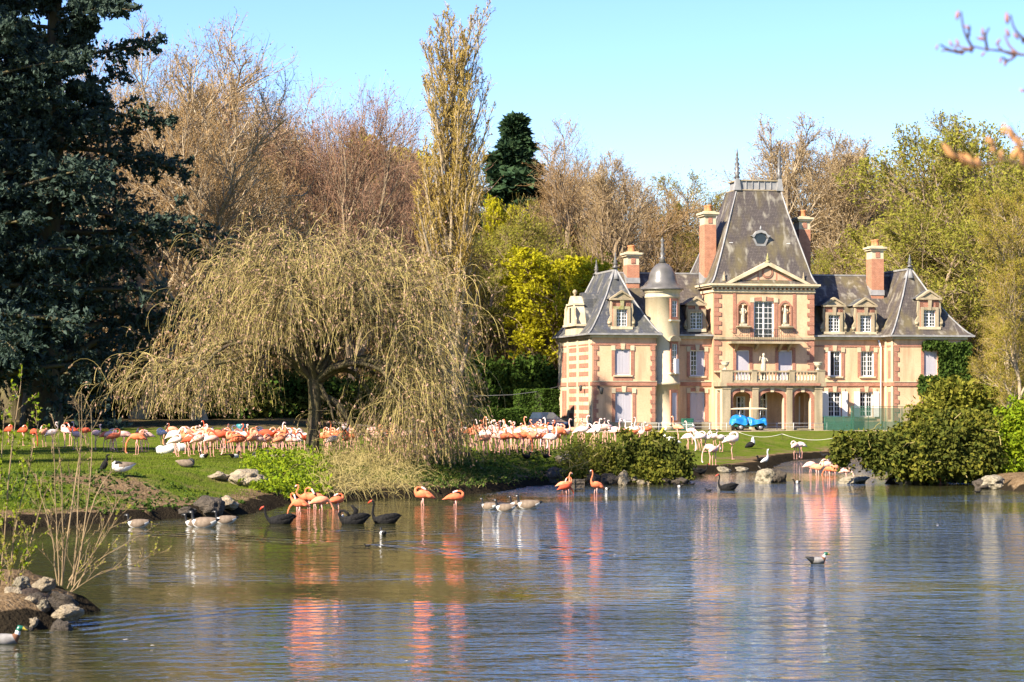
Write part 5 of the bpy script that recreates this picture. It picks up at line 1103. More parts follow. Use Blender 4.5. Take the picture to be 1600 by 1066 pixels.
# --- statues, urns
def mw(u, v, w): return (MX + u * tc_ - v * ts_, MY + u * ts_ + v * tc_, MZ + w)
def statue(u, v, w, h, label, arm=1, base=True):
    s = h; e = empty('statue', mw(u, v, w), TH); tag(e, label, 'statue')
    b0 = .10 * h if base else 0
    if base: MB().box(-.17 * s, .17 * s, -.15 * s, .15 * s, 0, b0).build('pedestal', STAT, e)
    m = MB(); H = h - b0
    m.loft([(.01, 0, b0, .13 * H, .11 * H), (.0, 0, b0 + .12 * H, .12 * H, .10 * H), (-.01 * H, 0, b0 + .35 * H, .105 * H, .09 * H), (.015 * H, 0, b0 + .5 * H, .11 * H, .085 * H), (.0, 0, b0 + .6 * H, .08 * H, .065 * H), (.01 * H, 0, b0 + .74 * H, .115 * H, .075 * H), (.01 * H, 0, b0 + .81 * H, .09 * H, .055 * H), (.01 * H, 0, b0 + .845 * H, .035 * H, .035 * H), (.015 * H, 0, b0 + .88 * H, .045 * H, .048 * H), (.015 * H, 0, b0 + .94 * H, .05 * H, .058 * H), (.01 * H, 0, b0 + .985 * H, .03 * H, .035 * H)], 12)
    rot = Matrix.Rotation(R(-90), 4, 'Z')
    m.v = [tuple(rot @ Vector(p)) for p in m.v]
    m.tube([(.10 * H, 0, b0 + .78 * H), (.17 * H, -.04 * H, b0 + .66 * H), (.12 * H, -.12 * H, b0 + (.56 if arm > 0 else .7) * H)], [.032 * H, .028 * H, .022 * H], 6)
    m.tube([(-.10 * H, 0, b0 + .78 * H), (-.17 * H, -.03 * H, b0 + .64 * H), (-.15 * H, -.08 * H, b0 + (.5 if arm > 0 else .86) * H)], [.032 * H, .028 * H, .022 * H], 6)
    m.build('figure', STAT, e)
statue(U(1161, VC), VC + .02, 8.5, 1.72, 'stone statue in the niche on the turret side of the tall glazed door'); statue(U(1226.8, VC), VC + .02, 8.5, 1.72, 'stone statue in the niche on the chimney side of the tall glazed door', -1)
statue(U(1194.5, VP), VP + .25, 3.9, 2.35, 'pale stone figure standing on the porch terrace behind the balustrade', -1)
def urn(px, label):
    e = empty('stone_urn', mw(U(px, VP - .1), VP - .12, 4.87), TH); tag(e, label, 'urn')
    MB().lathe([(.16, 0), (.16, .06), (.07, .12), (.09, .2), (.26, .34), (.33, .5), (.30, .54), (.40, .60), (.38, .64), (.28, .6)], (0, 0, 0), 14).build('bowl', STAT, e)
    MB().box(-.2, .2, -.2, .2, -.0, .02).build('foot', STAT, e)
urn(1133, 'stone urn on the balustrade post nearest the turret'); urn(1278, 'stone urn on the balustrade post nearest the open shutters')

# ivy over the right wing
rng = np.random.default_rng(19)
iv = empty('ivy', mw(RU1 - 2, 0, 0), TH); tag(iv, 'dark green ivy climbing over the end of the brick and cream wing', 'ivy')
ua = U(1466) - (RU1 - 2); ub = RU1 - (RU1 - 2)
def ivy_pts(n, a, b_, z0, z1, v0): return np.stack([rng.uniform(a, b_, n), v0 - 0.05 - 0.35 * rng.random(n) * np.sin(np.pi * rng.random(n)), rng.uniform(z0, z1, n)], 1)
q = np.concatenate([ivy_pts(4200, ua, ub + .4, 3.0, 7.1, 0), ivy_pts(900, U(1441) - (RU1 - 2), ub, 6.55, 7.25, 0), ivy_pts(1200, U(1434) - (RU1 - 2), ua + .3, 2.9, 4.35, -.05), ivy_pts(1500, ua + .8, ub + .5, 0.2, 3.2, -.1)])
wv = 1.2 * wav(q[:, 0], q[:, 2], 2.4); q[:, 1] -= 0.18 * np.abs(wv); k = (q[:, 2] + 0.25 * wv < 7.3)
qs = np.stack([np.full(1800, ub + .1) + .3 * rng.random(1800), rng.uniform(0, 3.5, 1800), rng.uniform(.2, 7.2, 1800)], 1)
q = np.concatenate([q[k], qs]); pb = PB(); V, Fc = leaves(rng, np.repeat(q, 2, 0) + rng.normal(size=(len(q) * 2, 3)) * .06, 0.20, aspect=1.2); pb.put(V, Fc); link('foliage', pb.mesh('foliage', [LF['ivy']]), iv)
rt = np.stack([rng.uniform(ua + 1, ub, 9), np.full(9, -.06), np.zeros(9)], 1); tg = np.stack([rng.uniform(ua, ub, 9), np.full(9, -.10), rng.uniform(4, 6.8, 9)], 1)
P, r_ = skeleton(rng, rt, tg, .05, 8, .12); P[:, :, 1] = np.minimum(P[:, :, 1], -.06); pb = PB(); V, Fc = tubes(P, r_, 5); pb.put(V, Fc); link('stem', pb.mesh('stem', [BARKD], True), iv)
# ------------------------------------------------------------------ where things stand
_Dg = np.arange(58, 200, 0.25)
def on_ground(px, py):
    """point of the ground seen at (px, py)"""
    x = (px - 800) * _Dg / F; z = ground(x, _Dg); pg = HZ + (CZ - z) * F / _Dg
    ok = z > 0.05; e = np.where(ok, np.abs(pg - py), 1e9); i = int(np.argmin(e)); return (x[i], _Dg[i], float(z[i]))
def on_water(px, py, dip=0.0):
    Y = CZ * F / (py - HZ); return (X_at(px, Y), Y, -dip)

# ------------------------------------------------------------------ rocks
import bmesh
ROCK = M('tan_lichen_rock', (0.36, 0.29, 0.19), (0.20, 0.155, 0.10), scale=2.2, bump=0.9, bscale=7)
ROCKD = M('dark_wet_rock', (0.09, 0.07, 0.05), (0.045, 0.036, 0.026), scale=3, bump=0.9, bscale=8)
ROCKW = M('pale_limestone_rock', (0.33, 0.28, 0.195), (0.12, 0.10, 0.06), scale=2.6, bump=0.8, bscale=7)
def rock_mesh(seed, mat, flat=1.0, rough=0.35):
    bm = bmesh.new(); bmesh.ops.create_icosphere(bm, subdivisions=4, radius=1.0); o = Vector((seed * 7.3, seed * 3.1, seed * 1.7))
    for v in bm.verts:
        p = v.co.copy(); k = 1 + rough * mnoise.noise(p * 1.2 + o) + rough * .5 * mnoise.noise(p * 2.7 + o) + .22 * rough * mnoise.noise(p * 6.5 + o)
        q = mnoise.cell(p * 1.7 + o) * .10; v.co = p * (k + q)
    me = bpy.data.meshes.new('rock'); bm.to_mesh(me); bm.free(); me.materials.append(mat); me.polygons.foreach_set('use_smooth', [True] * len(me.polygons)); return me
RK = {k: [rock_mesh(i + 3 * j, m) for i in range(3)] for j, (k, m) in enumerate((('tan', ROCK), ('dark', ROCKD), ('pale', ROCKW)))}
rr = random.Random(3)
def rock(loc, d, kind, label, group=None, sink=.35):
    o = link('rock', RK[kind][rr.randrange(3)]); o.scale = (d[0] / 2, d[1] / 2, d[2] / 2); o.rotation_euler = (rr.uniform(-.15, .15), rr.uniform(-.15, .15), rr.uniform(-.4, .4)); o.location = (loc[0], loc[1], loc[2] + d[2] * (.5 - sink))
    return tag(o, label, 'rock', group)
def rock_px(px, py, wpx, hpx, kind, label, group=None, dep=1.0, water=False, sink=.3):
    p = on_water(px, py) if water else on_ground(px, py); s_ = p[1] / F
    return rock(p, (wpx * s_, wpx * s_ * dep, hpx * s_ / (1 - sink)), kind, label, group, sink)
rock_px(386, 757, 62, 22, 'tan', 'long tan boulder bedded in the lawn beside the green weeds'); rock_px(340, 748, 34, 9, 'tan', 'low flat tan stone at the end of the long boulder')
rock_px(330, 798, 46, 26, 'dark', 'dark overhanging rock at the water below the tan boulder'); rock_px(352, 790, 40, 14, 'tan', 'brown slab on the bank above the dark overhanging rock'); rock_px(292, 806, 30, 10, 'dark', 'small dark rock at the waterline under the goose mound')
rock_px(884, 724, 34, 16, 'tan', 'flat ledge of tan stone beside the twiggy bush'); rock_px(873, 752, 40, 22, 'dark', 'dark rock under the stone ledge at the water')
for px, w_, h_ in ((928, 26, 18), (952, 30, 16), (975, 26, 20), (1001, 30, 14), (1030, 34, 12), (1058, 30, 12)): rock_px(px, 757, w_, h_, 'tan' if px % 2 else 'dark', 'mossy stone in the row under the yew bush on the point', 'stones under the yew bush on the point', water=True, dep=.8)
for px, py, w_, h_ in ((1106, 738, 26, 7), (1130, 738, 24, 8), (1155, 737, 28, 7), (1178, 735, 22, 7)): rock_px(px, py, w_, h_, 'pale' if px % 4 else 'dark', 'low flat stone edging the far lawn below the puffed white flamingo', 'edging stones of the far lawn', water=True)
rock_px(1196, 754, 32, 20, 'pale', 'pale lumpy rock rising from the water before the far lawn', water=True); rock_px(1214, 754, 26, 20, 'dark', 'dark rock leaning on the pale lumpy rock in the water', water=True)
rock_px(1333, 755, 46, 10, 'pale', 'low pale rock slab awash in the pond near the large yew', water=True)
rock_px(1338, 702, 40, 20, 'pale', 'white rock pile stone at the far lawn corner behind the large yew'); rock_px(1350, 716, 30, 18, 'pale', 'white rock below the rock pile behind the large yew')
for px, w_, h_, k in ((1412, 34, 12, 'tan'), (1438, 30, 14, 'dark'), (1466, 30, 10, 'tan'), (1538, 34, 14, 'dark'), (1560, 30, 16, 'tan')): rock_px(px, 757 if px < 1500 else 764, w_, h_, k, 'mossy stone at the foot of the large yew by the pond', 'stones at the foot of the large yew', water=True, dep=.8)
rock_px(1548, 758, 38, 14, 'pale', 'pale slanting stone on the island shore under the large yew')
# the rocky root mound in the near corner
rk_ = random.Random(12)
spots = [(18, 986, 36.0, 'tan', 'brown boulder at the water in the rock pile of the near island'), (24, 955, 36.5, 'pale', 'pale lichen spotted boulder topping the near rock pile'), (66, 948, 36.8, 'pale', 'white stone wedged in the middle of the near rock pile'), (-8, 940, 36.9, 'pale', 'pale boulder cut by the picture edge on the near island'), (68, 915, 37.4, 'tan', 'tan stone at the foot of the bare sapling stems'), (34, 912, 37.6, 'pale', 'small pale stone at the back of the near island'), (100, 940, 36.9, 'dark', 'dark rooty boulder at the tip of the near island'), (46, 975, 36.1, 'tan', 'speckled stone low in the near rock pile')]
for k in range(15): spots.append((rk_.uniform(-30, 108), rk_.choice((932, 945, 958, 968, 978, 985)), 0, rk_.choice(('tan', 'dark', 'dark')), 'brown stone packed among others in the near rock pile'))
for px, py, Y, k, lab in spots:
    Y = Y or 36.0 + (985 - py) * .022; zc = CZ - (py - HZ) * Y / F; s_ = Y / F; w_ = rk_.uniform(34, 50) if k != 'pale' else rk_.uniform(30, 42)
    o = link('rock', RK[k][rr.randrange(3)]); a_ = w_ * s_ / 2; o.scale = (a_, a_ * .8, a_ * rk_.uniform(.5, .75)); o.rotation_euler = (rk_.uniform(-.6, .6), rk_.uniform(-.6, .6), rk_.uniform(0, 6)); o.location = (X_at(px, Y), Y, zc); tag(o, lab, 'rock', 'rocks of the near island')
q = np.array([[X_at(55, 37.4), 37.4, .25]]); mr_ = rock_mesh(9, M('root_soil', (0.07, 0.045, 0.028), (0.03, 0.02, 0.014), scale=4, bump=1.0, bscale=12), rough=.3); o = link('soil_mound', mr_); o.scale = (.60, .42, .36); o.location = (X_at(50, 37.3), 37.3, .16); tag(o, 'brown earth mound between the rocks of the near island', kind='structure')

# ------------------------------------------------------------------ bushes on the banks
def bush(name, label, base, blobs, mats, size, seed, twigmats=(DRY,), ntw=60, per=6, spread=.16, cat='bush', f=3.2, lump=.35, aspect=1.8, hollow=.55, stems=14, sprout=0, flat=0.0):
    """blobs: (px, py, Y, rx, ry, rz, n)"""
    rng = np.random.default_rng(seed); e = empty(name, base); tag(e, label, cat); b0 = np.array(base); P_ = []
    for px, py, Y, rx, ry, rz, n in blobs:
        c = np.array(at(px, py, Y)) - b0; P_.append(blob_points(rng, n, c, (rx, ry, rz), lump, f, hollow, -b0[2] + .03, seed))
    pts = np.concatenate(P_); q = clumped(rng, pts, per, spread); q = q[q[:, 2] + b0[2] > 0.03]
    v = np.sin(q[:, 0] * 2.3 + seed) + np.sin(q[:, 1] * 1.9) + np.sin(q[:, 2] * 3.1 + 1) + rng.normal(size=len(q)) * .8
    pb = PB(); V, Fc = leaves(rng, q, size, aspect=aspect, flat=flat); pb.put(V, Fc, np.clip((v > .2).astype(int), 0, len(mats) - 1)); link('foliage', pb.mesh('foliage', list(mats)), e)
    tg = pts[rng.choice(len(pts), stems, replace=False)]; rt = np.stack([tg[:, 0] * .35 + rng.normal(size=stems) * .2, tg[:, 1] * .4, np.full(stems, -.1)], 1)
    P, r_ = skeleton(rng, rt, tg, .06, 8, .22); pb = PB(); V, Fc = tubes(P, r_, 5); pb.put(V, Fc); link('stem', pb.mesh('stem', [BARKD], True), e)
    if ntw:
        tg = pts[rng.choice(len(pts), ntw, replace=False)] * 1.03; P, r_ = skeleton(rng, tg - unit(tg) * .5 + rng.normal(size=tg.shape) * .3, tg + rng.normal(size=tg.shape) * .25, .012, 5, .25)
        pb = PB(); V, Fc = ribbons(rng, P, np.full(P.shape[:2], .012)); pb.put(V, Fc); tag(link('dry_twig', pb.mesh('dry_twig', [DRY]), e), kind='stuff')
    return e
b0 = (X_at(1455, 98), 98, .3)
bush('yew_bush', 'large spreading yew with dark olive foliage overhanging the pond before the ivy', b0, [(1490, 695, 98.5, 1.9, 1.7, 0.92, 1500), (1440, 706, 98, 1.3, 1.5, 0.84, 900), (1395, 702, 98, .95, 1.0, 0.62, 500), (1545, 684, 99.5, 1.05, 1.4, 0.88, 800), (1520, 667, 99.8, 1.0, 1.2, 0.53, 450), (1455, 728, 97.5, 1.7, 1.3, 0.57, 800), (1525, 722, 98.2, 1.2, 1.3, 0.66, 700), (1352, 694, 98, .6, .6, 0.37, 260), (1316, 704, 98, .34, .4, 0.55, 170), (1378, 718, 97.8, .6, .6, 0.44, 260), (1420, 680, 98.4, .6, .8, 0.35, 220), (1468, 662, 99, .7, .9, 0.35, 240)], [LF['yewd'], LF['yew']], .11, 41, ntw=230, per=9, spread=.12, stems=30, lump=.5, f=4.2)
bush('shrub', 'bright green leafy shrub cut by the picture edge beside the large yew', (X_at(1600, 98.5), 98.5, .3), [(1596, 690, 98.5, 1.15, 1.1, 1.35, 1200), (1615, 660, 99, 1.0, 1.0, 1.0, 700), (1585, 735, 98, .8, .8, .5, 350)], [LF['bright'], LF['bright']], .10, 43, ntw=0, per=8, spread=.12, cat='shrub')
bush('shrub', 'olive shrub growing between the ivy and the large yew', (X_at(1492, 176), 176, 1.1), [(1490, 622, 176, 1.7, 1.5, 1.2, 700), (1460, 648, 176, 1.6, 1.4, 1.0, 450), (1535, 630, 178, 1.6, 1.5, 1.5, 600)], [LF['yew'], LF['fresh']], .20, 44, ntw=60, per=7, spread=.25, cat='shrub')
bush('yew_bush', 'rounded dark yew on the point beside the pond, in front of the mansion corner', (X_at(1005, 100), 100, .3), [(1008, 716, 100, 1.55, 1.4, .90, 1300), (1048, 728, 99.5, .85, .9, .70, 500), (965, 725, 99.6, .85, .9, .65, 500), (1020, 745, 98.4, 1.3, .5, .35, 350)], [LF['yewd'], LF['yew']], .10, 45, ntw=60, per=9, spread=.11)
bush('shrub', 'sparse twiggy shrub with small olive leaves left of the rounded yew'.replace('left of', 'beside'), (X_at(912, 99.5), 99.5, .3), [(912, 712, 99.5, .95, .9, .75, 420), (935, 725, 99, .8, .7, .5, 300), (900, 742, 98.4, .7, .4, .35, 160)], [LF['fresh'], LF['yew']], .065, 46, ntw=220, per=5, spread=.14, cat='shrub', stems=30)
# thin saplings on the near island
SAP = M('sapling_bark', (0.27, 0.19, 0.10), (0.17, 0.115, 0.06), scale=6, stretch=(1, 1, .3))
def sapling(label, Y, stems, seed, leafm=None, leafn=0, leafs=.03, name='sapling', r=.016, n2=9, l2=.42, ang=.55):
    rng = np.random.default_rng(seed); b = at(stems[0][0][0], stems[0][0][1], Y); e = empty(name, b); tag(e, label, 'sapling', 'saplings on the near island')
    Ps = []
    for st in stems:
        p = ctrl([np.array(at(x, y, Y + .25 * k * (rng.random() - .4))) - np.array(b) for k, (x, y) in enumerate(st)], 10); p[1:] += np.cumsum(rng.normal(size=(9, 3)), 0) * .008; Ps.append(p)
    P = np.array(Ps); Rr_ = r * (.7 + .6 * rng.random((len(P), 1))) * np.linspace(1, .3, 10)[None, :]
    for k in range(len(P)): pb = PB(); V, Fc = tubes(P[k:k + 1], Rr_[k:k + 1], 6); pb.put(V, Fc); link('stem', pb.mesh('stem', [SAP], True), e)
    c1, r1 = grow(rng, P, Rr_, n2, .15, 1.0, ang, 0, 5, up=.3, wig=.10, rr=.45, lenshape=.4, expl=np.full(len(P) * n2, l2)); c2, r2 = grow(rng, c1, r1, 4, .2, 1.0, .5, .45, 4, up=.2, wig=.12, lenshape=.3)
    pb = PB(); V, Fc = tubes(c1, np.maximum(r1, .004), 4); pb.put(V, Fc); V, Fc = ribbons(rng, c2, np.full(c2.shape[:2], .0032)); pb.put(V, Fc, 0)
    mats = [SAP]
    if leafn: V, Fc = leaves(rng, along(np.concatenate([c2]), rng, leafn, .1), leafs, aspect=1.5); pb.put(V, Fc, 1); mats.append(leafm)
    link('twig_foliage', pb.mesh('twig_foliage', mats), e); return e
sapling('clump of bare sapling stems rising upright from the near rock pile', 37.4, [[(92, 915), (88, 800), (84, 690)], [(97, 915), (98, 790), (90, 660)], [(90, 912), (80, 830), (55, 740)], [(96, 915), (108, 820), (122, 700), (124, 610)]], 51, LF['tan'], 1, .022)
sapling('bare sapling with several stems fanning out over the water', 37.2, [[(112, 915), (120, 840), (126, 720), (125, 620)], [(116, 915), (128, 850), (140, 740), (140, 640)], [(120, 920), (150, 850), (175, 800), (182, 775)], [(108, 908), (122, 880), (150, 780), (180, 735)]], 52, LF['tan'], 1, .022)
sapling('slanting budding sapling with long low twigs reaching over the pond', 37.0, [[(110, 925), (150, 880), (200, 850), (235, 830)], [(112, 925), (160, 895), (215, 880), (245, 862)], [(105, 920), (140, 870), (190, 800)]], 53, LF['fresh'], 2, .028, r=.010)
sapling('slender sapling with pale green new leaves against the dark cedar', 38.0, [[(-5, 960), (5, 850), (18, 700), (30, 600)], [(0, 960), (-4, 850), (2, 740), (8, 640)], [(8, 960), (25, 830), (48, 720), (62, 660)], [(12, 955), (40, 880), (60, 800), (70, 760)]], 54, LF['bright'], 4, .045, n2=12, l2=.5)
sapling('low leafy sprout on the near island below the slender sapling', 37.8, [[(5, 960), (10, 890), (2, 820)], [(20, 950), (35, 890), (42, 830)], [(30, 950), (15, 880), (25, 800)]], 55, LF['fresh'], 4, .035, r=.008, l2=.35)

# ------------------------------------------------------------------ things before the mansion
PATH = M('gravel_path', (0.34, 0.27, 0.18), (0.26, 0.20, 0.13), scale=2, bump=.3)
xs = np.linspace(-14, 40, 55); vs = [];
for k, dy in enumerate((0, .6, 1.5, 2.6, 3.3)):
    for x in xs: y = 179.2 + (x - 6) * .205 * (x > 6) + dy + .15 * math.sin(x * .9 + k); vs.append((x, y, gz(x, y) + (.03 if 0 < k < 4 else -.02)))
n_ = len(xs); i_ = np.array([k * n_ + j for k in range(4) for j in range(n_ - 1)])
tag(link('gravel_path', np_mesh('gravel_path', vs, [(np.stack([i_, i_ + 1, i_ + n_ + 1, i_ + n_], 1), 0)], [PATH], True)), 'pale gravel path in front of the mansion', kind='structure')
TARP = M('blue_tarpaulin', (0.008, 0.11, 0.38), (0.02, 0.22, 0.50), scale=3, rough=.35, bump=.5, bscale=5)
CANV = M('cream_canopy', (0.62, 0.52, 0.36), rough=.6); RUBB = M('black_rubber', (0.02, 0.02, 0.02), rough=.8); GREENP = M('dark_green_paint', (0.012, 0.085, 0.055), (0.02, 0.11, 0.07), scale=4, rough=.5); CHR = M('grey_metal', (0.35, 0.35, 0.36), rough=.4, metal=.6)
def lumpy(mb_fn, mat, name, par, amp=.06, f=3.0, sub=3):
    m = MB(); mb_fn(m); me = m.mesh(name, mat); bm = bmesh.new(); bm.from_mesh(me); bmesh.ops.remove_doubles(bm, verts=bm.verts, dist=.001); bmesh.ops.subdivide_edges(bm, edges=bm.edges, cuts=sub, use_grid_fill=True); bm.normal_update()
    for v in bm.verts: v.co += v.normal * amp * (mnoise.noise(v.co * f) + .5 * mnoise.noise(v.co * f * 2.3))
    for _ in range(2): bmesh.ops.smooth_vert(bm, verts=bm.verts, factor=.4, use_axis_x=True, use_axis_y=True, use_axis_z=True)
    bm.to_mesh(me); bm.free(); me.polygons.foreach_set('use_smooth', [True] * len(me.polygons)); return link(name, me, par)
def wheel(par, x, y, r, w_=.16):
    h = MB().lathe([(r * .55, -w_ / 2), (r * .95, -w_ / 2), (r, -w_ * .3), (r, w_ * .3), (r * .95, w_ / 2), (r * .55, w_ / 2)], (0, 0, 0), 20); h.v = [(a + x, c + y, b_ + r) for a, b_, c in h.v]; o = h.build('wheel', [RUBB], par)
    h = MB().lathe([(.05, -w_ / 2 - .02), (r * .56, -w_ / 2 - .005), (r * .56, w_ / 2 + .005), (.05, w_ / 2 + .02)], (0, 0, 0), 16); h.v = [(a + x, c + y, b_ + r) for a, b_, c in h.v]; h.build('rim', [CHR], o)
gx_, gy_ = X_at(1170, 184.2), 184.2
gc = empty('golf_cart', (gx_, gy_, gz(gx_, gy_) + .04), .12); tag(gc, 'golf cart under a cream canopy with blue tarpaulins heaped over both ends', 'golf cart')
MB().prism([(-1.25, .32), (1.2, .32), (1.25, .45), (1.1, .62), (.35, .58), (.3, .42), (-.35, .42), (-.4, .66), (-1.25, .68)], -.55, .55).build('chassis', [GREENP], gc)
MB().box(-.75, -.15, -.5, .5, .68, .82).box(-.85, -.74, -.5, .5, .82, 1.2).build('seat', [CANV], gc)
MB().prism([(-1.35, 1.74), (-1.0, 1.80), (0, 1.84), (1.0, 1.82), (1.35, 1.76), (1.35, 1.71), (-1.35, 1.69)], -.62, .62).build('canopy', [CANV], gc)
for x in (-.95, .75):
    for y in (-.5, .5): MB().tube([(x, y, .6), (x + .12, y, 1.73)], .022, 6).build('canopy_post', [CHR], gc)
for x in (-.75, .85):
    for y in (-.52, .52): wheel(gc, x, y, .26)
def tarp(x0, x1, y0, y1, zt, zb, seed):
    """a tarpaulin thrown over a body: crumpled rings from the hem up to a sagging top"""
    N = 40; V = []; o_ = Vector((seed * 3.7, seed, 0)); cx_, cy_ = (x0 + x1) / 2, (y0 + y1) / 2
    for j, (f, z) in enumerate(((1.10, zb), (1.04, zb + (zt - zb) * .35), (1.0, zb + (zt - zb) * .7), (.92, zt - .08), (.72, zt), (.4, zt + .03), (.12, zt))):
        for k in range(N):
            q = 2 * math.pi * k / N; c, s_ = math.cos(q), math.sin(q); e_ = .55
            px_ = cx_ + (x1 - x0) / 2 * f * math.copysign(abs(c) ** e_, c); py_ = cy_ + (y1 - y0) / 2 * f * math.copysign(abs(s_) ** e_, s_)
            nz_ = mnoise.noise(Vector((px_ * 2.2, py_ * 2.2, z * 1.2)) + o_); fold = .07 * math.sin(q * 9 + 3 * nz_ + seed) * (1 - j / 7)
            V.append((px_ + c * (fold + .10 * nz_), py_ + s_ * (fold + .10 * nz_), z + (.22 * nz_ if j else .10 * math.sin(q * 5 + seed)) + (.16 * math.sin(px_ * 4 + seed) if j > 2 else 0)))
    Fs = [(j * N + k, j * N + (k + 1) % N, (j + 1) * N + (k + 1) % N, (j + 1) * N + k) for j in range(6) for k in range(N)] + [tuple(6 * N + k for k in range(N))]
    MB().add(V, Fs, True).build('tarpaulin', [TARP], gc)
tarp(-.22, 1.38, -.64, .64, .94, .50, 2); tarp(-1.48, -.10, -.64, .64, 1.06, .52, 5)
CARP = M('dark_blue_car_paint', (0.03, 0.035, 0.06), rough=.25, spec=.6); CGL = M('car_glass', (0.03, 0.045, 0.07), rough=.05, spec=.8); LAMP = M('headlamp_glass', (0.6, 0.6, 0.58), rough=.15)
cx, cy = X_at(852, 186), 186.0
ca_ = empty('parked_car', (cx, cy, gz(cx, cy)), -.98); tag(ca_, 'dark blue hatchback parked at the corner of the mansion behind the flamingos', 'car')
MB().prism([(-1.95, .3), (1.9, .28), (2.0, .5), (1.95, .72), (1.1, .92), (-1.85, .98), (-2.0, .7)], -.84, .84).build('body', [CARP], ca_)
h = MB(); h.add([(-1.85, -.8, .97), (1.05, -.8, .93), (1.05, .8, .93), (-1.85, .8, .97), (-1.6, -.62, 1.5), (.25, -.62, 1.5), (.25, .62, 1.5), (-1.6, .62, 1.5)], [(4, 5, 6, 7), (0, 1, 5, 4), (1, 2, 6, 5), (2, 3, 7, 6), (3, 0, 4, 7)]); h.build('cabin', [CARP], ca_)
def quadp(name, pts, mat, off): 
    n_ = (Vector(pts[1]) - Vector(pts[0])).cross(Vector(pts[2]) - Vector(pts[0])).normalized() * off; a = [Vector(p) for p in pts]; MB().add([p + n_ * .2 for p in a] + [p + n_ for p in a], [(4, 5, 6, 7), (0, 1, 5, 4), (1, 2, 6, 5), (2, 3, 7, 6), (3, 0, 4, 7)]).build(name, [mat], ca_)
quadp('windscreen', [(1.0, -.72, .97), (1.0, .72, .97), (.29, .57, 1.46), (.29, -.57, 1.46)], CGL, .012)
for sg in (-1, 1):
    f_ = [(-1.6, .79 * sg, 1.02), (.85, .78 * sg, 1.0), (.25, .65 * sg, 1.44), (-1.45, .65 * sg, 1.44)]; quadp('side_window', f_ if sg < 0 else f_[::-1], CGL, .015)
    MB().box(1.86, 1.99, sg * .62 - .17, sg * .62 + .17, .60, .74).build('headlight', [LAMP], ca_); MB().box(.75, .9, sg * .9 - .09, sg * .9 + .09, .95, 1.08).build('wing_mirror', [CARP], ca_)
MB().box(1.95, 2.02, -.6, .6, .36, .5).build('bumper', [RUBB], ca_); MB().box(2.022, 2.03, -.26, .26, .40, .50).build('number_plate', [WHITE], ca_)
for x in (-1.25, 1.3):
    for y in (-.78, .78): wheel(ca_, x, y, .31, .2)
bx, by = X_at(1074, 185.2), 185.2
lb = empty('litter_bin', (bx, by, gz(bx, by)), .15); tag(lb, 'green slatted wooden bin with a pale strap against the mansion plinth', 'bin')
m = MB()
for k in range(6): m.box(-.42 + k * .14, -.30 + k * .14, -.3, -.27, .05, .92)
for k in range(4): m.box(-.45, -.42, -.27 + k * .14, -.15 + k * .14, .05, .92).box(.42, .45, -.27 + k * .14, -.15 + k * .14, .05, .92)
m.build('slat_body', [GREENP], lb); MB().box(-.41, .41, -.265, .28, .0, .88).build('liner', [GREENP], lb); MB().box(-.46, .46, -.325, -.303, .42, .50).build('strap', [M('pale_strap', (.45, .5, .46))], lb); MB().box(-.46, .46, -.32, .3, .925, .97).build('lid', [GREENP], lb)
# metal rail fence before the porch, green mesh screen towards the large yew
def fence_line(name, label, p0, p1, h, nposts, rails, matp, panel=None, cat='fence', rp=.03, pan=(.05, .95)):
    a = Vector((p0[0], p0[1], gz(*p0))); b_ = Vector((p1[0], p1[1], gz(*p1))); e = empty(name, a); tag(e, label, cat)
    for k in range(nposts):
        q = (b_ - a) * (k / (nposts - 1)); q.z = gz(a.x + q.x, a.y + q.y) - a.z; MB().tube([(q.x, q.y, -.1), (q.x, q.y, h)], rp, 6).build('post', [matp], e)
    for z in rails: MB().tube([(0, 0, z * h)] + [tuple((b_ - a) * f + Vector((0, 0, z * h))) for f in (.25, .5, .75, 1)], rp * .7, 5).build('rail', [matp], e)
    if panel:
        for k in range(nposts - 1):
            q0 = (b_ - a) * (k / (nposts - 1)); q1 = (b_ - a) * ((k + 1) / (nposts - 1)); MB().add([q0 + Vector((0, -.04, h * pan[0])), q1 + Vector((0, -.04, h * pan[0])), q1 + Vector((0, -.04, h * pan[1])), q0 + Vector((0, -.04, h * pan[1]))], [(0, 1, 2, 3)]).build('net_panel', [panel], e)
    return e
fence_line('rail_fence', 'thin pale metal rail fence between the path and the porch', gp(1003, 183.6), gp(1292, 186), .62, 12, (.98, .5), M('galvanised_rail', (.45, .44, .42), rough=.5), rp=.026)
net = bpy.data.materials.new('green_netting'); net.use_nodes = True; n = net.node_tree.nodes; l = net.node_tree.links; b = n['Principled BSDF']; b.inputs['Base Color'].default_value = (.02, .085, .05, 1); b.inputs['Roughness'].default_value = .8
tcn = n.new('ShaderNodeTexCoord'); nzn = n.new('ShaderNodeTexNoise'); nzn.inputs['Scale'].default_value = 1.3; l.new(tcn.outputs['Object'], nzn.inputs['Vector']); mrn = n.new('ShaderNodeMapRange'); l.new(nzn.outputs[0], mrn.inputs[0]); mrn.inputs[3].default_value = .45; mrn.inputs[4].default_value = .8
tr_ = n.new('ShaderNodeBsdfTransparent'); ms_ = n.new('ShaderNodeMixShader'); l.new(mrn.outputs[0], ms_.inputs[0]); l.new(tr_.outputs[0], ms_.inputs[1]); l.new(b.outputs[0], ms_.inputs[2]); l.new(ms_.outputs[0], n['Material Output'].inputs[0])
fence_line('mesh_screen', 'tall green netting screen on posts in front of the shuttered ground floor', gp(1330, 181), gp(1462, 182), 1.95, 6, (1.0,), GREENP, net)
fence_line('mesh_screen', 'waist high green netting screen beside the porch arches', gp(1288, 183.5), gp(1334, 183), 1.15, 4, (1.0, .5), GREENP, net)
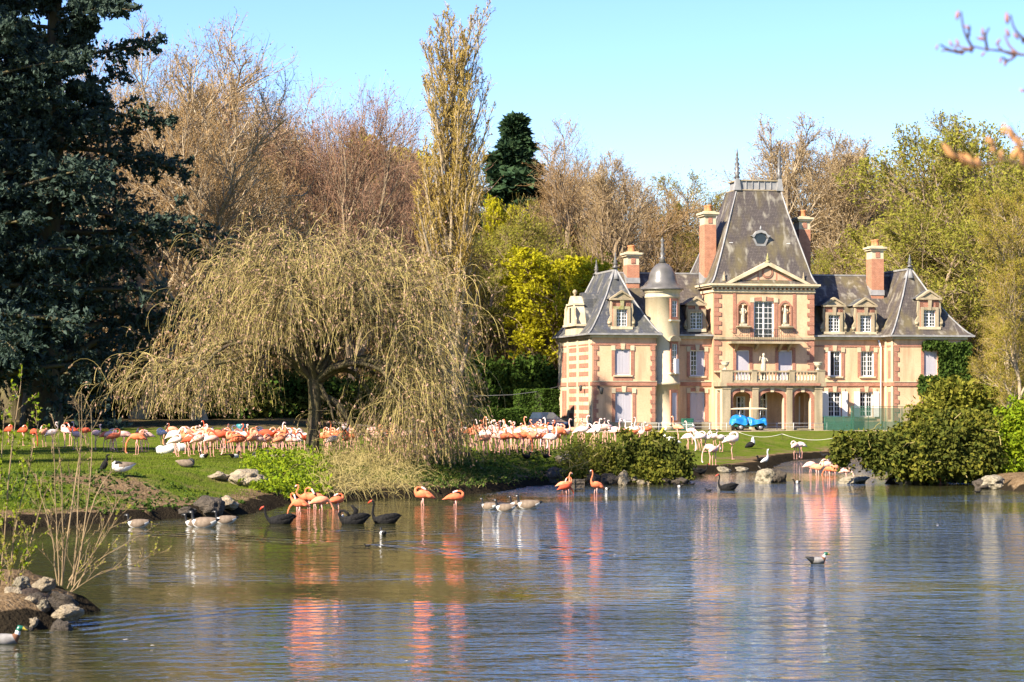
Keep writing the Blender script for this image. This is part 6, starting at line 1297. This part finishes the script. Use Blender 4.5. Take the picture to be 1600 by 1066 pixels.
# rope barrier on the far lawn
ra = [gp(1098, 150), gp(1153, 150.5), gp(1222, 151), gp(1306, 151)]
rb = empty('rope_barrier', (ra[0][0], ra[0][1], gz(*ra[0]))); tag(rb, 'sagging white rope strung on low stakes across the far lawn', 'rope barrier')
ROPE = M('pale_rope', (.55, .52, .42)); o0 = Vector(rb.location)
for k, p in enumerate(ra): q = Vector((p[0], p[1], gz(*p))) - o0; MB().tube([q - Vector((0, 0, .1)), q + Vector((0, 0, .42))], .022, 5).build('stake', [BARKD], rb)
for a, b_ in zip(ra, ra[1:]):
    qa = Vector((a[0], a[1], gz(*a) + .38)) - o0; qb = Vector((b_[0], b_[1], gz(*b_) + .38)) - o0
    MB().tube([qa.lerp(qb, t) - Vector((0, 0, .27 * 4 * t * (1 - t))) for t in np.linspace(0, 1, 9)], .016, 5).build('rope', [ROPE], rb)
MB().tube([at(742, 619, 190), at(800, 617, 190), at(840, 612, 190), at(873, 604, 190)], .02, 5).build('cable', [M('black_cable', (.12, .12, .12))]); tag(bpy.data.objects['cable'], 'thin cable slung from the poplar to the mansion corner above the hedges', 'cable')
bp_ = on_ground(377, 679); o = MB().lathe([(.26, 0), (.30, .05), (.31, .28), (.29, .3), (.31, .33), (.30, .58), (.26, .62), (.0, .63)], (0, 0, 0), 16).build('plastic_barrel', [M('teal_plastic', (.03, .16, .17), rough=.4)]); o.location = bp_; tag(o, 'teal plastic barrel on the lawn behind the left flock'.replace('left flock', 'orange flamingo flock'), 'barrel')
pp_ = on_ground(259, 697); o = MB().lathe([(.05, -.1), (.05, .9), (.07, .92), (.07, 1.0), (.02, 1.06)], (0, 0, 0), 8).build('wooden_post', [BARKD]); o.location = pp_; tag(o, 'slim dark post standing in the lawn beside the resting white swans', 'post')
cw = on_water(902, 767, .1); cr = empty('wooden_crate', cw, .3); tag(cr, 'dark slatted wooden crate standing in the shallows beside pink flamingos', 'crate')
for z in (.0, .2, .4): MB().box(-.22, .22, -.22, .22, z, z + .15).build('slat', [ROCKD], cr)
for sx in (-.23, .19):
    MB().box(sx, sx + .04, -.25, -.222, -.1, .58).build('upright', [ROCKD], cr)

# ------------------------------------------------------------------ budding branches hanging in close to the camera
def twig(label, Y, paths, buds, bm_, r, bs, seed):
    rng = np.random.default_rng(seed); b = at(*paths[0][0], Y); e = empty('budding_branch', b); tag(e, label, 'branch')
    for pth in paths:
        p = ctrl([np.array(at(x, y, Y)) - np.array(b) for x, y in pth], 9); p[:, 1] += np.linspace(0, .06, 9) * rng.normal(); pb = PB(); V, Fc = tubes(p[None], (r * np.linspace(1, .55, 9))[None], 6); pb.put(V, Fc); link('twig', pb.mesh('twig', [M('purple_twig_bark', (.16, .09, .08), (.10, .055, .05), scale=20)], True), e)
    c = MB()
    for x, y, k in buds:
        q = np.array(at(x, y, Y)) - np.array(b); d = unit(rng.normal(size=3) * .5 + np.array([-.2, 0, 1.0]))
        MB().tube([tuple(q - d * bs * k * .8), tuple(q - d * bs * k * .2), tuple(q + d * bs * k * .4), tuple(q + d * bs * k)], [bs * .16, bs * .36 * k, bs * .30 * k, bs * .05], 7).build('bud', [bm_], e)
    return e
c2 = lambda L: [(1450 + x / 3.95, y / 3.95) for x, y in L]
twig('blurred bare branch with rosy buds hanging in against the sky', 8.0, [c2(L) for L in ([(700, 350), (592, 342), (440, 318), (350, 312), (270, 296)], [(275, 298), (215, 210), (182, 95)], [(270, 305), (225, 285), (180, 265)], [(280, 305), (150, 325), (55, 295)], [(365, 312), (335, 240), (338, 205)], [(520, 335), (470, 310), (435, 258)], [(570, 340), (515, 280), (492, 205)], [(690, 300), (592, 250), (520, 190), (488, 110)], [(250, 225), (245, 170)], [(215, 330), (160, 290), (140, 270)], [(540, 345), (480, 385), (440, 370)], [(700, 620), (640, 590), (580, 560)])],
     [(1450 + x / 3.95, y / 3.95, k) for x, y, k in ((182, 95, 1.2), (55, 293, .7), (182, 262, .9), (246, 172, .9), (338, 200, 1), (330, 240, 1.1), (435, 258, .9), (492, 205, 1.1), (488, 115, 1.4), (140, 270, .8), (265, 310, .9), (545, 225, 1), (585, 250, 1), (448, 372, .9), (478, 386, 1), (170, 310, .8), (525, 330, 1.1), (340, 335, .8), (578, 560, .9))], M('rosy_buds', (.30, .14, .12), (.22, .10, .085), scale=30), .0055, .017, 61)
twig('blurred branch with orange young leaves low against the woods', 6.2, [c2(L) for L in ([(760, 1060), (592, 1025), (500, 1005), (410, 1000)], [(600, 1020), (560, 930), (500, 830), (460, 790)], [(540, 1012), (450, 975), (390, 905), (375, 860)], [(420, 1002), (300, 1012), (200, 980), (120, 930)])],
     [(1450 + x / 3.95, y / 3.95, k) for x, y, k in ((130, 940, 1.6), (155, 965, 1.4), (215, 990, 1.3), (260, 1000, 1.6), (310, 1012, 1.2), (382, 870, 1.2), (405, 915, 1.1), (450, 970, 1.1), (470, 800, 1.1), (510, 830, 1.4), (540, 860, 1.4), (565, 885, 1.5), (545, 940, 1.5), (580, 960, 1.6), (590, 1000, 1.3))], M('orange_young_leaves', (.46, .24, .09), (.34, .15, .06), scale=30), .003, .018, 62)

rng = np.random.default_rng(88); n = 700; Y = rng.uniform(84, 125, n); px = rng.uniform(0, 1250, n); x = (px - 800) * Y / F; z, dl, di = ground(x, Y, True); k = dl > 1.2
pw = rng.uniform(120, 1560, 36); yw = rng.uniform(770, 1040, 36); Yw = CZ * F / (yw - HZ)
q = np.concatenate([np.stack([x, Y, z + .03], 1)[k], np.stack([(pw - 800) * Yw / F, Yw, np.full(36, .006)], 1)])
V, Fc = leaves(rng, q, .045, aspect=1.8, flat=0); V[:, 2] = np.repeat(q[:, 2], 4) + (V[:, 2] - np.repeat(q[:, 2], 4)) * .08
tag(link('loose_feathers', np_mesh('loose_feathers', V, [(Fc, 0)], [M('shed_down', (.62, .56, .50))])), 'shed white and pink down scattered on the lawn and pond', kind='stuff')
# ------------------------------------------------------------------ birds: one continuous skin from tail to bill, legs running into the belly
FC = {'white': ((.78, .66, .60), (.74, .50, .42)), 'pale pink': ((.76, .50, .42), (.72, .36, .26)), 'salmon': ((.72, .33, .20), (.68, .22, .10)), 'orange': ((.68, .20, .085), (.63, .12, .045)), 'deep coral': ((.52, .09, .035), (.42, .05, .02))}
FM = {k: (M(k.replace(' ', '_') + '_plumage', a, b_, scale=7, rough=.8, transl=.0), M(k.replace(' ', '_') + '_neck_plumage', b_, a, scale=9, rough=.8)) for k, (a, b_) in FC.items()}
LEG = M('pink_leg_skin', (.60, .30, .24)); BILLP = M('pale_pink_bill', (.72, .48, .42)); BLK = M('black_feather', (.014, .014, .014), rough=.6); 
BODY = [(-.44, 0, .665, .008, .008), (-.36, 0, .695, .055, .035), (-.26, 0, .745, .105, .085), (-.14, 0, .785, .145, .135), (.0, 0, .80, .155, .155), (.12, 0, .80, .135, .145), (.20, 0, .805, .095, .115)]
NECK = {
 'standing with its neck raised high': [(.26, 0, .87, .05, .055), (.29, 0, .97, .036, .036), (.27, 0, 1.09, .029, .029), (.245, 0, 1.21, .026, .026), (.26, 0, 1.32, .026, .026), (.295, 0, 1.385, .036, .033), (.345, 0, 1.38, .03, .034), (.385, 0, 1.345, .022, .026), (.405, 0, 1.30, .018, .02), (.405, 0, 1.262, .006, .006)],
 'with its neck in a loose curve': [(.27, 0, .845, .05, .055), (.35, 0, .92, .034, .034), (.375, 0, 1.01, .029, .029), (.32, 0, 1.09, .027, .027), (.27, 0, 1.16, .027, .027), (.29, 0, 1.235, .035, .033), (.345, 0, 1.235, .031, .034), (.385, 0, 1.20, .022, .026), (.405, 0, 1.155, .018, .02), (.405, 0, 1.115, .006, .006)],
 'with its neck coiled on its back': [(.25, 0, .87, .055, .055), (.25, .01, .97, .042, .042), (.17, .02, 1.03, .036, .036), (.06, .03, 1.03, .035, .035), (-.03, .035, .99, .040, .038), (-.09, .04, .95, .03, .03), (-.13, .04, .92, .008, .01)],
 'feeding with its head down': [(.27, 0, .77, .055, .055), (.36, 0, .67, .038, .038), (.43, 0, .53, .03, .03), (.46, 0, .38, .028, .028), (.47, 0, .24, .027, .027), (.465, 0, .15, .034, .034), (.435, 0, .10, .032, .032), (.395, 0, .075, .024, .024), (.36, 0, .085, .016, .018), (.33, 0, .10, .006, .006)],
 'preening its flank': [(.26, .01, .87, .052, .055), (.31, .03, .97, .036, .036), (.29, .06, 1.07, .03, .03), (.20, .11, 1.12, .029, .029), (.10, .15, 1.07, .029, .029), (.05, .175, .98, .036, .034), (.01, .18, .91, .028, .028), (-.02, .175, .85, .010, .012)],
 'bending its neck forward': [(.28, 0, .86, .05, .055), (.36, 0, .95, .036, .036), (.44, 0, 1.0, .03, .03), (.53, 0, .98, .028, .028), (.59, 0, .90, .028, .028), (.60, 0, .83, .036, .034), (.575, 0, .775, .03, .032), (.545, 0, .74, .02, .022), (.52, 0, .72, .008, .008)],
}
POSES = list(NECK)
def bird_mats(nb, nn, neck_i=1, body_i=0, bill_i=2, tip_i=3, hn=4):
    """material of each stretch of the loft"""
    out = []
    for i in range(nb + nn - 1): out.append(body_i if i < nb else neck_i)
    out[-1] = tip_i; out[-2] = tip_i if nn > 8 else bill_i
    out[-3] = bill_i
    return out
FL = {}
def flamingo_mesh(pose, col, oneleg, water):
    key = (pose, col, oneleg, water)
    if key in FL: return FL[key]
    rings = BODY + NECK[pose]; m = MB(); m.loft(rings, 10, bird_mats(len(BODY), len(NECK[pose])))
    z0 = -.05 if water else 0.0
    m.mat(0).loft([(-.10, .125, .78, .03, .05), (-.22, .11, .73, .035, .06), (-.36, .05, .68, .012, .03)], 6); m.mat(3).loft([(-.32, .0, .70, .06, .02), (-.40, 0, .665, .05, .016), (-.47, 0, .64, .012, .008)], 6)
    for sy in ((.05,) if oneleg else (-.055, .055)):
        a = 0 if oneleg else (.05 if sy < 0 else -.06)
        m.mat(4).tube([(.0, sy, .70), (a * .5 + .02, sy, .50), (a - .02, sy, .36), (a, sy, .18), (a * .9, sy, max(z0, .012)), (a * .9 + .001, sy, z0 - .02)], [.035, .018, .021, .014, .016, .014], 6)
        if not water: m.tube([(a * .9 - .02, sy, .012), (a * .9 + .11, sy + .02, .008)], [.018, .006], 5).tube([(a * .9, sy, .012), (a * .9 + .09, sy - .05, .008)], [.014, .005], 5)
    if oneleg: m.mat(4).tube([(.02, -.05, .70), (.10, -.06, .60), (-.02, -.05, .57), (-.14, -.04, .64)], [.03, .018, .016, .012], 6)
    me = m.mesh('flamingo', [FM[col][0], FM[col][1], BILLP, BLK, LEG]); fix_normals(me); FL[key] = me; return me
FLOCK = []
fr = random.Random(21)
def flamingo(px, py, pose, col, face, zone, sc=1.0, water=False, oneleg=None, turn=None, Y=None):
    p = on_water(px, py, .46 * sc) if water else on_ground(px, py)
    if oneleg is None: oneleg = pose == POSES[2] and fr.random() < .6
    o = link('flamingo', flamingo_mesh(POSES[pose], col, oneleg, water)); o.location = p; o.scale = (sc,) * 3
    o.scale = (sc * fr.uniform(.94, 1.08), sc * fr.uniform(.92, 1.05), sc * fr.uniform(.93, 1.07)); o.rotation_euler = (0, fr.uniform(-.16, .20) if pose != 3 else 0, (0 if face > 0 else math.pi) + (fr.uniform(-1.1, 1.1) if turn is None else turn)); FLOCK.append((px, o, POSES[pose], col, zone)); return o
W_, P_, S_, O_, D_ = 'white', 'pale pink', 'salmon', 'orange', 'deep coral'
# strays at the far left of the lawn
ZL = 'among the strays near the cedar'
for px, py, po, c, f in ((14, 695, 2, D_, 1), (36, 696, 2, D_, 1), (53, 700, 3, D_, 1), (70, 698, 4, S_, 1), (84, 701, 1, W_, 1), (101, 699, 2, P_, -1), (110, 697, 4, D_, -1), (117, 703, 0, P_, -1), (137, 695, 5, D_, -1), (149, 702, 1, P_, 1), (165, 704, 3, O_, 1), (173, 704, 2, P_, 1), (181, 706, 4, O_, 1), (194, 705, 3, P_, -1), (214, 711, 3, O_, -1), (218, 703, 4, O_, 1), (222, 706, 2, S_, 1), (230, 706, 2, P_, -1), (255, 700, 2, W_, -1)):
    flamingo(px, py, po, c, f, ZL, 1.0)
def crowd(n, px0, px1, py0, py1, zone, wp, wc, sc, seed):
    r_ = random.Random(seed); placed = []
    for _ in range(n * 30):
        if len(placed) >= n: break
        px = r_.uniform(px0, px1); py = py0 + (py1 - py0) * r_.random(); 
        if any(abs(px - a) < 5.5 and abs(py - b_) < 2.4 for a, b_ in placed): continue
        placed.append((px, py))
    for px, py in placed:
        po = r_.choices(range(6), wp)[0]; c = r_.choices([W_, P_, S_, O_, D_], wc)[0]; flamingo(px, py, po, c, r_.choice((1, -1)), zone, sc * r_.uniform(.93, 1.08))
crowd(66, 266, 480, 698, 716, 'in the flock on the trunk side nearest the cedar', (.05, .12, .40, .13, .2, .10), (.24, .30, .24, .17, .05), 0.98, 1)
crowd(46, 506, 700, 697, 714, 'in the flock behind the hanging strands', (.10, .15, .35, .13, .17, .10), (.22, .30, .24, .20, .04), 0.98, 2)
crowd(58, 702, 884, 692, 712, 'in the flock before the low hedge', (.42, .20, .14, .08, .08, .08), (.20, .28, .24, .24, .04), 1.0, 3)
crowd(20, 884, 1010, 690, 700, 'in the group behind the rounded yew', (.42, .2, .14, .08, .08, .08), (.30, .35, .2, .15, .0), 1.05, 4)
# the group on the far lawn
ZR = 'on the far lawn before the porch'
for px, py, po, c, f in ((1060, 690, 0, S_, -1), (1082, 694, 0, P_, -1), (1075, 707, 3, W_, 1), (1088, 703, 1, W_, -1), (1096, 706, 2, W_, 1), (1101, 706, 4, W_, 1), (1117, 705, 1, W_, -1), (1127, 706, 1, W_, -1), (1109, 726, 3, P_, -1), (1116, 727, 5, P_, 1), (1243, 723, 3, P_, 1), (1251, 721, 5, W_, -1)):
    flamingo(px, py, po, c, f, ZR, 1.08)
# wading birds
for px, py, po, c, f, sc in ((463, 797, 4, O_, -1, 1.0), (486, 790, 1, O_, -1, 1.12), (493, 792, 4, O_, -1, 1.1), (468, 801, 3, O_, -1, .95), (501, 796, 3, S_, 1, 1.05), (527, 792, 2, O_, 1, 1.0), (660, 788, 2, O_, -1, 1.12), (709, 788, 2, O_, 1, 1.1)):
    flamingo(px, py + 1, po, c, f, 'wading below the weeping tree', sc * .88, True, turn=fr.uniform(-.5, .5))
for px, py, po, c, f, sc in ((878, 767, 0, S_, 1, 1.0), (883, 771, 3, D_, 1, .95), (889, 769, 4, O_, 1, .9), (929, 770, 0, O_, -1, 1.0)):
    flamingo(px, py, po, c, f, 'wading by the wooden crate', sc * .88, True, turn=.4)
for px, py, po, c, f, sc in ((1266, 738, 3, P_, 1, 1.0), (1273, 741, 4, S_, 1, 1.0), (1293, 738, 2, P_, -1, 1.0), (1302, 741, 1, S_, 1, 1.0), (1297, 742, 3, O_, -1, .95), (1322, 746, 3, P_, 1, .9)):
    flamingo(px, py, po, c, f, 'wading in the far inlet', sc, True)
for px, py, po, c, f, sc in ((1471, 758, 4, O_, -1, .8), (1480, 757, 2, S_, -1, .75), (1548, 755, 2, P_, 1, .6)):
    flamingo(px, py, po, c, f, 'wading under the large yew', sc, True)
flamingo(1145, 718, 2, W_, 1, ZR, 1.35, oneleg=True, turn=.3)
o = FLOCK[-1][1]
# labels: colour, pose, place, and a rank along the flock where several agree
ORD = ['first', 'second', 'third', 'fourth', 'fifth', 'sixth', 'seventh', 'eighth', 'ninth', 'tenth', 'eleventh', 'twelfth']
by = {}
for px, o, pose, col, zone in FLOCK: by.setdefault((col, pose, zone), []).append((px, o))
for (col, pose, zone), L in by.items():
    L.sort(key=lambda t: t[0])
    for k, (px, o) in enumerate(L):
        t = f'{col} flamingo {pose} {zone}'
        if len(L) > 1: t = (f'{ORD[k]} from left: ' if k < 12 else 'last ') + t
        w_ = t.split()
        if len(w_) > 16: t = t.replace('standing with its neck raised high', 'with neck raised').replace('with its neck coiled on its back', 'with coiled neck').replace('with its neck in a loose curve', 'with curved neck').replace('feeding with its head down', 'feeding').replace('bending its neck forward', 'bending forward').replace('on the trunk side nearest', 'nearest')
        tag(o, t, 'flamingo', 'flamingos on the lawn and in the shallows')

# --- swans, geese, ducks, pelican
def water_bird(name, label, cat, p, rings, mats, mi, sc, rz, group=None, extra=None):
    m = MB(); m.loft(rings, 10, mi)
    if extra: extra(m)
    me = m.mesh(name, mats); fix_normals(me); o = link(name, me); o.location = p; o.scale = (sc,) * 3; o.rotation_euler = (0, 0, rz); return tag(o, label, cat, group)
REDB = M('red_bill', (.50, .05, .02), rough=.4); WHF = M('white_feather', (.64, .62, .58), (.50, .47, .43), scale=9); BRF = M('brown_goose_feather', (.12, .085, .058), (.20, .15, .105), scale=9); GRF = M('grey_duck_feather', (.27, .25, .23), (.17, .155, .14), scale=12); GRN = M('green_head_feather', (.008, .09, .05), rough=.3, spec=.6); YEL = M('yellow_bill', (.55, .40, .05)); CHEST = M('chestnut_feather', (.16, .07, .035)); BLKF = M('sooty_feather', (.010, .010, .010), (.026, .024, .023), scale=14, rough=.9, bump=.6, spec=.08)
SWB = [(-.56, 0, .30, .01, .01), (-.45, 0, .27, .10, .07), (-.30, 0, .20, .18, .17), (-.08, 0, .15, .215, .21), (.14, 0, .13, .19, .185), (.27, 0, .15, .12, .135)]
SW_UP = SWB + [(.36, 0, .22, .06, .06), (.40, 0, .35, .045, .045), (.385, 0, .50, .038, .038), (.36, 0, .63, .034, .034), (.37, 0, .73, .036, .036), (.42, 0, .765, .042, .042), (.47, 0, .745, .034, .034), (.52, 0, .71, .02, .022), (.56, 0, .68, .008, .008)]
SW_LOW = SWB + [(.37, 0, .19, .06, .06), (.45, 0, .30, .045, .045), (.47, 0, .42, .038, .038), (.48, 0, .52, .036, .036), (.52, 0, .585, .04, .04), (.575, 0, .565, .034, .034), (.625, 0, .52, .02, .022), (.66, 0, .485, .008, .008)]
def fluff(m, mi=0):
    m.mat(mi)
    for sg in (-1, 1): m.loft([(.12, sg * .15, .18, .02, .05), (-.1, sg * .19, .25, .045, .10), (-.32, sg * .14, .29, .04, .09), (-.5, sg * .05, .31, .012, .03)], 7)
swm = [0] * 5 + [0] * 6 + [0, 1, 1, 1]
def swan(px, py, rings, label, rz, sc=.9): water_bird('black_swan', label, 'swan', on_water(px, py, .03), rings, [BLKF, REDB], [0] * (len(rings) - 4) + [1] * 3, sc, rz, 'black swans', fluff)
swan(437, 819, SW_LOW, 'black swan with lowered red bill swimming below the orange wading flamingos', math.pi - .1); swan(601, 818, SW_UP, 'black swan with upright neck swimming beside the preening black swan', math.pi - .15); swan(1136, 766, SW_UP, 'black swan swimming in front of the rounded yew and far lawn', math.pi + .1, .85)
SW_PR = SWB + [(.36, 0, .22, .06, .06), (.42, 0, .34, .045, .045), (.36, .02, .44, .04, .04), (.25, .05, .44, .04, .04), (.16, .08, .37, .045, .045), (.10, .10, .30, .02, .03)]
def raised(m):
    fluff(m)
    m.mat(0).loft([(-.05, .1, .25, .03, .07), (-.12, .16, .45, .02, .08), (.02, .2, .62, .008, .03)], 7); m.mat(2).loft([(.30, -.12, .16, .03, .05), (.33, -.13, .24, .035, .06), (.30, -.12, .32, .01, .02)], 6)
water_bird('black_swan', 'black swan preening with a lifted wing and a white patch between two swimming swans', 'swan', on_water(551, 819, .03), SW_PR, [BLKF, REDB, WHF], [0] * (len(SW_PR) - 1), .95, math.pi, 'black swans', raised)
water_bird('black_swan', 'black swan with hooked neck resting at the muddy edge of the far lawn', 'swan', on_ground(1093, 738), SW_LOW, [BLKF, REDB], [0] * (len(SW_LOW) - 4) + [1] * 3, .8, .2, 'black swans', fluff)
GSB = [(-.46, 0, .24, .01, .01), (-.37, 0, .22, .08, .055), (-.24, 0, .17, .14, .13), (-.06, 0, .13, .175, .175), (.12, 0, .13, .155, .165), (.22, 0, .16, .105, .125)]
GS = GSB + [(.29, 0, .21, .05, .05), (.31, 0, .30, .04, .04), (.315, 0, .38, .036, .036), (.33, 0, .435, .044, .044), (.38, 0, .435, .036, .036), (.43, 0, .415, .018, .02), (.47, 0, .405, .006, .006)]
gsm = [0, 0, 0, 0, 1, 1, 2, 2, 2, 1, 2, 2]
gmi = lambda i, s_: (2 if i < 1 else (1 if s_ < -.75 or (i < 2 and s_ < -.1) or (i > 4 and s_ < .5) else 0)) if i < 6 else (1 if i == 9 and s_ < .3 else 2)
def goose(px, py, label, rz, sc=.86, ground_=False, rings=None, mi=None): water_bird('canada_goose'.replace('canada', 'barred'), label, 'goose', on_ground(px, py) if ground_ else on_water(px, py, .02), rings or GS, [BRF, WHF, BLK], mi or gmi, sc, rz, 'geese on the pond and lawn')
goose(215, 824, 'lone goose with white breast swimming nearest the goose mound', math.pi); goose(305, 823, 'front goose of a swimming pair near the dark overhanging rock', math.pi + .2); goose(318, 824, 'brown goose close alongside the front goose of the swimming pair', math.pi - .2, 1.05); goose(352, 818, 'goose swimming just behind the pair, under the tan boulder', math.pi + .1)
goose(764, 796, 'rearmost white breasted goose of the four on open water', math.pi - .6, .85); goose(789, 799, 'dark headed goose leading the four on open water', math.pi, .9); goose(811, 794, 'goose nearly hidden behind its neighbour among the four on open water', math.pi + .3, .95); goose(825, 795, 'brown goose with pale flank, longest of the four on open water', math.pi - .1, 1.05)
GS_PR = GSB + [(.26, .03, .24, .05, .05), (.2, .06, .30, .04, .04), (.1, .09, .29, .042, .042), (.03, .11, .25, .036, .036), (-.02, .12, .21, .01, .012)]
def legs2(m, c=2): m.mat(c).tube([(.02, .05, .08), (.02, .05, -.16)], .014, 5).tube([(.0, -.05, .08), (.0, -.05, -.16)], .014, 5)
water_bird('barred_goose', 'brown and white goose preening on top of the bare earth mound', 'goose', tuple(Vector(on_ground(190, 746)) + Vector((0, 0, .16))), GS_PR, [BRF, WHF, BLK], (lambda i, s_: 2 if i > 6 else (1 if i > 3 and s_ < .6 or s_ < -.2 else 0)), 1.0, math.pi + .3, 'geese on the pond and lawn', legs2)
for px, py, lab, rz in ((292, 729, 'brown goose lying down on the lawn beyond the earth mound', .1), (405, 724, 'dark goose grazing on the lawn near the green weeds', math.pi), (430, 725, 'dark goose standing nearest the weeping tree trunk', math.pi - .3)):
    water_bird('barred_goose', lab, 'goose', tuple(Vector(on_ground(px, py)) + Vector((0, 0, .12 if px > 300 else 0))), GS_PR if px < 420 else GS, [BRF, BRF, BLK], ([0, 0, 0, 0, 0, 2, 2, 2, 2, 2] if px < 420 else [0, 0, 0, 0, 0, 2, 2, 2, 2, 2, 2, 2]), .9, rz, 'geese on the pond and lawn', legs2 if px > 300 else None)
CORM = [(-.30, 0, .02, .03, .02), (-.22, 0, .10, .09, .07), (-.12, 0, .25, .13, .12), (-.02, 0, .42, .12, .12), (.04, 0, .55, .07, .07), (.06, 0, .63, .04, .04), (.05, 0, .70, .035, .035), (.08, 0, .75, .042, .04), (.14, 0, .76, .028, .028), (.20, 0, .75, .01, .01)]
water_bird('cormorant', 'black upright bird sitting beside the preening goose on the mound', 'water bird', on_ground(165, 741), CORM, [BLKF], [0] * 9, .85, -.3)
water_bird('cormorant', 'hunched black and white bird resting on the far lawn by the rope', 'water bird', on_ground(1173, 701), [(-.34, 0, .05, .02, .02), (-.2, 0, .14, .14, .11), (0, 0, .2, .19, .17), (.12, 0, .3, .15, .14), (.14, 0, .42, .10, .10), (.12, 0, .5, .085, .08), (.13, 0, .58, .06, .05), (.2, 0, .6, .02, .02)], [BLKF, WHF], [0, 0, 0, 1, 1, 1, 1], 1.15, .3)
DK = [(-.27, 0, .15, .008, .008), (-.2, 0, .12, .05, .035), (-.1, 0, .07, .09, .075), (.02, 0, .055, .095, .085), (.12, 0, .07, .065, .07), (.155, 0, .13, .035, .038), (.165, 0, .175, .034, .034), (.18, 0, .21, .042, .042), (.22, 0, .205, .034, .032), (.255, 0, .185, .022, .012), (.29, 0, .18, .012, .006)]
def duck(p, label, rz, mats, mi, sc=1.0): water_bird('duck', label, 'duck', p, DK, mats, mi, sc, rz, 'ducks')
MAL = [3, 3, 0, 0, 1, 4, 2, 2, 5, 5]; MM = [GRF, CHEST, GRN, BLK, WHF, YEL]
duck(on_water(1277, 880, .01), 'green headed mallard alone on the open water', .2, MM, MAL, 1.05); duck(on_water(8, 1006, .01), 'mallard with glossy green head beside the near rock pile', .15, MM, MAL, 1.15)
duck(on_water(598, 836, .01), 'small black and white duck trailing the upright black swan', math.pi / 2 + .4, [BLK, WHF], [0, 0, 1, 1, 0, 0, 0, 0, 0, 0], .85); duck(on_water(574, 854, .01), 'tiny dark duck low in the water ahead of the black and white duck', math.pi, [BLKF], [0] * 10, .35)
for px, py, lab, k in ((1060, 762, 'dark duck with a white flank at the tip of the rounded yew', 0), (1081, 758, 'small black duck beyond the tip of the rounded yew', 1), (1245, 755, 'black duck with a white side between the pale rock and the yew', 0), (889, 763, 'dark duck paddling beside the muddy edge left of the crate', 1), (947, 766, 'dark duck at the stones under the rounded yew', 0), (1528, 770, 'small black duck off the island of the large yew', 1), (1107, 768, 'dark speck of a duck between yew and black swan', 1)):
    duck(on_water(px, py, .01), lab.replace(' left of', ' near'), fr.choice((0, math.pi)) + fr.uniform(-.5, .5), [BLKF, WHF], [0, 0, k ^ 1, 0, 0, 0, 0, 0, 0, 0], .8 if k == 0 else .6)
for px, py, lab in ((318, 717, 'black and white shelduck on the lawn before the orange flock'), (367, 717, 'pale shelduck on the lawn close to the orange flock'), (728, 714, 'black coot sitting on the lawn below the raised neck flamingos'), (823, 716, 'dark coot on the lawn under the middle of the raised neck flock'), (853, 716, 'dark coot on the lawn nearest the twiggy shrub'), (1288, 717, 'dark duck resting on the mud of the far inlet'), (1188, 721, 'grey duck resting on the far mud beyond the pale rock')):
    c = 1 if 'shelduck' in lab else 0; duck(tuple(Vector(on_ground(px, py)) + Vector((0, 0, .03))), lab, fr.uniform(0, 6), [BLKF, WHF], [0, 0, c, c, 0, 0, 0, 0, 0, 0], 1.2)
SWL = SWB + [(.30, .02, .24, .07, .07), (.22, .05, .30, .05, .05), (.1, .08, .30, .045, .045), (.0, .10, .27, .04, .04), (-.06, .11, .24, .012, .015)]
for px, py, lab, rz in ((257, 709, 'white swan asleep flat on the lawn by the slim dark post', math.pi), (279, 705, 'white swan resting on the lawn against the flamingo legs', .3)): water_bird('white_swan', lab, 'swan', on_ground(px, py), SWL, [WHF], [0] * (len(SWL) - 1), 1.05, rz)
PEL = [(-.5, 0, .34, .02, .02), (-.38, 0, .36, .12, .08), (-.2, 0, .38, .2, .17), (.02, 0, .42, .22, .22), (.18, 0, .48, .15, .18), (.26, 0, .60, .08, .09), (.30, 0, .74, .055, .055), (.26, 0, .88, .05, .05), (.22, 0, .98, .055, .055), (.26, 0, 1.06, .065, .06), (.32, 0, 1.04, .05, .055), (.42, 0, .88, .035, .055), (.50, 0, .72, .025, .045), (.55, 0, .60, .008, .01)]
water_bird('pelican', 'large white pelican with long bill tucked down beside the rounded yew', 'pelican', on_ground(1048, 703), PEL, [WHF, YEL], [0] * 10 + [1] * 3, 1.25, math.pi - .3, None, lambda m: m.mat(1).tube([(0, .08, .3), (0, .08, 0)], .03, 6).tube([(0, -.08, .3), (0, -.08, 0)], .03, 6))
water_bird('white_heron'.replace('heron', 'egret'), 'slim white bird with upright neck perched on the pale lumpy rock', 'water bird', tuple(Vector(on_water(1198, 748)) + Vector((0, .3, .55))), [(-.3, 0, .2, .02, .02), (-.15, 0, .27, .08, .08), (0, 0, .33, .10, .11), (.08, 0, .42, .06, .07), (.10, 0, .55, .035, .035), (.08, 0, .68, .03, .03), (.10, 0, .80, .04, .04), (.15, 0, .82, .035, .03), (.25, 0, .80, .008, .008)], [WHF, BLK], [0] * 7 + [1], .95, .4, None, lambda m: m.mat(1).tube([(0, 0, .28), (0, 0, -.05)], .015, 5))
